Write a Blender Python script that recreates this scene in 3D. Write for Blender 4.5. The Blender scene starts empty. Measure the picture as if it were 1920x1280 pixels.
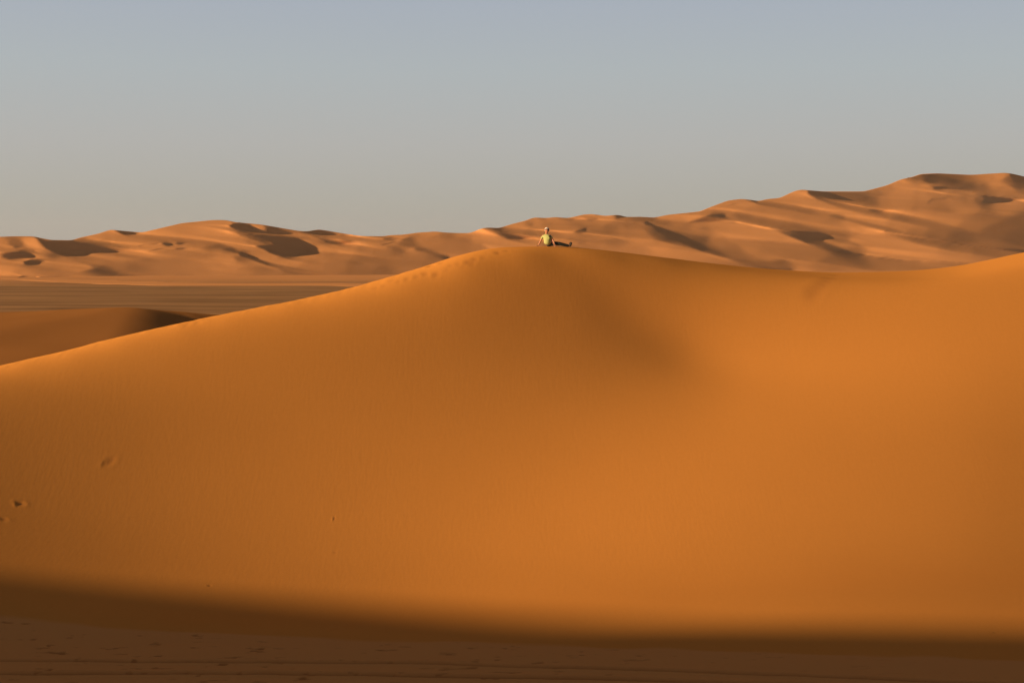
import bpy, bmesh, math
import numpy as np
from mathutils import Vector

scene = bpy.context.scene
EYE = 20.0                       # height of the lens above the desert plain
F, HOR, CX = 2667.0, 470.0, 960.0  # focal length, horizon row and centre column at 1920 x 1280

# ------------------------------------------------------------------ camera
cam_data = bpy.data.cameras.new('camera')
cam_data.sensor_width = 36.0
cam_data.lens = 36.0 * F / 1920.0
cam_data.shift_y = -(640.0 - HOR) / 1920.0
cam_data.clip_start = 0.5
cam_data.clip_end = 60000.0
cam = bpy.data.objects.new('camera', cam_data)
cam.location = (0, 0, EYE)
cam.rotation_euler = (math.radians(90), 0, 0)
scene.collection.objects.link(cam)
scene.camera = cam

# ------------------------------------------------------------------ sky and sun
SUN_ELEV = math.radians(12.5)
SUN_BEHIND = math.radians(15.0)   # the sun stands to the left and a little behind the camera
sun_vec = Vector((-math.cos(SUN_ELEV) * math.cos(SUN_BEHIND), -math.cos(SUN_ELEV) * math.sin(SUN_BEHIND), math.sin(SUN_ELEV)))
world = bpy.data.worlds.new('World')
scene.world = world
world.use_nodes = True
nt = world.node_tree
nt.nodes.clear()
w_out = nt.nodes.new('ShaderNodeOutputWorld')
w_bg = nt.nodes.new('ShaderNodeBackground')
w_sky = nt.nodes.new('ShaderNodeTexSky')
w_sky.sky_type = 'NISHITA'
w_sky.sun_disc = False
w_sky.sun_elevation = SUN_ELEV
w_sky.sun_rotation = math.atan2(sun_vec.x, sun_vec.y)
w_sky.air_density = 1.2
w_sky.dust_density = 3.0
w_sky.ozone_density = 1.5
w_geo = nt.nodes.new('ShaderNodeTexCoord')
w_sep = nt.nodes.new('ShaderNodeSeparateXYZ')
w_ramp = nt.nodes.new('ShaderNodeValToRGB')
nt.links.new(w_geo.outputs['Generated'], w_sep.inputs[0])
w_asin = nt.nodes.new('ShaderNodeMath'); w_asin.operation = 'ARCSINE'
nt.links.new(w_sep.outputs['Z'], w_asin.inputs[0])
w_map = nt.nodes.new('ShaderNodeMapRange')
w_map.inputs['From Min'].default_value = 0.0
w_map.inputs['From Max'].default_value = math.pi / 2
nt.links.new(w_asin.outputs[0], w_map.inputs['Value'])
nt.links.new(w_map.outputs[0], w_ramp.inputs[0])
SKY = [(0.0, (0.44, 0.415, 0.37)), (0.020, (0.452, 0.44, 0.39)), (0.048, (0.468, 0.468, 0.455)), (0.080, (0.445, 0.485, 0.505)), (0.110, (0.41, 0.455, 0.52)), (0.20, (0.20, 0.21, 0.24)), (0.45, (0.12, 0.095, 0.09)), (1.0, (0.085, 0.06, 0.055))]
cr = w_ramp.color_ramp
cr.interpolation = 'B_SPLINE' if False else 'EASE'
cr.interpolation = 'LINEAR'
while len(cr.elements) < len(SKY):
    cr.elements.new(0.5)
for el, (p, c) in zip(cr.elements, SKY):
    el.position = p
    el.color = (c[0], c[1], c[2], 1)
w_add = nt.nodes.new('ShaderNodeMix'); w_add.data_type = 'RGBA'; w_add.blend_type = 'MIX'
w_add.inputs[0].default_value = 0.10
w_scale = nt.nodes.new('ShaderNodeVectorMath'); w_scale.operation = 'SCALE'
w_scale.inputs['Scale'].default_value = 10.0
nt.links.new(w_ramp.outputs[0], w_scale.inputs[0])
nt.links.new(w_scale.outputs[0], w_add.inputs[6])
nt.links.new(w_sky.outputs[0], w_add.inputs[7])
nt.links.new(w_add.outputs[2], w_bg.inputs['Color'])
w_bg.inputs['Strength'].default_value = 0.05
nt.links.new(w_bg.outputs[0], w_out.inputs['Surface'])

sun_data = bpy.data.lights.new('sun', 'SUN')
sun_data.energy = 5.0
sun_data.angle = math.radians(0.6)
sun_data.color = (1.0, 0.68, 0.38)
sun = bpy.data.objects.new('sun', sun_data)
sun.rotation_euler = (-sun_vec).to_track_quat('-Z', 'Y').to_euler()
sun.location = (-100, -30, 80)
scene.collection.objects.link(sun)

scene.view_settings.view_transform = 'Standard'
scene.view_settings.look = 'None'
scene.view_settings.exposure = 1.0
scene.view_settings.gamma = 1.0
scene.view_settings.use_curve_mapping = False

# ------------------------------------------------------------------ stored shapes of the dunes
def unpack(shape, q, off, numbers):   # second differences of a grid of heights or log-distances
    d = np.array(numbers, dtype=np.int64).reshape(shape)
    return np.cumsum(np.cumsum(d, axis=1), axis=0) * q + off

HILL_DEPTH = unpack((98, 473), 4e-05, 7.0, [
980,16,14,13,14,13,11,13,10,15,16,11,15,14,13,14,13,14,10,13,12,12,12,12,9,11,11,10,9,9,6,7,2,13,9,10,11,8,10,10,8,9,10,8,9,20,22,22,24,23,23,21,19,16,13,13,-4,-25,43,-23,-6,-22,
-10,-1,27,33,32,35,34,39,59,93,428,344,319,154,96,72,63,64,2,34,36,38,34,12,5,3,0,22,30,32,23,9,23,15,4,-5,-2,4,14,13,17,16,21,30,26,32,25,33,42,60,86,82,60,68,74,90,67,69,71,82,63,
64,27,-5,-19,-35,-27,-66,-118,-149,-92,-34,-19,17,94,-24,2,-3,6,-4,-2,-9,13,-4,34,0,42,3,1,12,-6,12,-8,10,7,7,15,30,45,52,53,48,58,17,-1,23,-2,19,5,-9,9,-2,-2,7,-55,13,-52,-45,-4,
-4,8,16,28,42,48,85,102,38,14,13,31,21,14,14,15,43,33,26,23,23,14,12,13,12,18,6,1,-17,-1,4,16,15,11,8,6,4,7,11,1,15,16,-5,-23,3,55,73,107,129,172,299,583,730,313,279,272,240,275,
264,311,362,273,153,40,13,-4,28,17,4,11,8,12,12,6,-9,26,23,44,2,40,57,32,21,11,4,2,-18,13,12,-72,18,-2,10,26,49,39,53,-20,33,47,59,73,73,63,45,44,36,36,33,34,26,22,27,23,19,13,24,
49,50,83,60,74,83,149,74,116,195,190,62,28,51,76,73,65,74,77,65,41,26,31,31,15,-4,-17,30,-11,323,-71,34,37,46,49,39,36,31,28,53,50,54,50,40,27,40,39,18,0,3,58,49,23,429,331,448,463,
258,246,249,251,248,244,235,222,210,194,172,142,125,102,83,74,45,55,58,56,47,49,66,71,55,45,43,15,42,53,78,152,327,347,345,253,204,159,162,106,55,46,40,36,39,50,34,41,40,35,36,32,
28,27,29,32,26,23,25,19,18,19,14,12,10,13,8,3,14,68,12,56,19,45,9,16,8,3,1,6,-19,-7,-3,-25,-7,-15,-26,-7,-5,8,9,-2,11,5,8,1,9,4,7,6,4,8,0,9,4,7,1,8,4,6,9,7,11,6,8,7,7,11,-17,-1,0,1,
0,0,0,0,1,-2,-1,1,-1,0,1,0,0,0,0,0,0,1,0,0,0,0,0,0,1,1,0,1,2,-3,0,1,-1,0,1,0,0,1,-1,0,1,-4,-2,0,-1,-1,-2,-4,-3,-3,-5,-10,4,8,-36,29,-7,23,-4,13,-1,-2,-2,-1,-3,-4,-14,-17,-134,32,13,
42,24,6,10,3,44,-5,3,-1,3,8,-5,-21,17,4,-2,-5,3,13,-4,-5,6,-2,-1,1,-4,0,-2,0,1,-5,0,-2,0,-1,-12,-16,-49,-11,-13,-21,-14,-14,-3,-12,-9,-9,3,0,4,6,6,8,5,9,-4,17,-11,17,71,32,-59,49,
21,1,-7,-2,2,-3,-7,21,-17,19,-17,2,12,-8,14,-7,8,-1,-8,5,7,1,-1,3,-6,-2,-12,0,21,-13,14,-5,-3,15,-10,7,4,-20,34,-36,8,21,-12,-6,-11,-12,-27,-18,-28,-22,-3,62,48,-12,-31,0,6,8,-7,15,
2,19,4,-3,1,1,0,0,1,0,0,2,2,3,-1,2,4,3,4,2,0,-4,1,1,3,4,-1,-3,-22,-10,-15,-30,-34,-35,-10,-18,45,9,-8,-12,-18,-5,-19,10,63,52,42,-4,4,-5,-3,9,-1,6,7,-8,-8,17,-5,-4,-12,14,-15,-8,19,
1,-1,1,-1,6,0,-41,50,-11,-2,-2,-18,2,9,-17,15,-26,-5,-4,-1,1,2,2,6,6,3,7,13,3,-2,1,-3,0,0,-19,-36,-10,-22,-17,-27,-7,-31,-5,-10,9,89,81,7,-20,-9,1,0,-5,-6,0,2,-1,-3,1,3,2,3,2,-5,
-218,89,48,70,26,-11,-10,-6,-2,11,7,13,4,0,3,2,-18,-21,-1,-12,-22,3,17,36,-238,-63,-70,5,11,-26,-19,-15,-10,-6,-2,6,12,21,31,42,59,79,114,50,21,-4,-8,4,2,0,-7,0,11,5,2,14,-24,-16,
-16,-96,-76,-16,-29,-5,13,41,37,63,53,27,6,-3,0,-12,9,-1,0,0,1,1,2,1,2,1,2,1,1,2,2,0,2,1,2,-1,-2,2,-7,-17,27,-16,17,-6,5,-2,-1,4,-2,-9,14,-2,-7,14,-4,-5,15,-3,7,-5,-1,6,-3,-1,0,3,
-2,1,0,2,-1,-1,3,-1,-1,1,2,0,0,1,1,-1,-1,1,2,-1,0,0,-16,1,0,-1,0,1,0,0,1,-1,-1,-1,0,0,0,-1,1,0,1,0,0,0,0,0,0,1,0,1,0,0,1,0,3,-3,0,-1,1,0,0,0,1,0,0,0,1,-4,-1,0,0,0,-1,0,-2,-3,-3,-3,
-2,-6,-9,1,17,0,12,1,-3,-3,-2,-1,-2,-5,-12,-16,-77,-25,22,34,26,9,-6,19,8,26,0,1,1,7,0,8,-13,-2,-1,4,3,4,-1,6,-2,-4,-1,-1,-2,0,-2,1,-3,-2,1,-3,2,-4,1,-16,2,-48,-22,4,-10,-29,-16,5,
-4,-18,-9,5,4,3,6,4,6,1,11,-12,66,55,-8,-3,-6,22,8,-10,0,3,-4,-6,12,-3,2,3,-10,13,-7,9,-3,3,6,-7,10,1,-2,-1,0,-3,3,-2,-7,7,-3,7,0,-1,7,-4,3,0,-2,9,1,-22,24,-14,-2,-3,-4,-3,-2,-11,
-6,-27,-37,37,7,25,-11,-13,-4,4,32,-21,6,-4,16,5,0,0,0,2,-1,1,0,2,2,1,1,2,2,5,2,1,1,-3,0,1,1,4,3,-7,-10,-19,-13,-27,7,-40,-38,-15,39,9,-7,-10,-13,-8,-14,-2,60,53,39,-6,5,-3,-2,5,1,
1,-6,-3,5,15,-3,-5,-8,7,-1,-21,4,17,-2,1,0,4,-7,0,17,-14,1,-2,4,-11,2,-18,14,-20,-3,-4,-3,-1,1,2,0,1,4,11,8,11,2,-4,2,-2,-2,8,-5,-35,-52,9,1,-27,-52,11,-6,-17,57,89,30,-11,-27,1,3,
-3,-5,-4,3,0,-1,-3,2,0,0,-39,17,-109,39,1,58,27,18,-2,-8,-6,1,6,13,8,2,3,5,-7,-5,-11,5,7,-13,-8,0,-105,-83,-72,-38,20,-31,-20,-16,-13,-9,-3,2,7,12,21,29,39,53,83,65,52,20,1,-9,1,1,
0,-8,7,10,4,8,-5,-17,-15,-1,-134,-36,-25,-12,2,13,23,25,51,44,27,24,1,1,-8,4,1,0,1,0,0,2,0,2,1,0,1,1,1,2,1,0,1,1,-1,-1,4,-1,2,-2,3,-1,1,0,0,0,0,3,-1,0,4,-1,0,5,-1,4,-1,3,0,1,-1,1,
-1,1,1,-1,0,0,1,1,1,-1,1,0,1,-1,0,0,1,0,1,-1,1,1,-1,1,-16,0,0,1,0,-1,0,1,0,0,-1,0,-1,0,0,0,0,0,0,0,1,0,0,0,1,-1,1,0,0,0,1,1,1,0,-2,1,0,0,0,0,0,0,1,0,-1,-1,-2,-1,1,-1,2,-1,-1,-3,-4,
-2,-7,5,-3,-2,10,2,8,-1,0,1,0,-1,1,0,1,-22,-70,-60,18,24,44,2,5,-11,39,-3,22,5,0,1,5,3,-9,-6,5,0,3,3,6,5,-16,1,7,-1,-1,-2,-2,1,-2,-3,-1,-1,0,0,-2,3,-14,1,-5,-32,-34,-5,2,-19,-23,-7,
3,-9,-4,2,3,7,5,11,1,45,37,15,4,4,13,-11,10,2,-4,-5,1,10,-9,5,2,-3,3,-4,8,-3,5,1,0,5,-2,-2,-3,-3,1,2,1,-1,-3,2,4,0,5,1,-1,2,-2,-5,10,-21,-23,35,-29,5,25,-2,-2,-3,1,-10,-12,-30,-25,
-7,41,23,16,-4,-12,-11,16,-22,8,-2,3,12,4,1,1,0,1,0,0,3,2,1,0,2,1,-1,-1,1,1,1,5,2,2,3,4,-8,-4,-7,-16,-5,-28,-25,-58,-8,31,13,-7,-3,-20,-6,-14,-3,63,55,-1,36,-11,-32,-10,8,20,28,-8,
-2,6,-11,-28,8,28,7,-5,-3,-11,3,8,3,0,0,-13,12,-5,-5,8,1,5,-9,0,0,-10,-8,-4,-5,-4,-3,0,1,1,3,2,5,18,1,9,-3,1,-2,1,0,1,3,-1,-45,-44,-1,-1,-31,-31,-6,3,71,67,15,-9,-20,1,3,-5,-6,-3,3,
-1,-1,-2,-1,-3,-11,-20,-36,-14,1,6,51,34,7,-1,-7,-7,4,11,5,7,1,3,4,-3,-5,-3,4,-12,-8,-8,-23,-82,-91,-84,43,-36,-24,-20,-15,-12,-8,-2,1,7,12,18,26,26,76,72,66,43,25,-3,-4,0,3,-2,-7,
3,11,3,11,-8,-14,-8,-54,-98,-29,-26,-5,1,12,15,26,35,37,28,43,14,-2,-3,1,1,0,1,0,0,2,0,1,1,0,1,1,1,3,-1,1,0,0,6,2,-6,1,1,1,0,0,0,0,0,0,1,1,1,1,1,2,2,1,-1,2,1,1,0,2,-1,2,-1,1,0,1,0,
0,0,0,1,0,0,0,1,0,1,0,1,-1,1,0,0,1,-1,-15,-1,0,0,0,1,0,-1,1,0,0,0,0,-1,-1,1,-1,0,0,1,0,0,1,0,-1,1,-1,1,0,1,-1,1,0,2,0,-1,0,0,0,0,0,1,0,-1,1,-1,-2,-1,0,1,-1,0,0,-2,-2,-1,1,4,-16,13,
-5,9,2,4,0,-1,-1,-2,-1,-1,-2,3,-87,-24,-41,50,5,40,-14,7,-5,32,22,6,1,2,4,1,-3,-9,-2,5,8,2,-6,-10,-2,12,2,7,-2,-2,0,-3,0,-1,-3,1,-2,0,0,-1,0,-6,-7,-3,5,-23,-33,-23,9,-10,-23,-22,4,
3,3,4,3,8,38,24,43,-7,0,1,5,8,1,0,0,1,-1,2,-4,2,3,-1,2,2,0,5,-1,2,2,0,-1,-2,-3,-3,-3,2,5,1,0,-1,1,4,2,-2,4,-10,-16,24,-37,-14,20,-27,6,24,6,6,3,3,-1,-2,0,-3,-32,-54,14,42,22,6,-12,
2,-17,0,5,10,-8,10,3,2,2,1,0,1,1,2,2,1,1,0,1,0,1,0,1,1,3,3,2,4,2,-5,-7,-6,-10,-14,-26,-26,-33,-31,32,12,-3,-8,-20,-1,-19,-3,29,27,49,-3,-7,-3,11,12,-10,17,29,-10,-27,-14,8,17,21,11,
-2,-4,-12,0,2,2,4,2,-9,4,-4,2,7,1,-1,-5,0,3,-23,5,-6,-5,-4,-1,-1,1,0,-2,0,1,6,28,-1,4,0,0,0,-2,3,-1,-2,1,5,-42,-55,-3,1,-62,-11,51,92,28,-8,-17,-8,3,1,-4,-12,4,2,0,-2,-2,-1,1,-9,14,
-67,-15,-8,32,25,29,18,-1,-10,-9,5,11,8,4,3,5,-1,-2,-1,-5,-13,-5,-8,-6,-51,-75,-95,9,-15,-28,-22,-20,-16,-12,-9,-5,-2,2,7,12,25,60,68,71,49,44,32,-6,-5,-1,4,-4,-6,5,12,4,4,-11,-9,0,
-107,-54,-33,-18,-7,-1,6,13,24,26,25,31,43,38,1,2,0,0,0,1,1,0,2,1,1,0,-1,0,1,2,2,-1,1,1,8,6,-16,4,2,0,1,0,0,-2,1,1,1,0,2,0,1,1,1,1,1,0,2,1,0,1,2,-1,1,0,1,0,0,1,0,1,0,0,1,0,1,0,0,0,
0,1,0,0,1,0,0,-16,1,0,0,-1,0,0,1,0,1,-1,-1,0,0,0,-1,0,0,0,-1,1,0,0,1,0,0,1,-1,1,0,1,0,1,1,0,-1,0,0,-1,1,0,0,0,1,-1,1,-2,-1,-1,0,1,1,-1,1,-1,-1,0,-2,2,-6,4,2,3,3,1,-2,0,0,-1,0,-2,-6,
6,-104,-47,4,58,3,19,-10,5,12,14,36,3,1,4,0,-1,-14,3,-3,5,1,2,1,-28,0,34,0,4,-1,-2,-1,-1,-1,-3,-1,-1,1,-2,-1,0,1,1,-3,-8,-8,3,0,-30,-31,-10,6,-12,-2,1,4,5,9,13,65,-12,-2,-2,1,3,4,
10,-3,1,0,1,-1,-1,3,-1,4,1,1,3,-1,3,1,-1,0,2,-15,-8,-2,7,6,2,6,-1,0,2,2,-4,7,-19,-15,15,-40,-1,7,-8,-2,16,-1,-1,22,12,5,-1,0,1,5,0,-33,-56,30,8,9,15,-1,-18,23,-12,10,2,-2,4,2,1,1,2,
1,0,3,1,1,1,0,1,0,0,1,0,2,3,4,0,3,3,1,-13,-6,-11,-13,-28,-28,-18,-42,32,11,2,-12,-6,-16,-11,-17,26,41,52,-8,-3,-3,11,4,-1,-6,0,3,0,-2,7,14,21,7,1,-5,-6,-7,5,2,3,1,-3,-3,-2,6,0,4,-1,
-6,1,-5,-15,7,-2,-3,-5,-6,-3,-1,0,-1,0,3,6,7,22,-1,0,1,-1,0,2,0,1,-3,-5,0,3,-37,-59,-4,-62,-1,64,82,21,-13,-18,1,3,-4,-7,-9,11,-1,-1,0,1,0,4,1,4,-46,-41,-7,33,28,15,19,4,-15,-3,9,8,
9,1,2,5,1,1,0,-17,-9,-7,-8,-12,-69,-83,-53,20,-23,-25,-22,-18,-17,-13,-11,-9,-5,-1,5,15,41,61,57,64,48,51,22,-1,-9,3,5,-9,-4,5,9,10,-4,-4,-12,-17,-94,-45,-32,-16,-11,-5,4,10,16,19,
25,33,34,57,11,3,1,1,0,1,2,0,1,1,1,-1,0,-2,1,2,2,-1,7,6,1,-11,2,0,1,1,-1,-1,0,0,1,1,1,0,2,1,1,1,0,2,-1,0,2,2,0,0,2,1,0,0,1,1,0,0,0,1,1,-1,1,0,1,-1,1,0,1,0,0,0,0,1,-16,0,0,0,1,0,0,
-1,1,0,0,0,0,0,-1,0,-1,-1,0,1,0,0,0,0,1,1,-1,1,0,0,0,1,0,1,0,0,-1,1,0,0,0,-1,1,1,-1,0,-1,-2,0,0,1,0,1,-1,-1,0,1,1,-2,-2,-1,2,4,1,1,2,0,-1,0,0,0,0,-15,-66,-30,-40,18,47,6,-1,-7,11,
27,14,20,6,-2,2,4,-11,-27,12,21,-12,-41,-22,21,4,3,57,-4,1,0,-2,-1,-2,-1,-2,-1,0,0,-1,0,0,0,1,0,1,-9,-7,2,10,-16,-36,-20,-6,0,8,6,22,26,19,-5,-5,-2,-3,-2,9,8,3,-2,1,1,1,2,-1,3,-1,3,
2,0,2,1,-3,3,-9,-19,3,0,-2,-6,9,16,1,3,2,-4,-2,9,-37,-6,5,-20,-3,3,-3,4,9,3,2,4,9,5,5,3,5,2,3,1,-8,-11,-35,8,9,13,-12,5,7,7,-4,1,-2,3,3,1,1,1,1,1,2,2,1,1,0,0,1,1,0,1,1,4,0,2,3,4,-1,
-3,-12,-14,-9,9,-32,-57,-41,30,14,2,-6,-10,-18,-1,-24,27,44,9,35,-18,-20,-15,-9,39,25,-1,3,0,-22,-13,-12,81,10,-1,1,-13,-8,1,3,2,-3,8,-2,7,-4,-4,0,3,-3,1,-11,0,-3,-2,-4,-5,-4,-3,-1,
0,0,-2,-4,4,19,5,16,-2,1,0,0,-1,2,0,1,0,-3,-9,-3,5,-95,-54,-11,51,66,43,6,-15,-15,6,-1,18,1,-16,-9,-1,-1,2,2,-1,4,6,-10,-68,-14,7,13,21,21,31,-3,-17,5,7,9,6,2,3,4,2,3,-14,-19,-2,-6,
-2,-29,-82,-85,16,-8,-26,-22,-21,-19,-19,-15,-14,-11,-7,-2,5,20,55,55,61,46,52,47,22,3,-10,4,6,-14,-2,5,6,9,-5,-2,-9,-48,-58,-44,-30,-22,-11,-6,1,5,8,18,25,24,34,50,32,11,5,1,2,1,1,
1,2,0,1,-2,-1,-2,2,0,2,9,3,1,-4,-5,2,3,-11,4,-1,2,0,1,1,1,2,0,0,2,0,1,-1,3,-1,0,2,2,1,1,0,1,1,0,0,1,1,0,0,1,1,0,0,0,1,0,1,-1,1,1,0,0,0,-15,0,0,-1,0,0,0,1,-1,0,1,0,0,-1,1,-1,1,-1,0,
-1,-1,1,1,0,0,0,1,-1,1,0,1,-1,1,0,1,1,0,-1,0,0,-1,1,0,0,1,-2,0,0,-1,0,0,1,1,-1,0,0,-1,0,0,-4,1,2,1,2,2,1,1,0,-1,-1,0,-1,-2,-14,-105,-6,-8,26,32,-3,-9,4,7,31,39,-7,4,-2,-7,10,-31,-8,
-33,-11,12,7,-2,-1,28,7,43,-4,0,-1,-1,0,-1,-4,0,-2,1,0,-1,0,0,0,0,0,-1,-2,-4,-2,5,6,3,1,0,-3,-8,-15,13,14,-9,-4,-4,-3,-2,-7,12,17,-6,1,2,2,3,-1,0,4,0,2,1,-1,-3,4,-18,-8,3,1,1,-4,-7,
-1,7,20,4,-7,0,1,-47,9,-2,-11,6,-5,-1,7,8,-2,15,7,-4,-7,4,5,8,5,4,2,7,-7,-16,-23,-3,7,9,-7,14,1,2,0,1,-5,3,1,4,1,1,0,2,3,1,1,1,0,1,1,-1,0,0,2,2,4,1,3,5,-1,-3,-4,-5,-2,-17,-17,-77,
-8,0,16,3,1,-20,-1,-16,-22,10,20,39,-5,-1,3,-2,-5,9,14,30,-6,-26,-2,4,-3,-10,102,-9,-2,-1,-19,0,1,0,4,9,5,-4,-2,-5,2,0,4,-8,-7,0,3,0,-4,-6,-7,-4,-3,0,-1,-3,-3,-1,9,20,5,9,0,0,0,0,1,
1,0,0,0,1,-4,-13,7,-104,-63,5,75,89,4,-7,-17,-7,13,-1,5,10,-14,-7,-1,-3,1,2,3,3,2,-14,-66,-16,11,16,16,27,28,-17,-6,8,6,11,2,2,3,3,2,-2,-18,-12,-2,-3,-1,-48,-97,-16,1,-19,-24,-23,
-21,-20,-20,-19,-14,-13,-10,-3,7,40,50,52,47,49,55,39,26,-4,-3,8,-2,-13,-1,2,8,3,4,-7,-8,-36,-61,-40,-32,-22,-13,-10,-5,0,7,15,18,24,38,33,48,17,13,6,3,1,1,2,2,0,0,-2,-2,-1,1,4,6,0,
3,4,-12,1,-13,-5,2,6,3,2,2,1,1,2,-1,1,-2,1,-3,-1,0,10,0,0,1,0,4,1,0,1,1,2,-1,1,0,1,0,0,0,1,1,0,0,0,1,0,0,0,1,0,-17,0,1,1,0,-1,1,-1,1,0,0,0,-1,1,-1,1,-1,0,-1,0,0,-1,0,0,1,0,0,1,0,0,
0,1,1,1,1,-1,0,0,0,-1,1,-1,1,-1,1,0,0,-1,-1,0,0,1,0,1,-2,1,-1,1,1,-5,1,0,2,1,2,1,0,1,1,0,-1,0,-3,-25,-28,-75,-3,16,29,7,-6,-10,20,11,10,42,-4,-2,1,-15,-6,-41,-13,5,-9,-6,5,7,-1,54,
10,28,-2,-1,-1,-1,-2,-1,-2,-1,0,0,-1,0,-1,1,0,0,1,-2,-5,-4,1,3,3,2,0,0,-1,9,-6,-4,3,-6,-3,-2,-5,-4,-6,2,22,4,2,4,3,-4,2,2,2,2,-4,-1,-2,-18,-1,3,2,0,-1,-4,-7,-13,19,2,6,9,-17,-31,9,
-8,-3,4,-4,1,9,6,-3,23,0,-3,1,-4,2,2,4,3,3,4,9,2,-7,-37,-8,10,-1,19,-1,2,6,-6,3,0,-4,3,1,2,1,2,1,3,2,0,0,2,0,0,0,0,1,1,1,4,2,4,3,0,-4,-4,-3,-5,-16,-19,-31,-53,2,17,7,-6,-8,-13,-15,
2,-25,34,40,-5,1,2,-3,-9,15,-1,0,4,4,1,4,-5,0,27,60,-7,3,-8,-12,-4,2,11,6,0,0,1,0,-6,-4,5,-7,-10,6,5,-3,-4,-7,-5,-6,-6,-1,4,-1,-4,-5,4,14,16,4,4,2,-1,0,1,1,1,0,0,-1,-1,3,-16,-58,
-77,-26,26,66,79,2,-21,-9,-3,8,-14,-4,17,0,-1,1,-2,3,3,1,2,-3,-50,-29,-6,4,11,13,57,0,-19,4,5,5,10,5,0,1,4,3,-5,-18,-5,-3,-4,-2,-72,-55,-8,-10,-23,-22,-23,-23,-24,-21,-19,-17,-15,
-11,-3,19,42,43,49,43,52,45,48,25,-9,2,8,-4,-12,-3,1,5,3,7,-8,0,-25,-67,-42,-30,-22,-17,-14,-11,-2,5,10,16,23,27,25,45,40,23,13,5,1,1,2,2,1,0,-1,-1,0,4,-1,0,0,2,-5,-16,-3,-5,3,3,2,
7,1,1,3,-6,9,-7,-1,-9,-6,-1,13,-8,13,8,9,-7,1,5,1,2,0,-1,3,1,1,0,0,1,1,0,-1,2,0,1,0,0,0,1,-1,1,-16,0,0,0,0,1,-1,1,-1,0,1,0,0,0,0,-1,0,1,-1,-1,-1,0,0,0,1,0,1,0,0,1,0,0,0,0,0,2,0,0,0,
0,0,0,-1,1,0,0,-1,-1,1,-1,0,0,2,0,0,-1,1,0,0,-5,1,0,1,1,2,1,2,0,0,0,0,-1,-1,0,-39,-53,-41,12,30,16,-13,-6,-6,22,31,4,17,-11,-16,-1,18,-40,-18,-11,0,4,1,1,12,0,65,6,14,-1,-1,-1,-1,
-1,-2,-1,-1,-1,1,-1,0,0,0,0,0,1,0,-3,-6,0,5,2,2,1,3,1,6,-16,-6,4,-3,-3,-1,-6,-23,22,15,5,4,4,1,-3,3,3,2,-8,3,-8,-14,3,2,1,2,5,3,3,-12,-34,-2,23,11,-23,-8,1,-7,-2,6,-3,1,11,-1,11,17,
-2,6,3,-6,-1,-6,0,0,2,3,4,2,9,1,6,-11,-19,-15,18,7,-2,2,3,-5,1,1,-2,1,1,1,1,4,2,0,1,1,0,1,0,0,0,0,1,2,5,1,2,3,4,-6,-3,-5,-4,-18,-20,-18,-65,5,12,10,-6,1,-23,1,-15,-20,35,8,28,-13,
-15,-12,-3,23,26,0,3,4,-19,-14,-5,30,5,77,2,2,1,-2,-1,0,-3,0,3,-1,0,-1,-2,-3,-2,-9,-5,11,-1,-1,-4,-6,-6,-5,-2,-6,11,-7,-6,-4,2,9,12,13,1,3,2,1,-1,1,1,0,1,0,0,0,2,-18,-106,-67,25,61,
58,45,-2,-34,2,-11,10,-5,6,4,-1,-1,1,4,1,0,1,3,-2,-55,-31,-1,1,14,26,60,-26,-9,7,4,5,5,4,2,3,0,3,-8,-13,6,-5,-8,-1,-76,-39,-4,-19,-23,-21,-23,-25,-24,-24,-20,-20,-16,-15,-3,34,41,
42,36,36,54,55,49,20,-9,5,8,-5,-9,-6,0,-2,10,1,-5,-3,-21,-63,-36,-31,-25,-20,-17,-13,-5,2,8,10,16,22,33,34,48,48,18,1,2,4,4,1,0,-1,0,0,0,-1,-3,0,0,-4,-6,-6,1,-6,-3,3,-1,2,4,-5,4,
-10,4,-6,-12,3,-14,-3,23,13,-11,0,26,9,-7,2,3,8,1,-1,0,0,3,1,0,0,0,2,0,1,-1,1,1,0,0,1,0,-17,1,0,0,0,0,1,-1,1,0,-1,1,0,-1,1,0,0,-1,1,-1,0,-1,-1,0,-1,1,1,1,0,0,0,1,0,0,1,0,1,0,0,0,-1,
0,0,0,0,1,-1,0,-1,1,-1,1,1,0,0,0,-1,0,2,-5,0,1,-1,2,1,3,0,1,0,0,0,0,-1,-5,-21,-29,-59,-14,29,27,-2,-21,-3,8,7,36,-5,2,-1,-15,-16,8,-20,-9,-2,-3,-1,1,0,25,1,72,1,6,-2,-1,0,-2,-2,-2,
-1,1,-1,0,1,-1,0,1,0,-1,1,-1,-6,-6,-1,2,4,3,5,5,3,-7,-13,0,-1,1,-2,-2,-1,3,4,10,4,2,1,-3,4,-3,-4,6,-19,-4,3,1,2,5,5,2,1,1,3,-7,-49,-10,5,13,-4,2,-1,10,-7,6,6,-7,20,6,-1,18,-2,-6,-3,
-1,-2,-2,-1,2,0,3,6,-2,4,10,0,-10,-2,-7,-1,7,-3,1,0,-3,-1,2,-1,0,0,2,3,2,1,1,1,1,0,1,1,1,0,0,-1,3,3,2,4,3,-1,-6,-5,-3,5,-14,-54,-57,6,8,10,7,-14,-8,-14,-13,-19,11,25,-3,1,1,-1,-3,4,
11,23,-3,-19,3,3,-3,-9,50,-2,78,-9,4,-4,0,-2,-1,7,-2,-2,-1,0,-2,-2,-5,-9,6,1,2,0,0,-2,-6,-8,-7,-11,11,-1,-3,-11,-1,9,10,10,9,2,1,1,2,1,1,0,-1,1,1,1,0,-6,-39,-82,-57,38,82,41,18,-2,
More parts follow.
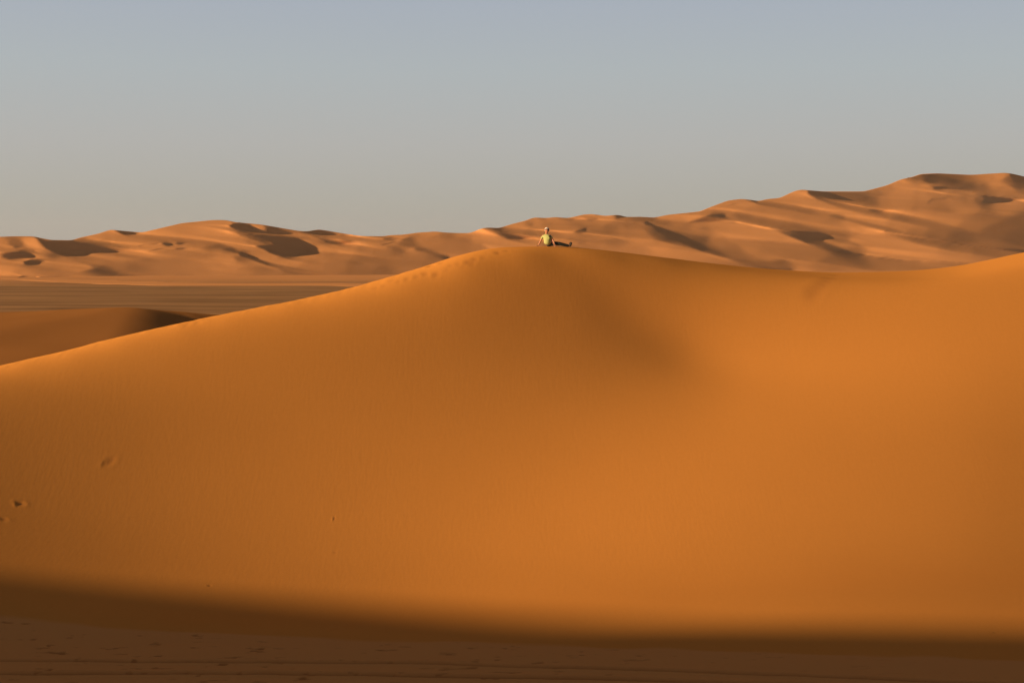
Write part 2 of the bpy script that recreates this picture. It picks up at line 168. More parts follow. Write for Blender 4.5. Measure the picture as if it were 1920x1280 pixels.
-32,1,-1,-1,-2,3,3,1,1,3,3,0,0,2,-1,-17,-28,-28,-7,-1,16,50,25,-28,1,4,3,3,4,-1,-1,3,3,-1,-15,-19,21,23,-8,-12,-63,-47,2,-23,-20,-22,-23,-25,-26,-24,-23,-25,-31,-13,15,35,35,28,26,
51,56,55,54,13,-5,5,11,-4,-13,-7,-1,-4,9,-4,-10,1,-21,-53,-39,-33,-24,-17,-19,-14,-9,-2,1,4,19,26,31,39,47,46,30,8,3,5,3,0,-1,0,1,-2,-3,-2,-1,-1,-2,-2,-1,-1,-1,-2,-9,-2,0,-3,0,-3,
-5,-6,-11,2,-23,12,-9,-4,7,24,10,-5,-2,14,26,-2,-6,6,7,9,-3,-1,2,0,4,0,-1,0,2,1,1,-1,1,0,1,0,-17,0,0,1,0,0,0,1,-1,0,1,-1,1,0,-1,1,0,0,-1,1,-1,0,-2,0,0,0,-1,1,0,1,1,0,0,1,0,2,0,0,0,
0,0,0,-1,0,0,0,0,-1,1,-1,0,0,1,2,0,-1,0,1,0,-2,-4,0,2,0,1,0,3,1,1,1,0,-1,-1,-2,-3,-46,-26,-41,9,31,17,-25,-17,2,24,0,17,-10,-10,5,-2,-5,-9,-8,-6,-3,1,0,0,-3,35,2,65,3,1,-2,-1,0,-2,
-1,-2,-1,1,-1,0,0,0,0,0,1,0,0,1,-6,-6,-1,1,3,3,0,9,-13,-6,1,-7,3,4,2,-3,1,6,14,0,0,-3,2,-9,2,-4,-17,8,-2,0,6,5,4,2,3,2,0,2,1,-12,-34,-7,-4,-5,17,5,-5,14,0,-4,24,-7,7,18,-6,-1,1,-3,
-4,-4,-4,-1,-1,1,-2,0,7,3,-7,10,-3,-4,1,2,-1,-1,0,-1,0,0,-2,-1,1,2,2,2,2,1,1,0,0,1,1,2,1,2,1,-2,-1,5,1,4,3,-1,-2,-3,-3,-3,-2,-70,-9,-38,10,11,5,-13,-2,-22,2,-30,9,27,-1,-1,2,-3,-6,
9,3,1,3,5,4,0,-7,0,2,51,19,44,-2,-4,2,1,5,-3,-3,-1,-1,0,0,-3,-5,-5,5,-1,0,1,-2,-3,-7,-6,-5,-1,8,4,-8,-6,-13,2,13,11,6,3,5,2,1,0,1,1,0,0,2,2,2,-4,-23,-86,-42,-14,42,72,45,-1,-8,-18,
-7,1,-1,0,1,1,5,3,0,1,1,-1,3,0,-19,-29,-22,-17,6,37,53,-17,-12,4,1,2,1,0,-1,-2,0,0,-3,-15,-31,12,41,28,-2,-35,-65,-21,-17,-23,-19,-25,-26,-27,-31,-33,-41,-24,-5,27,27,24,17,38,55,
56,61,48,16,-4,4,9,4,-11,-15,-5,0,2,-14,-31,0,-14,-34,-36,-29,-10,-21,-22,-21,-12,-7,0,10,18,23,31,35,53,43,35,19,3,5,0,-1,0,-1,0,-2,-3,-1,-2,0,0,1,-2,1,-1,0,-7,-10,1,-4,-12,-3,-19,
0,-17,0,-14,12,1,-1,-1,11,13,17,-2,-3,7,18,26,-11,-5,11,9,8,-5,-3,5,0,4,1,-1,0,2,-1,1,0,0,-17,0,0,0,1,0,0,0,0,1,-1,1,0,0,0,-1,0,0,1,-1,0,-1,0,-1,-1,0,1,0,1,0,1,0,0,1,0,0,1,0,1,0,0,
0,0,-1,-1,1,1,-2,0,1,0,-1,1,2,0,-1,1,-1,1,-2,-3,-1,1,0,2,2,0,2,1,0,0,0,0,-2,-7,2,-70,-18,-12,19,25,-5,-37,1,0,26,-3,3,-2,-8,-6,2,2,-8,-3,-1,-5,-3,-1,2,-2,42,4,58,2,0,-2,-1,-1,-3,-1,
0,-1,1,-1,0,0,0,0,0,1,0,0,0,-5,-9,-4,1,3,7,-9,3,-15,-17,17,7,-1,7,4,0,2,5,12,1,-13,-3,3,-20,-6,6,-7,13,-1,3,9,4,6,1,1,1,1,3,-17,-5,-20,-25,36,-8,0,23,-10,8,15,-13,15,7,-4,1,-2,-4,
-2,-3,-1,-4,-1,-2,0,-1,-1,0,3,1,2,3,4,-6,2,-1,-2,2,-1,-2,1,2,-2,-4,3,4,2,0,0,1,0,2,0,1,1,1,2,1,1,-3,4,3,3,2,1,-4,-3,-2,-4,-5,-16,-64,-34,12,11,2,7,-23,-3,-14,-32,12,11,13,-7,-13,-5,
1,11,22,1,3,3,-15,-11,-1,16,6,33,28,37,18,-5,2,4,1,-6,-2,4,-5,5,-2,-2,-3,-1,-5,0,-5,1,4,-1,-1,-3,-5,-1,-5,3,-5,-10,-3,-3,5,11,14,2,1,3,2,2,1,0,0,1,2,4,2,0,-4,-22,-108,-38,29,42,60,
31,-8,-18,-6,-2,-2,0,-1,4,4,2,1,0,0,0,1,0,-2,-12,-30,-23,-21,22,54,28,-32,0,1,1,0,0,0,-1,-1,-2,-1,-6,-14,-32,6,21,38,21,-8,-35,-61,-23,-18,-23,-24,-27,-34,-37,-52,-31,-20,10,25,14,
11,19,57,49,60,57,52,16,-5,5,12,2,-11,-16,-4,1,11,7,-34,-6,-19,-26,-21,-21,-33,-34,-29,-26,-13,-3,3,5,11,17,31,43,41,46,56,12,1,2,3,0,-2,-1,-3,-3,-2,2,1,1,-1,1,0,-1,-1,-1,1,-19,-12,
-12,-13,-10,-10,-10,-4,-5,-7,7,10,7,3,-5,7,17,12,5,1,-6,17,18,17,-10,-8,20,9,7,-8,-1,3,6,-1,2,1,-1,0,2,-18,1,0,0,0,1,0,0,1,-1,1,-1,1,0,0,0,0,0,-1,1,0,0,-1,0,-1,-1,-1,0,0,1,0,1,1,1,
0,0,0,2,0,0,0,0,0,-1,0,0,0,0,0,0,-1,1,0,2,0,0,-1,1,-1,0,-5,1,0,1,0,1,1,2,1,1,1,0,-1,-2,0,-13,3,-82,-7,11,27,3,-18,-31,8,1,12,-6,-3,3,1,-1,-1,0,-4,-5,3,-2,-8,-5,9,0,42,13,45,1,0,-2,
0,-2,-2,-2,1,-1,0,0,0,0,0,0,0,2,0,1,-2,-2,-5,-8,-5,-3,2,-14,3,-4,-11,-5,25,4,-7,-1,18,7,4,-28,18,-6,-16,4,-9,-8,17,-1,8,10,4,6,8,4,-1,-2,0,4,-2,-14,-12,23,-15,-5,23,-17,14,7,-6,15,
-4,-1,1,-3,-1,-1,-3,-3,-1,-1,-2,-3,-3,-1,-3,1,-10,6,7,6,5,0,-6,-2,2,-2,1,0,-2,1,3,1,-5,2,3,1,0,0,1,0,1,1,1,2,1,1,0,-1,2,2,3,3,1,-2,-4,-2,-4,-7,-11,-70,-23,4,10,8,1,-16,-7,-18,-24,
-2,15,-3,-2,-3,3,1,1,5,16,-2,-11,4,2,-1,-8,30,-1,64,0,33,12,4,3,-9,-6,12,-35,-21,7,19,22,1,-4,-3,-9,1,4,3,-2,1,-4,-7,0,-3,13,0,-9,-22,-1,4,8,5,10,5,4,2,0,1,3,0,1,5,2,1,0,-6,-17,-35,
-82,-27,52,40,44,16,2,-13,-13,-8,-1,2,5,2,1,2,1,-2,-1,0,1,0,0,-2,-34,-42,-9,38,59,-7,-19,2,0,0,0,-1,-1,-1,-1,-2,-1,-2,-23,-31,3,19,24,30,7,-9,-43,-56,-20,-15,-32,-31,-41,-48,-47,
-29,-11,17,10,7,12,39,44,56,57,56,43,25,-7,5,12,8,-19,-10,-2,3,9,9,-6,11,-3,-9,-30,-30,-43,-41,-53,-24,-10,-10,-8,-3,5,15,31,37,41,36,50,31,5,4,4,3,-3,-3,-4,-2,0,2,2,0,2,-2,-1,-3,3,
-23,-1,-28,-4,-23,0,-21,4,-17,5,1,-2,1,4,12,10,5,-1,0,11,17,11,2,-1,-5,21,17,13,-15,-3,22,7,5,-2,-1,0,4,0,3,1,-18,0,1,0,0,0,1,0,0,0,0,1,-1,1,0,0,0,0,0,0,0,-1,1,-1,-1,-2,0,-1,1,0,0,
0,1,0,2,1,1,0,0,1,1,-1,-1,0,0,-1,0,0,0,0,0,0,1,2,0,1,0,-1,0,-1,-4,0,0,1,0,0,2,1,2,1,0,0,-1,1,-4,0,-17,0,-81,3,30,39,-58,-6,-16,10,0,3,1,-1,-2,2,2,1,2,1,-4,-4,-3,-11,-7,15,5,43,18,
30,2,0,-1,-1,-2,-3,-1,1,1,-1,0,0,0,0,1,-1,2,0,1,0,-6,-8,-6,-3,-16,10,6,-14,-7,0,-22,-12,27,12,-9,-21,-1,36,-13,1,11,-19,-1,18,-2,0,25,3,0,17,4,-3,-2,0,0,0,1,-8,3,-3,2,8,-5,10,-1,2,
10,-6,1,-1,-4,-1,-1,-2,-3,-2,-2,-1,-2,-2,-2,-3,-4,1,-3,-2,5,0,10,5,-4,-2,-1,0,1,-1,0,-1,2,2,1,-1,0,1,0,0,1,0,1,0,2,2,1,2,-1,0,0,2,3,5,0,-1,-3,-3,1,-2,-24,-54,-25,-9,10,11,-4,6,-30,
-4,-24,-14,19,-4,-1,-3,1,0,3,5,-1,3,4,3,-2,-4,1,-7,40,0,65,-1,12,4,6,5,8,-45,-8,10,3,0,7,16,2,10,-19,3,-4,3,6,1,-1,2,-3,-5,11,-2,-7,-6,-17,1,6,10,8,3,2,3,5,1,2,2,2,3,2,2,0,-2,-12,
-33,-57,-38,-4,49,38,37,6,-3,-8,-7,-7,1,0,4,1,-2,2,-2,-2,-1,0,-1,-1,0,-7,-40,-40,15,49,46,-29,-4,-2,0,0,0,-1,-1,0,-2,-1,-2,-1,-31,-22,-10,8,28,32,33,-13,-38,-35,-36,-27,-24,-43,-48,
-58,-38,-31,6,9,3,6,20,42,48,50,56,46,32,19,14,5,25,5,-21,-12,-1,-1,8,-8,25,15,1,2,-12,-25,-25,-36,-66,-38,-28,-22,-18,-11,-2,15,30,34,35,44,47,28,20,2,5,4,-3,-4,-6,-1,2,4,-2,1,0,
-6,-5,-30,-3,-27,1,-28,6,-24,8,-19,8,-8,5,9,3,0,3,0,10,13,8,2,1,0,13,16,6,4,-5,1,20,16,9,-10,-1,5,18,6,5,-3,-3,1,-18,0,0,1,0,1,-1,1,0,1,-1,0,0,0,1,0,0,0,0,-1,0,1,-1,0,-1,0,-2,0,0,0,
0,1,0,1,0,1,0,1,1,0,0,1,0,0,-1,-1,0,1,-1,0,1,0,0,1,2,-1,0,0,0,0,-3,-2,0,0,1,1,0,1,2,1,2,0,-1,-1,-1,-3,-1,-25,-14,-54,12,46,39,-89,-17,1,5,1,0,1,3,4,2,-1,0,0,5,1,-14,-8,-9,-5,18,12,
43,23,17,2,-1,-1,-2,-1,-2,0,0,1,-1,-1,1,0,0,1,0,1,1,1,2,0,-9,-22,12,5,-2,11,-6,-35,-22,12,-15,-19,-8,20,9,-9,11,20,-14,5,29,-4,-1,26,-8,4,15,0,2,1,-2,-3,-2,2,2,-5,-3,3,1,2,5,1,5,5,
-1,3,-3,-2,-2,-4,0,-2,-2,-2,-2,-2,0,0,-1,-4,4,-15,14,-5,-7,1,5,6,0,-2,-1,0,1,-1,0,1,0,2,1,0,0,0,0,0,0,1,0,2,1,2,2,0,1,-1,0,3,3,4,1,-1,-2,-2,-3,1,-31,-11,-67,-6,12,10,8,-10,-10,-18,
-28,-11,13,1,-6,-10,2,2,4,14,1,1,1,-9,-5,-2,8,6,9,34,15,49,8,2,10,8,-54,-7,14,-23,11,19,13,9,8,-32,20,-41,15,9,15,5,4,2,-4,-8,1,14,-5,-14,-5,-9,2,5,8,9,5,1,2,3,3,3,5,3,1,1,0,0,-6,
-15,-58,-49,-4,13,36,27,40,4,-8,-6,-4,1,4,-6,1,4,-6,-4,-2,-2,-1,-1,0,0,2,-23,-51,-12,34,50,18,-24,-3,-2,-1,-1,1,-1,-1,0,-3,-1,-1,1,-38,-18,-7,-2,8,18,54,55,-53,-64,-23,-20,-37,-54,
-69,-45,-40,-16,8,-1,1,10,29,36,44,52,45,32,28,24,14,24,34,-1,-10,-15,-7,-2,-6,1,25,10,2,3,3,-5,-12,-36,-63,-46,-46,-30,-29,-19,-1,17,23,34,36,34,37,16,24,21,21,6,-4,-7,-6,-2,-13,
25,-28,1,-14,-18,-14,-14,-9,-13,-7,-7,-2,-6,0,-4,6,0,-1,7,8,7,4,3,0,5,10,11,9,2,1,-1,13,15,8,-1,-1,-2,18,14,11,9,-9,-1,11,6,5,-19,1,0,0,1,0,0,0,1,0,1,0,0,0,-1,1,0,-1,1,0,0,0,0,-1,1,
-1,-1,-2,-1,-1,1,0,1,0,2,1,1,0,0,1,1,0,1,-1,0,-1,-2,0,1,0,0,0,1,1,2,0,0,0,0,-1,-3,-1,-1,0,0,0,1,1,1,2,2,1,0,-2,0,-2,-4,-1,-47,-8,-23,15,66,-36,-45,-24,5,1,6,6,2,-2,-2,8,6,7,-5,-3,
-2,-20,-12,-5,-1,21,15,39,30,8,0,0,-1,-3,-2,-1,0,1,0,0,-1,0,0,1,0,1,2,1,0,2,-1,6,-5,0,4,-5,-6,2,0,-39,-29,19,2,-12,-15,21,22,-19,15,31,-10,4,14,-7,3,6,1,0,5,1,-2,-3,-2,-1,4,-2,-6,4,
1,4,2,4,4,3,2,0,0,-3,-4,-1,-1,-2,-3,-2,-2,-1,-2,0,0,-4,5,5,-10,6,-11,1,1,7,1,-2,-2,0,0,1,-1,-1,1,2,1,0,0,0,0,1,0,0,1,0,2,2,1,2,1,-3,1,3,2,1,5,-1,-2,-3,-2,-1,4,-49,-65,8,1,10,12,-17,
4,-31,-23,-7,5,-9,-3,-5,7,1,-1,6,5,-1,-5,3,0,0,-6,14,3,31,19,9,28,10,-2,-36,13,1,-34,9,3,8,19,22,-4,1,-37,21,12,6,14,3,-2,-9,-6,2,4,21,1,-7,-22,-3,-1,5,3,4,6,6,5,5,0,7,3,3,2,0,1,-1,
-5,-11,-20,-61,-28,17,3,29,9,24,18,5,0,-2,-1,2,-2,-2,4,-4,-10,-4,-1,-1,-1,-1,0,4,-50,-42,16,44,41,-3,-13,-4,-1,-1,-2,0,-1,-1,0,-2,-2,-1,2,-34,-20,-12,-2,8,7,12,66,64,-55,-78,-20,
-66,-61,-69,-48,-36,0,-3,-3,2,18,22,38,44,43,30,29,24,27,28,44,25,8,-5,-12,-16,-7,-45,-8,19,-2,0,2,-1,8,15,2,-61,-53,-43,-40,-34,-19,2,10,28,29,33,32,25,27,23,24,32,-3,-16,-35,-4,
-2,-15,14,-23,2,-28,9,-27,12,-21,9,-11,7,-8,6,-2,2,9,3,3,1,2,7,7,9,4,1,3,4,10,11,8,3,-2,0,12,15,8,3,3,-4,3,15,11,20,-1,-8,-18,0,0,0,0,0,1,0,0,0,0,1,0,0,1,-1,0,1,0,0,0,0,0,0,0,-1,-1,
-1,-2,0,-1,0,0,1,-1,1,1,2,2,1,0,1,0,1,-1,-1,-1,-1,0,1,0,1,0,1,2,0,0,-1,0,0,-1,-4,0,0,1,0,1,0,1,2,1,3,-1,-1,-1,-1,-2,-6,2,-64,-4,7,13,60,-88,-5,-7,6,1,-3,5,11,7,-6,-7,9,11,-1,-17,-9,
-19,-12,-2,4,22,20,32,37,0,-1,-1,-1,-3,-2,0,0,1,0,-1,1,0,-1,2,1,0,1,3,1,2,2,4,-2,-1,-5,-3,3,-8,3,6,-20,-27,4,19,5,-19,22,5,-3,4,6,-2,-1,4,-1,0,4,2,2,1,-1,-3,-2,1,1,-2,-4,5,1,3,5,2,
4,3,1,0,-3,-3,-1,-6,-2,-1,0,-1,-2,-1,-1,-1,2,-2,5,-5,-3,-7,4,0,1,7,-3,-2,-1,2,-1,0,1,-1,2,1,1,0,0,0,-1,1,0,0,1,1,2,3,1,0,-1,0,1,2,4,2,1,-2,-2,-3,-2,3,-51,-26,-27,0,10,11,13,-28,-16,
-20,-21,5,-8,-2,-6,5,2,1,5,-3,1,2,2,-1,-3,0,-7,26,-2,48,6,0,2,1,8,-1,-31,11,6,4,8,6,1,11,-3,-12,-13,-1,3,2,10,10,13,8,7,-11,12,18,-4,-7,-21,-1,0,5,7,6,4,1,4,6,6,8,1,0,2,0,1,-1,-12,
-21,-37,-38,3,9,-4,19,20,28,13,2,-1,-2,0,0,0,-1,-1,-7,-6,-3,-1,-1,-2,-1,1,-4,-80,-4,31,45,34,-11,-9,-3,-3,-3,-1,0,-3,0,-1,-1,-3,-2,-6,-20,-18,-13,-7,1,11,17,-3,76,37,-57,-86,-63,
-83,-54,-56,-11,-4,-9,-5,8,14,23,38,39,28,27,24,29,35,31,46,26,12,8,-10,-18,-32,-60,-31,-6,-7,0,9,10,12,16,0,-16,-36,-49,-47,-33,-16,2,16,20,28,27,34,28,23,16,-8,14,3,-18,-26,10,
-12,9,-17,-7,-11,-8,2,-12,10,-10,13,-8,13,-5,11,1,1,7,6,6,4,2,3,2,7,8,8,6,1,2,2,9,11,9,2,1,-5,12,11,12,8,9,2,-7,0,12,-18,-1,1,0,1,0,0,1,0,0,0,0,1,-1,0,1,0,0,0,0,0,0,0,0,-1,1,0,-2,
-1,-2,0,0,-1,0,1,0,2,0,2,0,1,1,0,1,0,-1,-1,-2,1,1,0,0,0,2,1,1,-1,1,0,-1,0,-4,-1,1,-1,1,0,1,0,0,3,2,1,-2,0,-1,-1,-2,-6,0,-70,0,28,30,16,-89,4,-1,13,13,3,-6,-6,16,20,-6,-3,-6,1,-27,
-15,-17,-14,4,13,15,28,22,42,-6,0,-1,-2,-2,-3,0,1,1,1,-1,0,1,-1,1,1,1,2,2,4,5,1,-1,-1,-6,-4,-3,5,2,-6,-3,11,-5,-9,-3,9,-5,-1,0,3,0,2,0,0,2,1,-2,6,5,-1,-1,-2,-1,-1,3,-3,-1,-1,4,3,2,
5,1,3,4,-3,-1,0,-16,2,6,-4,-1,-1,-1,-1,-2,0,3,-3,-3,5,-11,3,0,0,1,2,3,-2,-1,0,1,0,-1,1,0,3,0,0,0,0,0,-1,0,1,0,1,1,2,2,3,0,-3,2,2,5,1,1,-1,-2,-2,-1,-1,-26,-36,-44,5,8,11,11,-19,-11,
-33,-19,-3,-2,-3,1,5,0,-4,7,-3,1,0,-5,-2,-1,1,3,-3,31,-1,41,14,2,2,-18,-18,10,-9,-14,13,18,16,11,3,-20,-10,-2,9,7,3,10,10,0,-7,-19,10,22,31,0,-9,-7,-14,-1,2,0,4,7,8,7,3,6,0,4,6,2,2,
0,0,-3,-17,-40,-37,-9,14,-10,7,9,15,24,16,7,4,-3,1,0,0,0,0,-11,-6,-1,-2,0,-2,-1,1,-16,-74,10,37,32,26,-1,-4,-2,1,-7,-4,1,-3,-4,-3,-1,-2,0,-12,-19,-14,-11,-7,1,6,11,9,27,43,-35,-71,
-92,-64,-63,-31,-9,-13,-13,-2,5,13,29,31,25,26,22,29,38,39,27,19,20,20,31,12,0,-28,-51,-24,-22,-10,-6,-12,-12,-10,26,7,-13,-26,-48,-45,-29,-11,0,10,18,29,33,27,23,7,13,1,9,-7,-21,
-10,-6,-17,4,-16,6,-9,8,-2,5,2,3,8,1,10,1,9,5,4,3,2,5,5,6,4,4,2,2,6,7,8,7,3,0,1,7,10,10,7,7,-1,0,2,10,8,13,12,-19,1,-1,1,-1,1,0,0,0,1,1,0,0,1,0,-1,1,0,-1,1,0,0,0,0,0,0,-1,1,-1,-2,
-2,-2,1,-1,0,1,1,2,1,3,0,0,1,0,1,0,-1,-2,-4,0,3,1,0,-1,3,1,1,0,0,0,-1,-4,0,-1,1,0,0,0,0,1,2,4,1,-1,-2,0,-1,-2,-3,-11,-3,-62,8,34,26,-10,-36,8,-9,-5,10,22,14,-7,-7,-11,13,3,-22,-9,
-23,-20,-13,-13,8,18,10,37,12,40,-4,-1,0,-3,-2,-6,0,2,2,2,0,0,1,-1,1,2,0,3,2,3,4,-1,-3,1,-7,-1,-4,3,3,-3,2,-2,0,-5,1,1,-1,-1,0,2,0,1,1,-1,0,3,-1,6,2,1,0,-3,-1,1,2,-2,-2,3,1,3,0,6,2,
-1,6,-13,-17,10,-8,-11,13,9,0,0,-2,0,-1,-2,-2,-2,0,-3,2,1,1,-2,3,2,-1,-1,0,2,0,-1,0,1,0,1,1,0,0,0,0,0,-1,1,2,1,1,2,1,2,-3,2,3,2,2,1,0,-1,-3,-2,-3,2,-65,-35,3,4,11,11,10,-42,-29,-28,
6,-8,1,3,4,0,-3,2,-2,-2,-1,1,0,0,-6,3,2,10,27,0,5,8,-5,4,9,-13,-5,4,11,10,4,3,3,10,-23,3,-2,-1,-1,3,-1,4,15,4,14,4,47,-3,-4,-18,-5,-5,-1,2,2,1,3,4,9,7,10,2,-2,5,5,2,0,-3,-8,-22,-57,
-23,33,-19,-3,8,12,20,19,8,1,10,1,-2,4,-1,-1,-2,-6,-6,-2,-2,-3,-2,1,-5,-54,-32,22,28,38,21,-2,0,1,2,2,-7,-4,-4,-3,-6,-4,-2,-2,-9,-19,-15,-12,-6,-3,7,-1,9,44,69,-66,-76,-97,-65,-57,
-18,-18,-20,-12,-2,5,15,26,21,22,21,27,36,42,29,12,11,12,31,32,29,32,-3,-28,-22,-19,-20,-25,-17,-14,-8,2,-3,-5,-32,-60,-29,-26,-19,-3,10,24,26,25,17,17,14,6,4,7,-16,-22,-8,-15,-2,
-5,-3,5,-3,12,-1,12,5,7,8,4,9,4,6,4,4,5,4,2,2,4,5,5,6,4,3,3,1,7,8,8,4,3,-2,3,8,10,8,10,10,-3,-1,-1,-19,0,1,-1,1,0,0,0,1,0,0,0,0,1,0,1,-1,0,1,0,0,0,0,0,0,0,0,-1,-1,-1,-3,0,-1,0,0,-1,
0,0,1,2,2,2,2,1,0,1,-1,-2,-5,2,3,-1,2,0,1,1,1,-1,1,0,0,-4,-1,-1,0,0,0,1,0,1,-1,4,4,-2,-1,0,-1,-1,-2,-1,-23,-10,-39,25,30,-6,-20,-13,22,21,4,-8,-5,4,10,10,-13,0,-4,-28,-18,-20,-27,
-10,-3,8,19,3,48,17,23,1,-2,-2,-1,-1,-4,-2,2,1,1,1,0,1,0,0,2,1,3,3,-1,3,-2,-2,-4,3,-8,0,0,2,1,2,-3,-1,0,-1,0,0,-1,0,1,1,-1,2,0,-2,1,10,0,2,0,-1,-2,0,2,-1,-2,1,0,2,5,-3,4,10,-31,-4,
12,-19,-13,15,17,5,0,0,0,-2,-1,0,-8,1,1,7,-3,-3,0,1,1,3,0,-3,1,0,0,1,0,-1,1,1,0,2,-1,0,0,0,0,0,1,2,1,1,2,1,-2,2,2,1,5,1,0,-2,-3,-2,1,-5,-68,0,-28,7,10,11,7,-31,-15,-53,9,-7,0,2,4,1,
-3,2,-6,0,1,1,1,-3,-2,-7,11,0,21,21,2,3,1,6,-16,-3,7,-6,13,14,8,3,5,-22,5,-17,2,3,2,3,7,12,3,-18,-14,17,30,55,-3,-2,-21,-6,-2,-1,0,3,5,8,6,-1,-1,-2,12,11,8,1,2,0,-7,-15,-35,-61,25,
6,-9,0,7,12,12,15,5,2,8,4,-2,8,3,0,-5,-7,-5,-1,-1,-3,-3,0,-21,-59,-6,24,22,18,23,9,4,8,2,0,0,-2,-6,-5,-5,-3,-3,-5,-11,-16,-15,-13,-7,-4,1,5,-5,18,76,-31,-105,-75,-77,-29,-30,-24,
-21,-9,-5,5,17,16,18,19,23,34,41,32,10,6,7,11,21,25,22,42,23,25,-7,-14,-16,-19,-14,-17,-7,-2,-11,-16,-38,-48,-43,-42,-20,4,10,17,18,14,20,16,8,6,7,-3,-17,-17,-11,-13,4,-3,7,6,4,11,
4,11,7,7,10,4,9,5,3,3,2,3,3,5,3,3,3,2,4,6,5,6,4,1,2,4,6,8,8,9,2,3,0,0,7,8,11,-19,0,0,1,0,-1,1,1,0,0,0,1,0,0,0,0,1,0,0,0,0,0,0,0,1,-1,0,0,0,-1,0,-3,-2,-1,0,0,-1,1,1,1,2,1,2,1,1,1,1,
-1,-4,-5,2,3,-1,1,1,2,0,2,0,0,0,0,-6,0,0,0,1,0,0,-1,1,0,7,0,-2,0,0,-1,-1,-4,1,-40,-11,-9,37,22,-7,11,-4,-8,-3,6,5,-2,-1,1,-2,-2,-7,-5,-23,-27,-10,-40,-4,9,3,20,2,52,21,11,1,0,-2,-2,
-4,-4,-2,3,4,3,0,-1,0,1,0,1,1,2,4,-3,2,-1,-1,-10,4,-7,4,0,-1,1,3,0,-3,1,0,-1,1,0,0,0,1,-1,1,0,0,2,8,1,0,0,-1,-1,0,2,-1,-5,4,0,-6,11,-8,-29,10,0,-16,3,4,9,-1,4,11,7,1,0,0,-1,-4,-7,5,
5,0,0,-3,-1,-1,3,2,-1,-2,3,0,-1,0,1,-1,1,1,0,0,0,0,0,0,0,1,0,3,2,1,2,-1,-1,1,3,2,4,0,-3,-1,-3,1,-9,-3,-67,-24,9,11,11,3,2,-49,-48,-11,12,4,10,-2,0,-4,-2,-5,-1,1,1,-1,-1,-5,-3,-8,22,
0,15,14,7,-3,-12,6,5,-15,9,12,4,9,8,-2,1,-18,4,2,-3,-1,0,-4,-10,4,9,8,18,30,41,2,-1,-7,-12,-7,-4,-2,0,1,1,7,6,5,-2,-4,9,18,10,2,0,-1,-15,-23,-55,-11,19,-7,-4,1,3,12,6,15,5,0,9,1,13,
11,-2,-1,0,-4,-7,-4,-5,-2,0,-1,-47,-37,5,12,18,12,21,10,9,6,13,3,-4,0,0,-1,-5,-6,-5,-2,-12,-18,-15,-13,-9,-4,-1,0,11,36,46,-41,-88,-99,-43,-40,-36,-30,-16,-13,-5,6,11,12,15,21,30,
38,33,13,6,1,10,9,17,21,15,17,20,54,23,17,-2,-6,-12,-13,0,5,4,-14,-57,-58,-72,-32,-18,-6,3,5,14,18,13,12,8,4,8,-12,-15,-9,-5,-6,9,0,9,8,5,13,3,13,7,7,11,1,2,5,3,4,2,3,1,3,2,4,4,4,2,
3,2,4,6,6,5,4,2,0,3,7,7,7,8,6,5,2,-19,0,0,0,0,1,0,-1,0,1,1,0,0,1,0,0,0,0,1,-1,1,0,0,0,0,0,0,0,0,0,-1,-1,-3,-2,-2,0,0,-1,1,2,2,3,2,1,1,1,0,0,-2,-8,-1,5,2,0,1,1,2,0,0,2,0,-2,-2,-4,1,
1,0,0,0,0,-1,2,4,3,-2,-1,0,-1,-1,0,-6,3,-53,-6,9,43,12,-8,-2,2,2,-1,-1,0,-1,-1,7,-8,7,-12,-11,-18,-36,-10,-41,4,13,-3,20,14,41,31,3,0,-2,0,-1,-3,-5,-3,1,0,4,3,1,0,1,0,1,1,-1,3,-2,2,
2,-11,0,-7,2,-2,6,0,-1,1,3,-3,0,2,-1,0,1,0,1,1,-1,0,-1,3,10,-1,2,0,-1,-2,0,0,0,-4,-3,-6,12,-28,-7,12,-12,-6,6,2,11,-1,3,5,7,7,2,0,-1,0,2,-7,-2,1,5,-1,-2,-1,-1,1,3,1,0,-2,2,1,-2,0,0,
1,1,0,0,0,0,-1,1,0,0,1,1,2,3,1,0,-2,3,3,1,1,2,0,-1,-3,-2,-1,-12,-69,0,-12,5,18,14,-13,-49,-20,-38,16,7,7,-5,1,-2,-6,-2,0,1,0,-1,-1,-6,-5,-1,-5,27,2,5,3,5,6,1,-12,5,8,14,4,4,3,3,-8,
-2,-16,-6,0,-2,-2,1,6,13,-5,-14,-4,31,91,3,-2,-9,-8,-4,-2,-3,-3,-1,2,3,4,-3,3,2,1,18,8,10,4,-1,-2,-26,-40,-65,44,0,-5,-4,2,6,5,0,13,4,-4,10,11,16,13,0,-2,-1,-3,-7,-5,-5,-2,0,-10,
-54,-22,8,11,8,9,14,10,7,3,7,20,12,-1,-3,1,1,-1,-6,-5,-12,-21,-16,-12,-10,-7,-1,7,-5,71,39,-58,-89,-78,-53,-56,-35,-26,-21,-14,-6,5,7,12,15,25,32,32,17,8,0,2,8,14,15,16,20,15,16,31,
25,35,18,16,-2,-6,2,10,2,-19,-33,-64,-62,-43,-27,-17,-2,4,9,12,12,10,9,5,0,-5,-11,3,0,-2,10,-2,13,7,7,13,-1,15,5,6,10,2,-2,-1,1,2,3,3,3,2,2,2,3,4,3,4,3,3,2,2,5,5,6,7,6,5,2,3,0,1,7,
-19,0,0,0,0,0,0,1,0,0,0,0,1,0,1,0,0,1,-1,1,-1,0,1,0,0,0,1,0,-1,0,-1,-2,-3,-2,0,-1,0,-1,-1,-1,2,1,2,3,3,1,3,0,-2,-8,-1,5,1,0,0,2,1,1,2,1,1,-1,-4,-4,0,0,1,0,1,0,0,-3,9,-2,2,-1,0,0,-1,
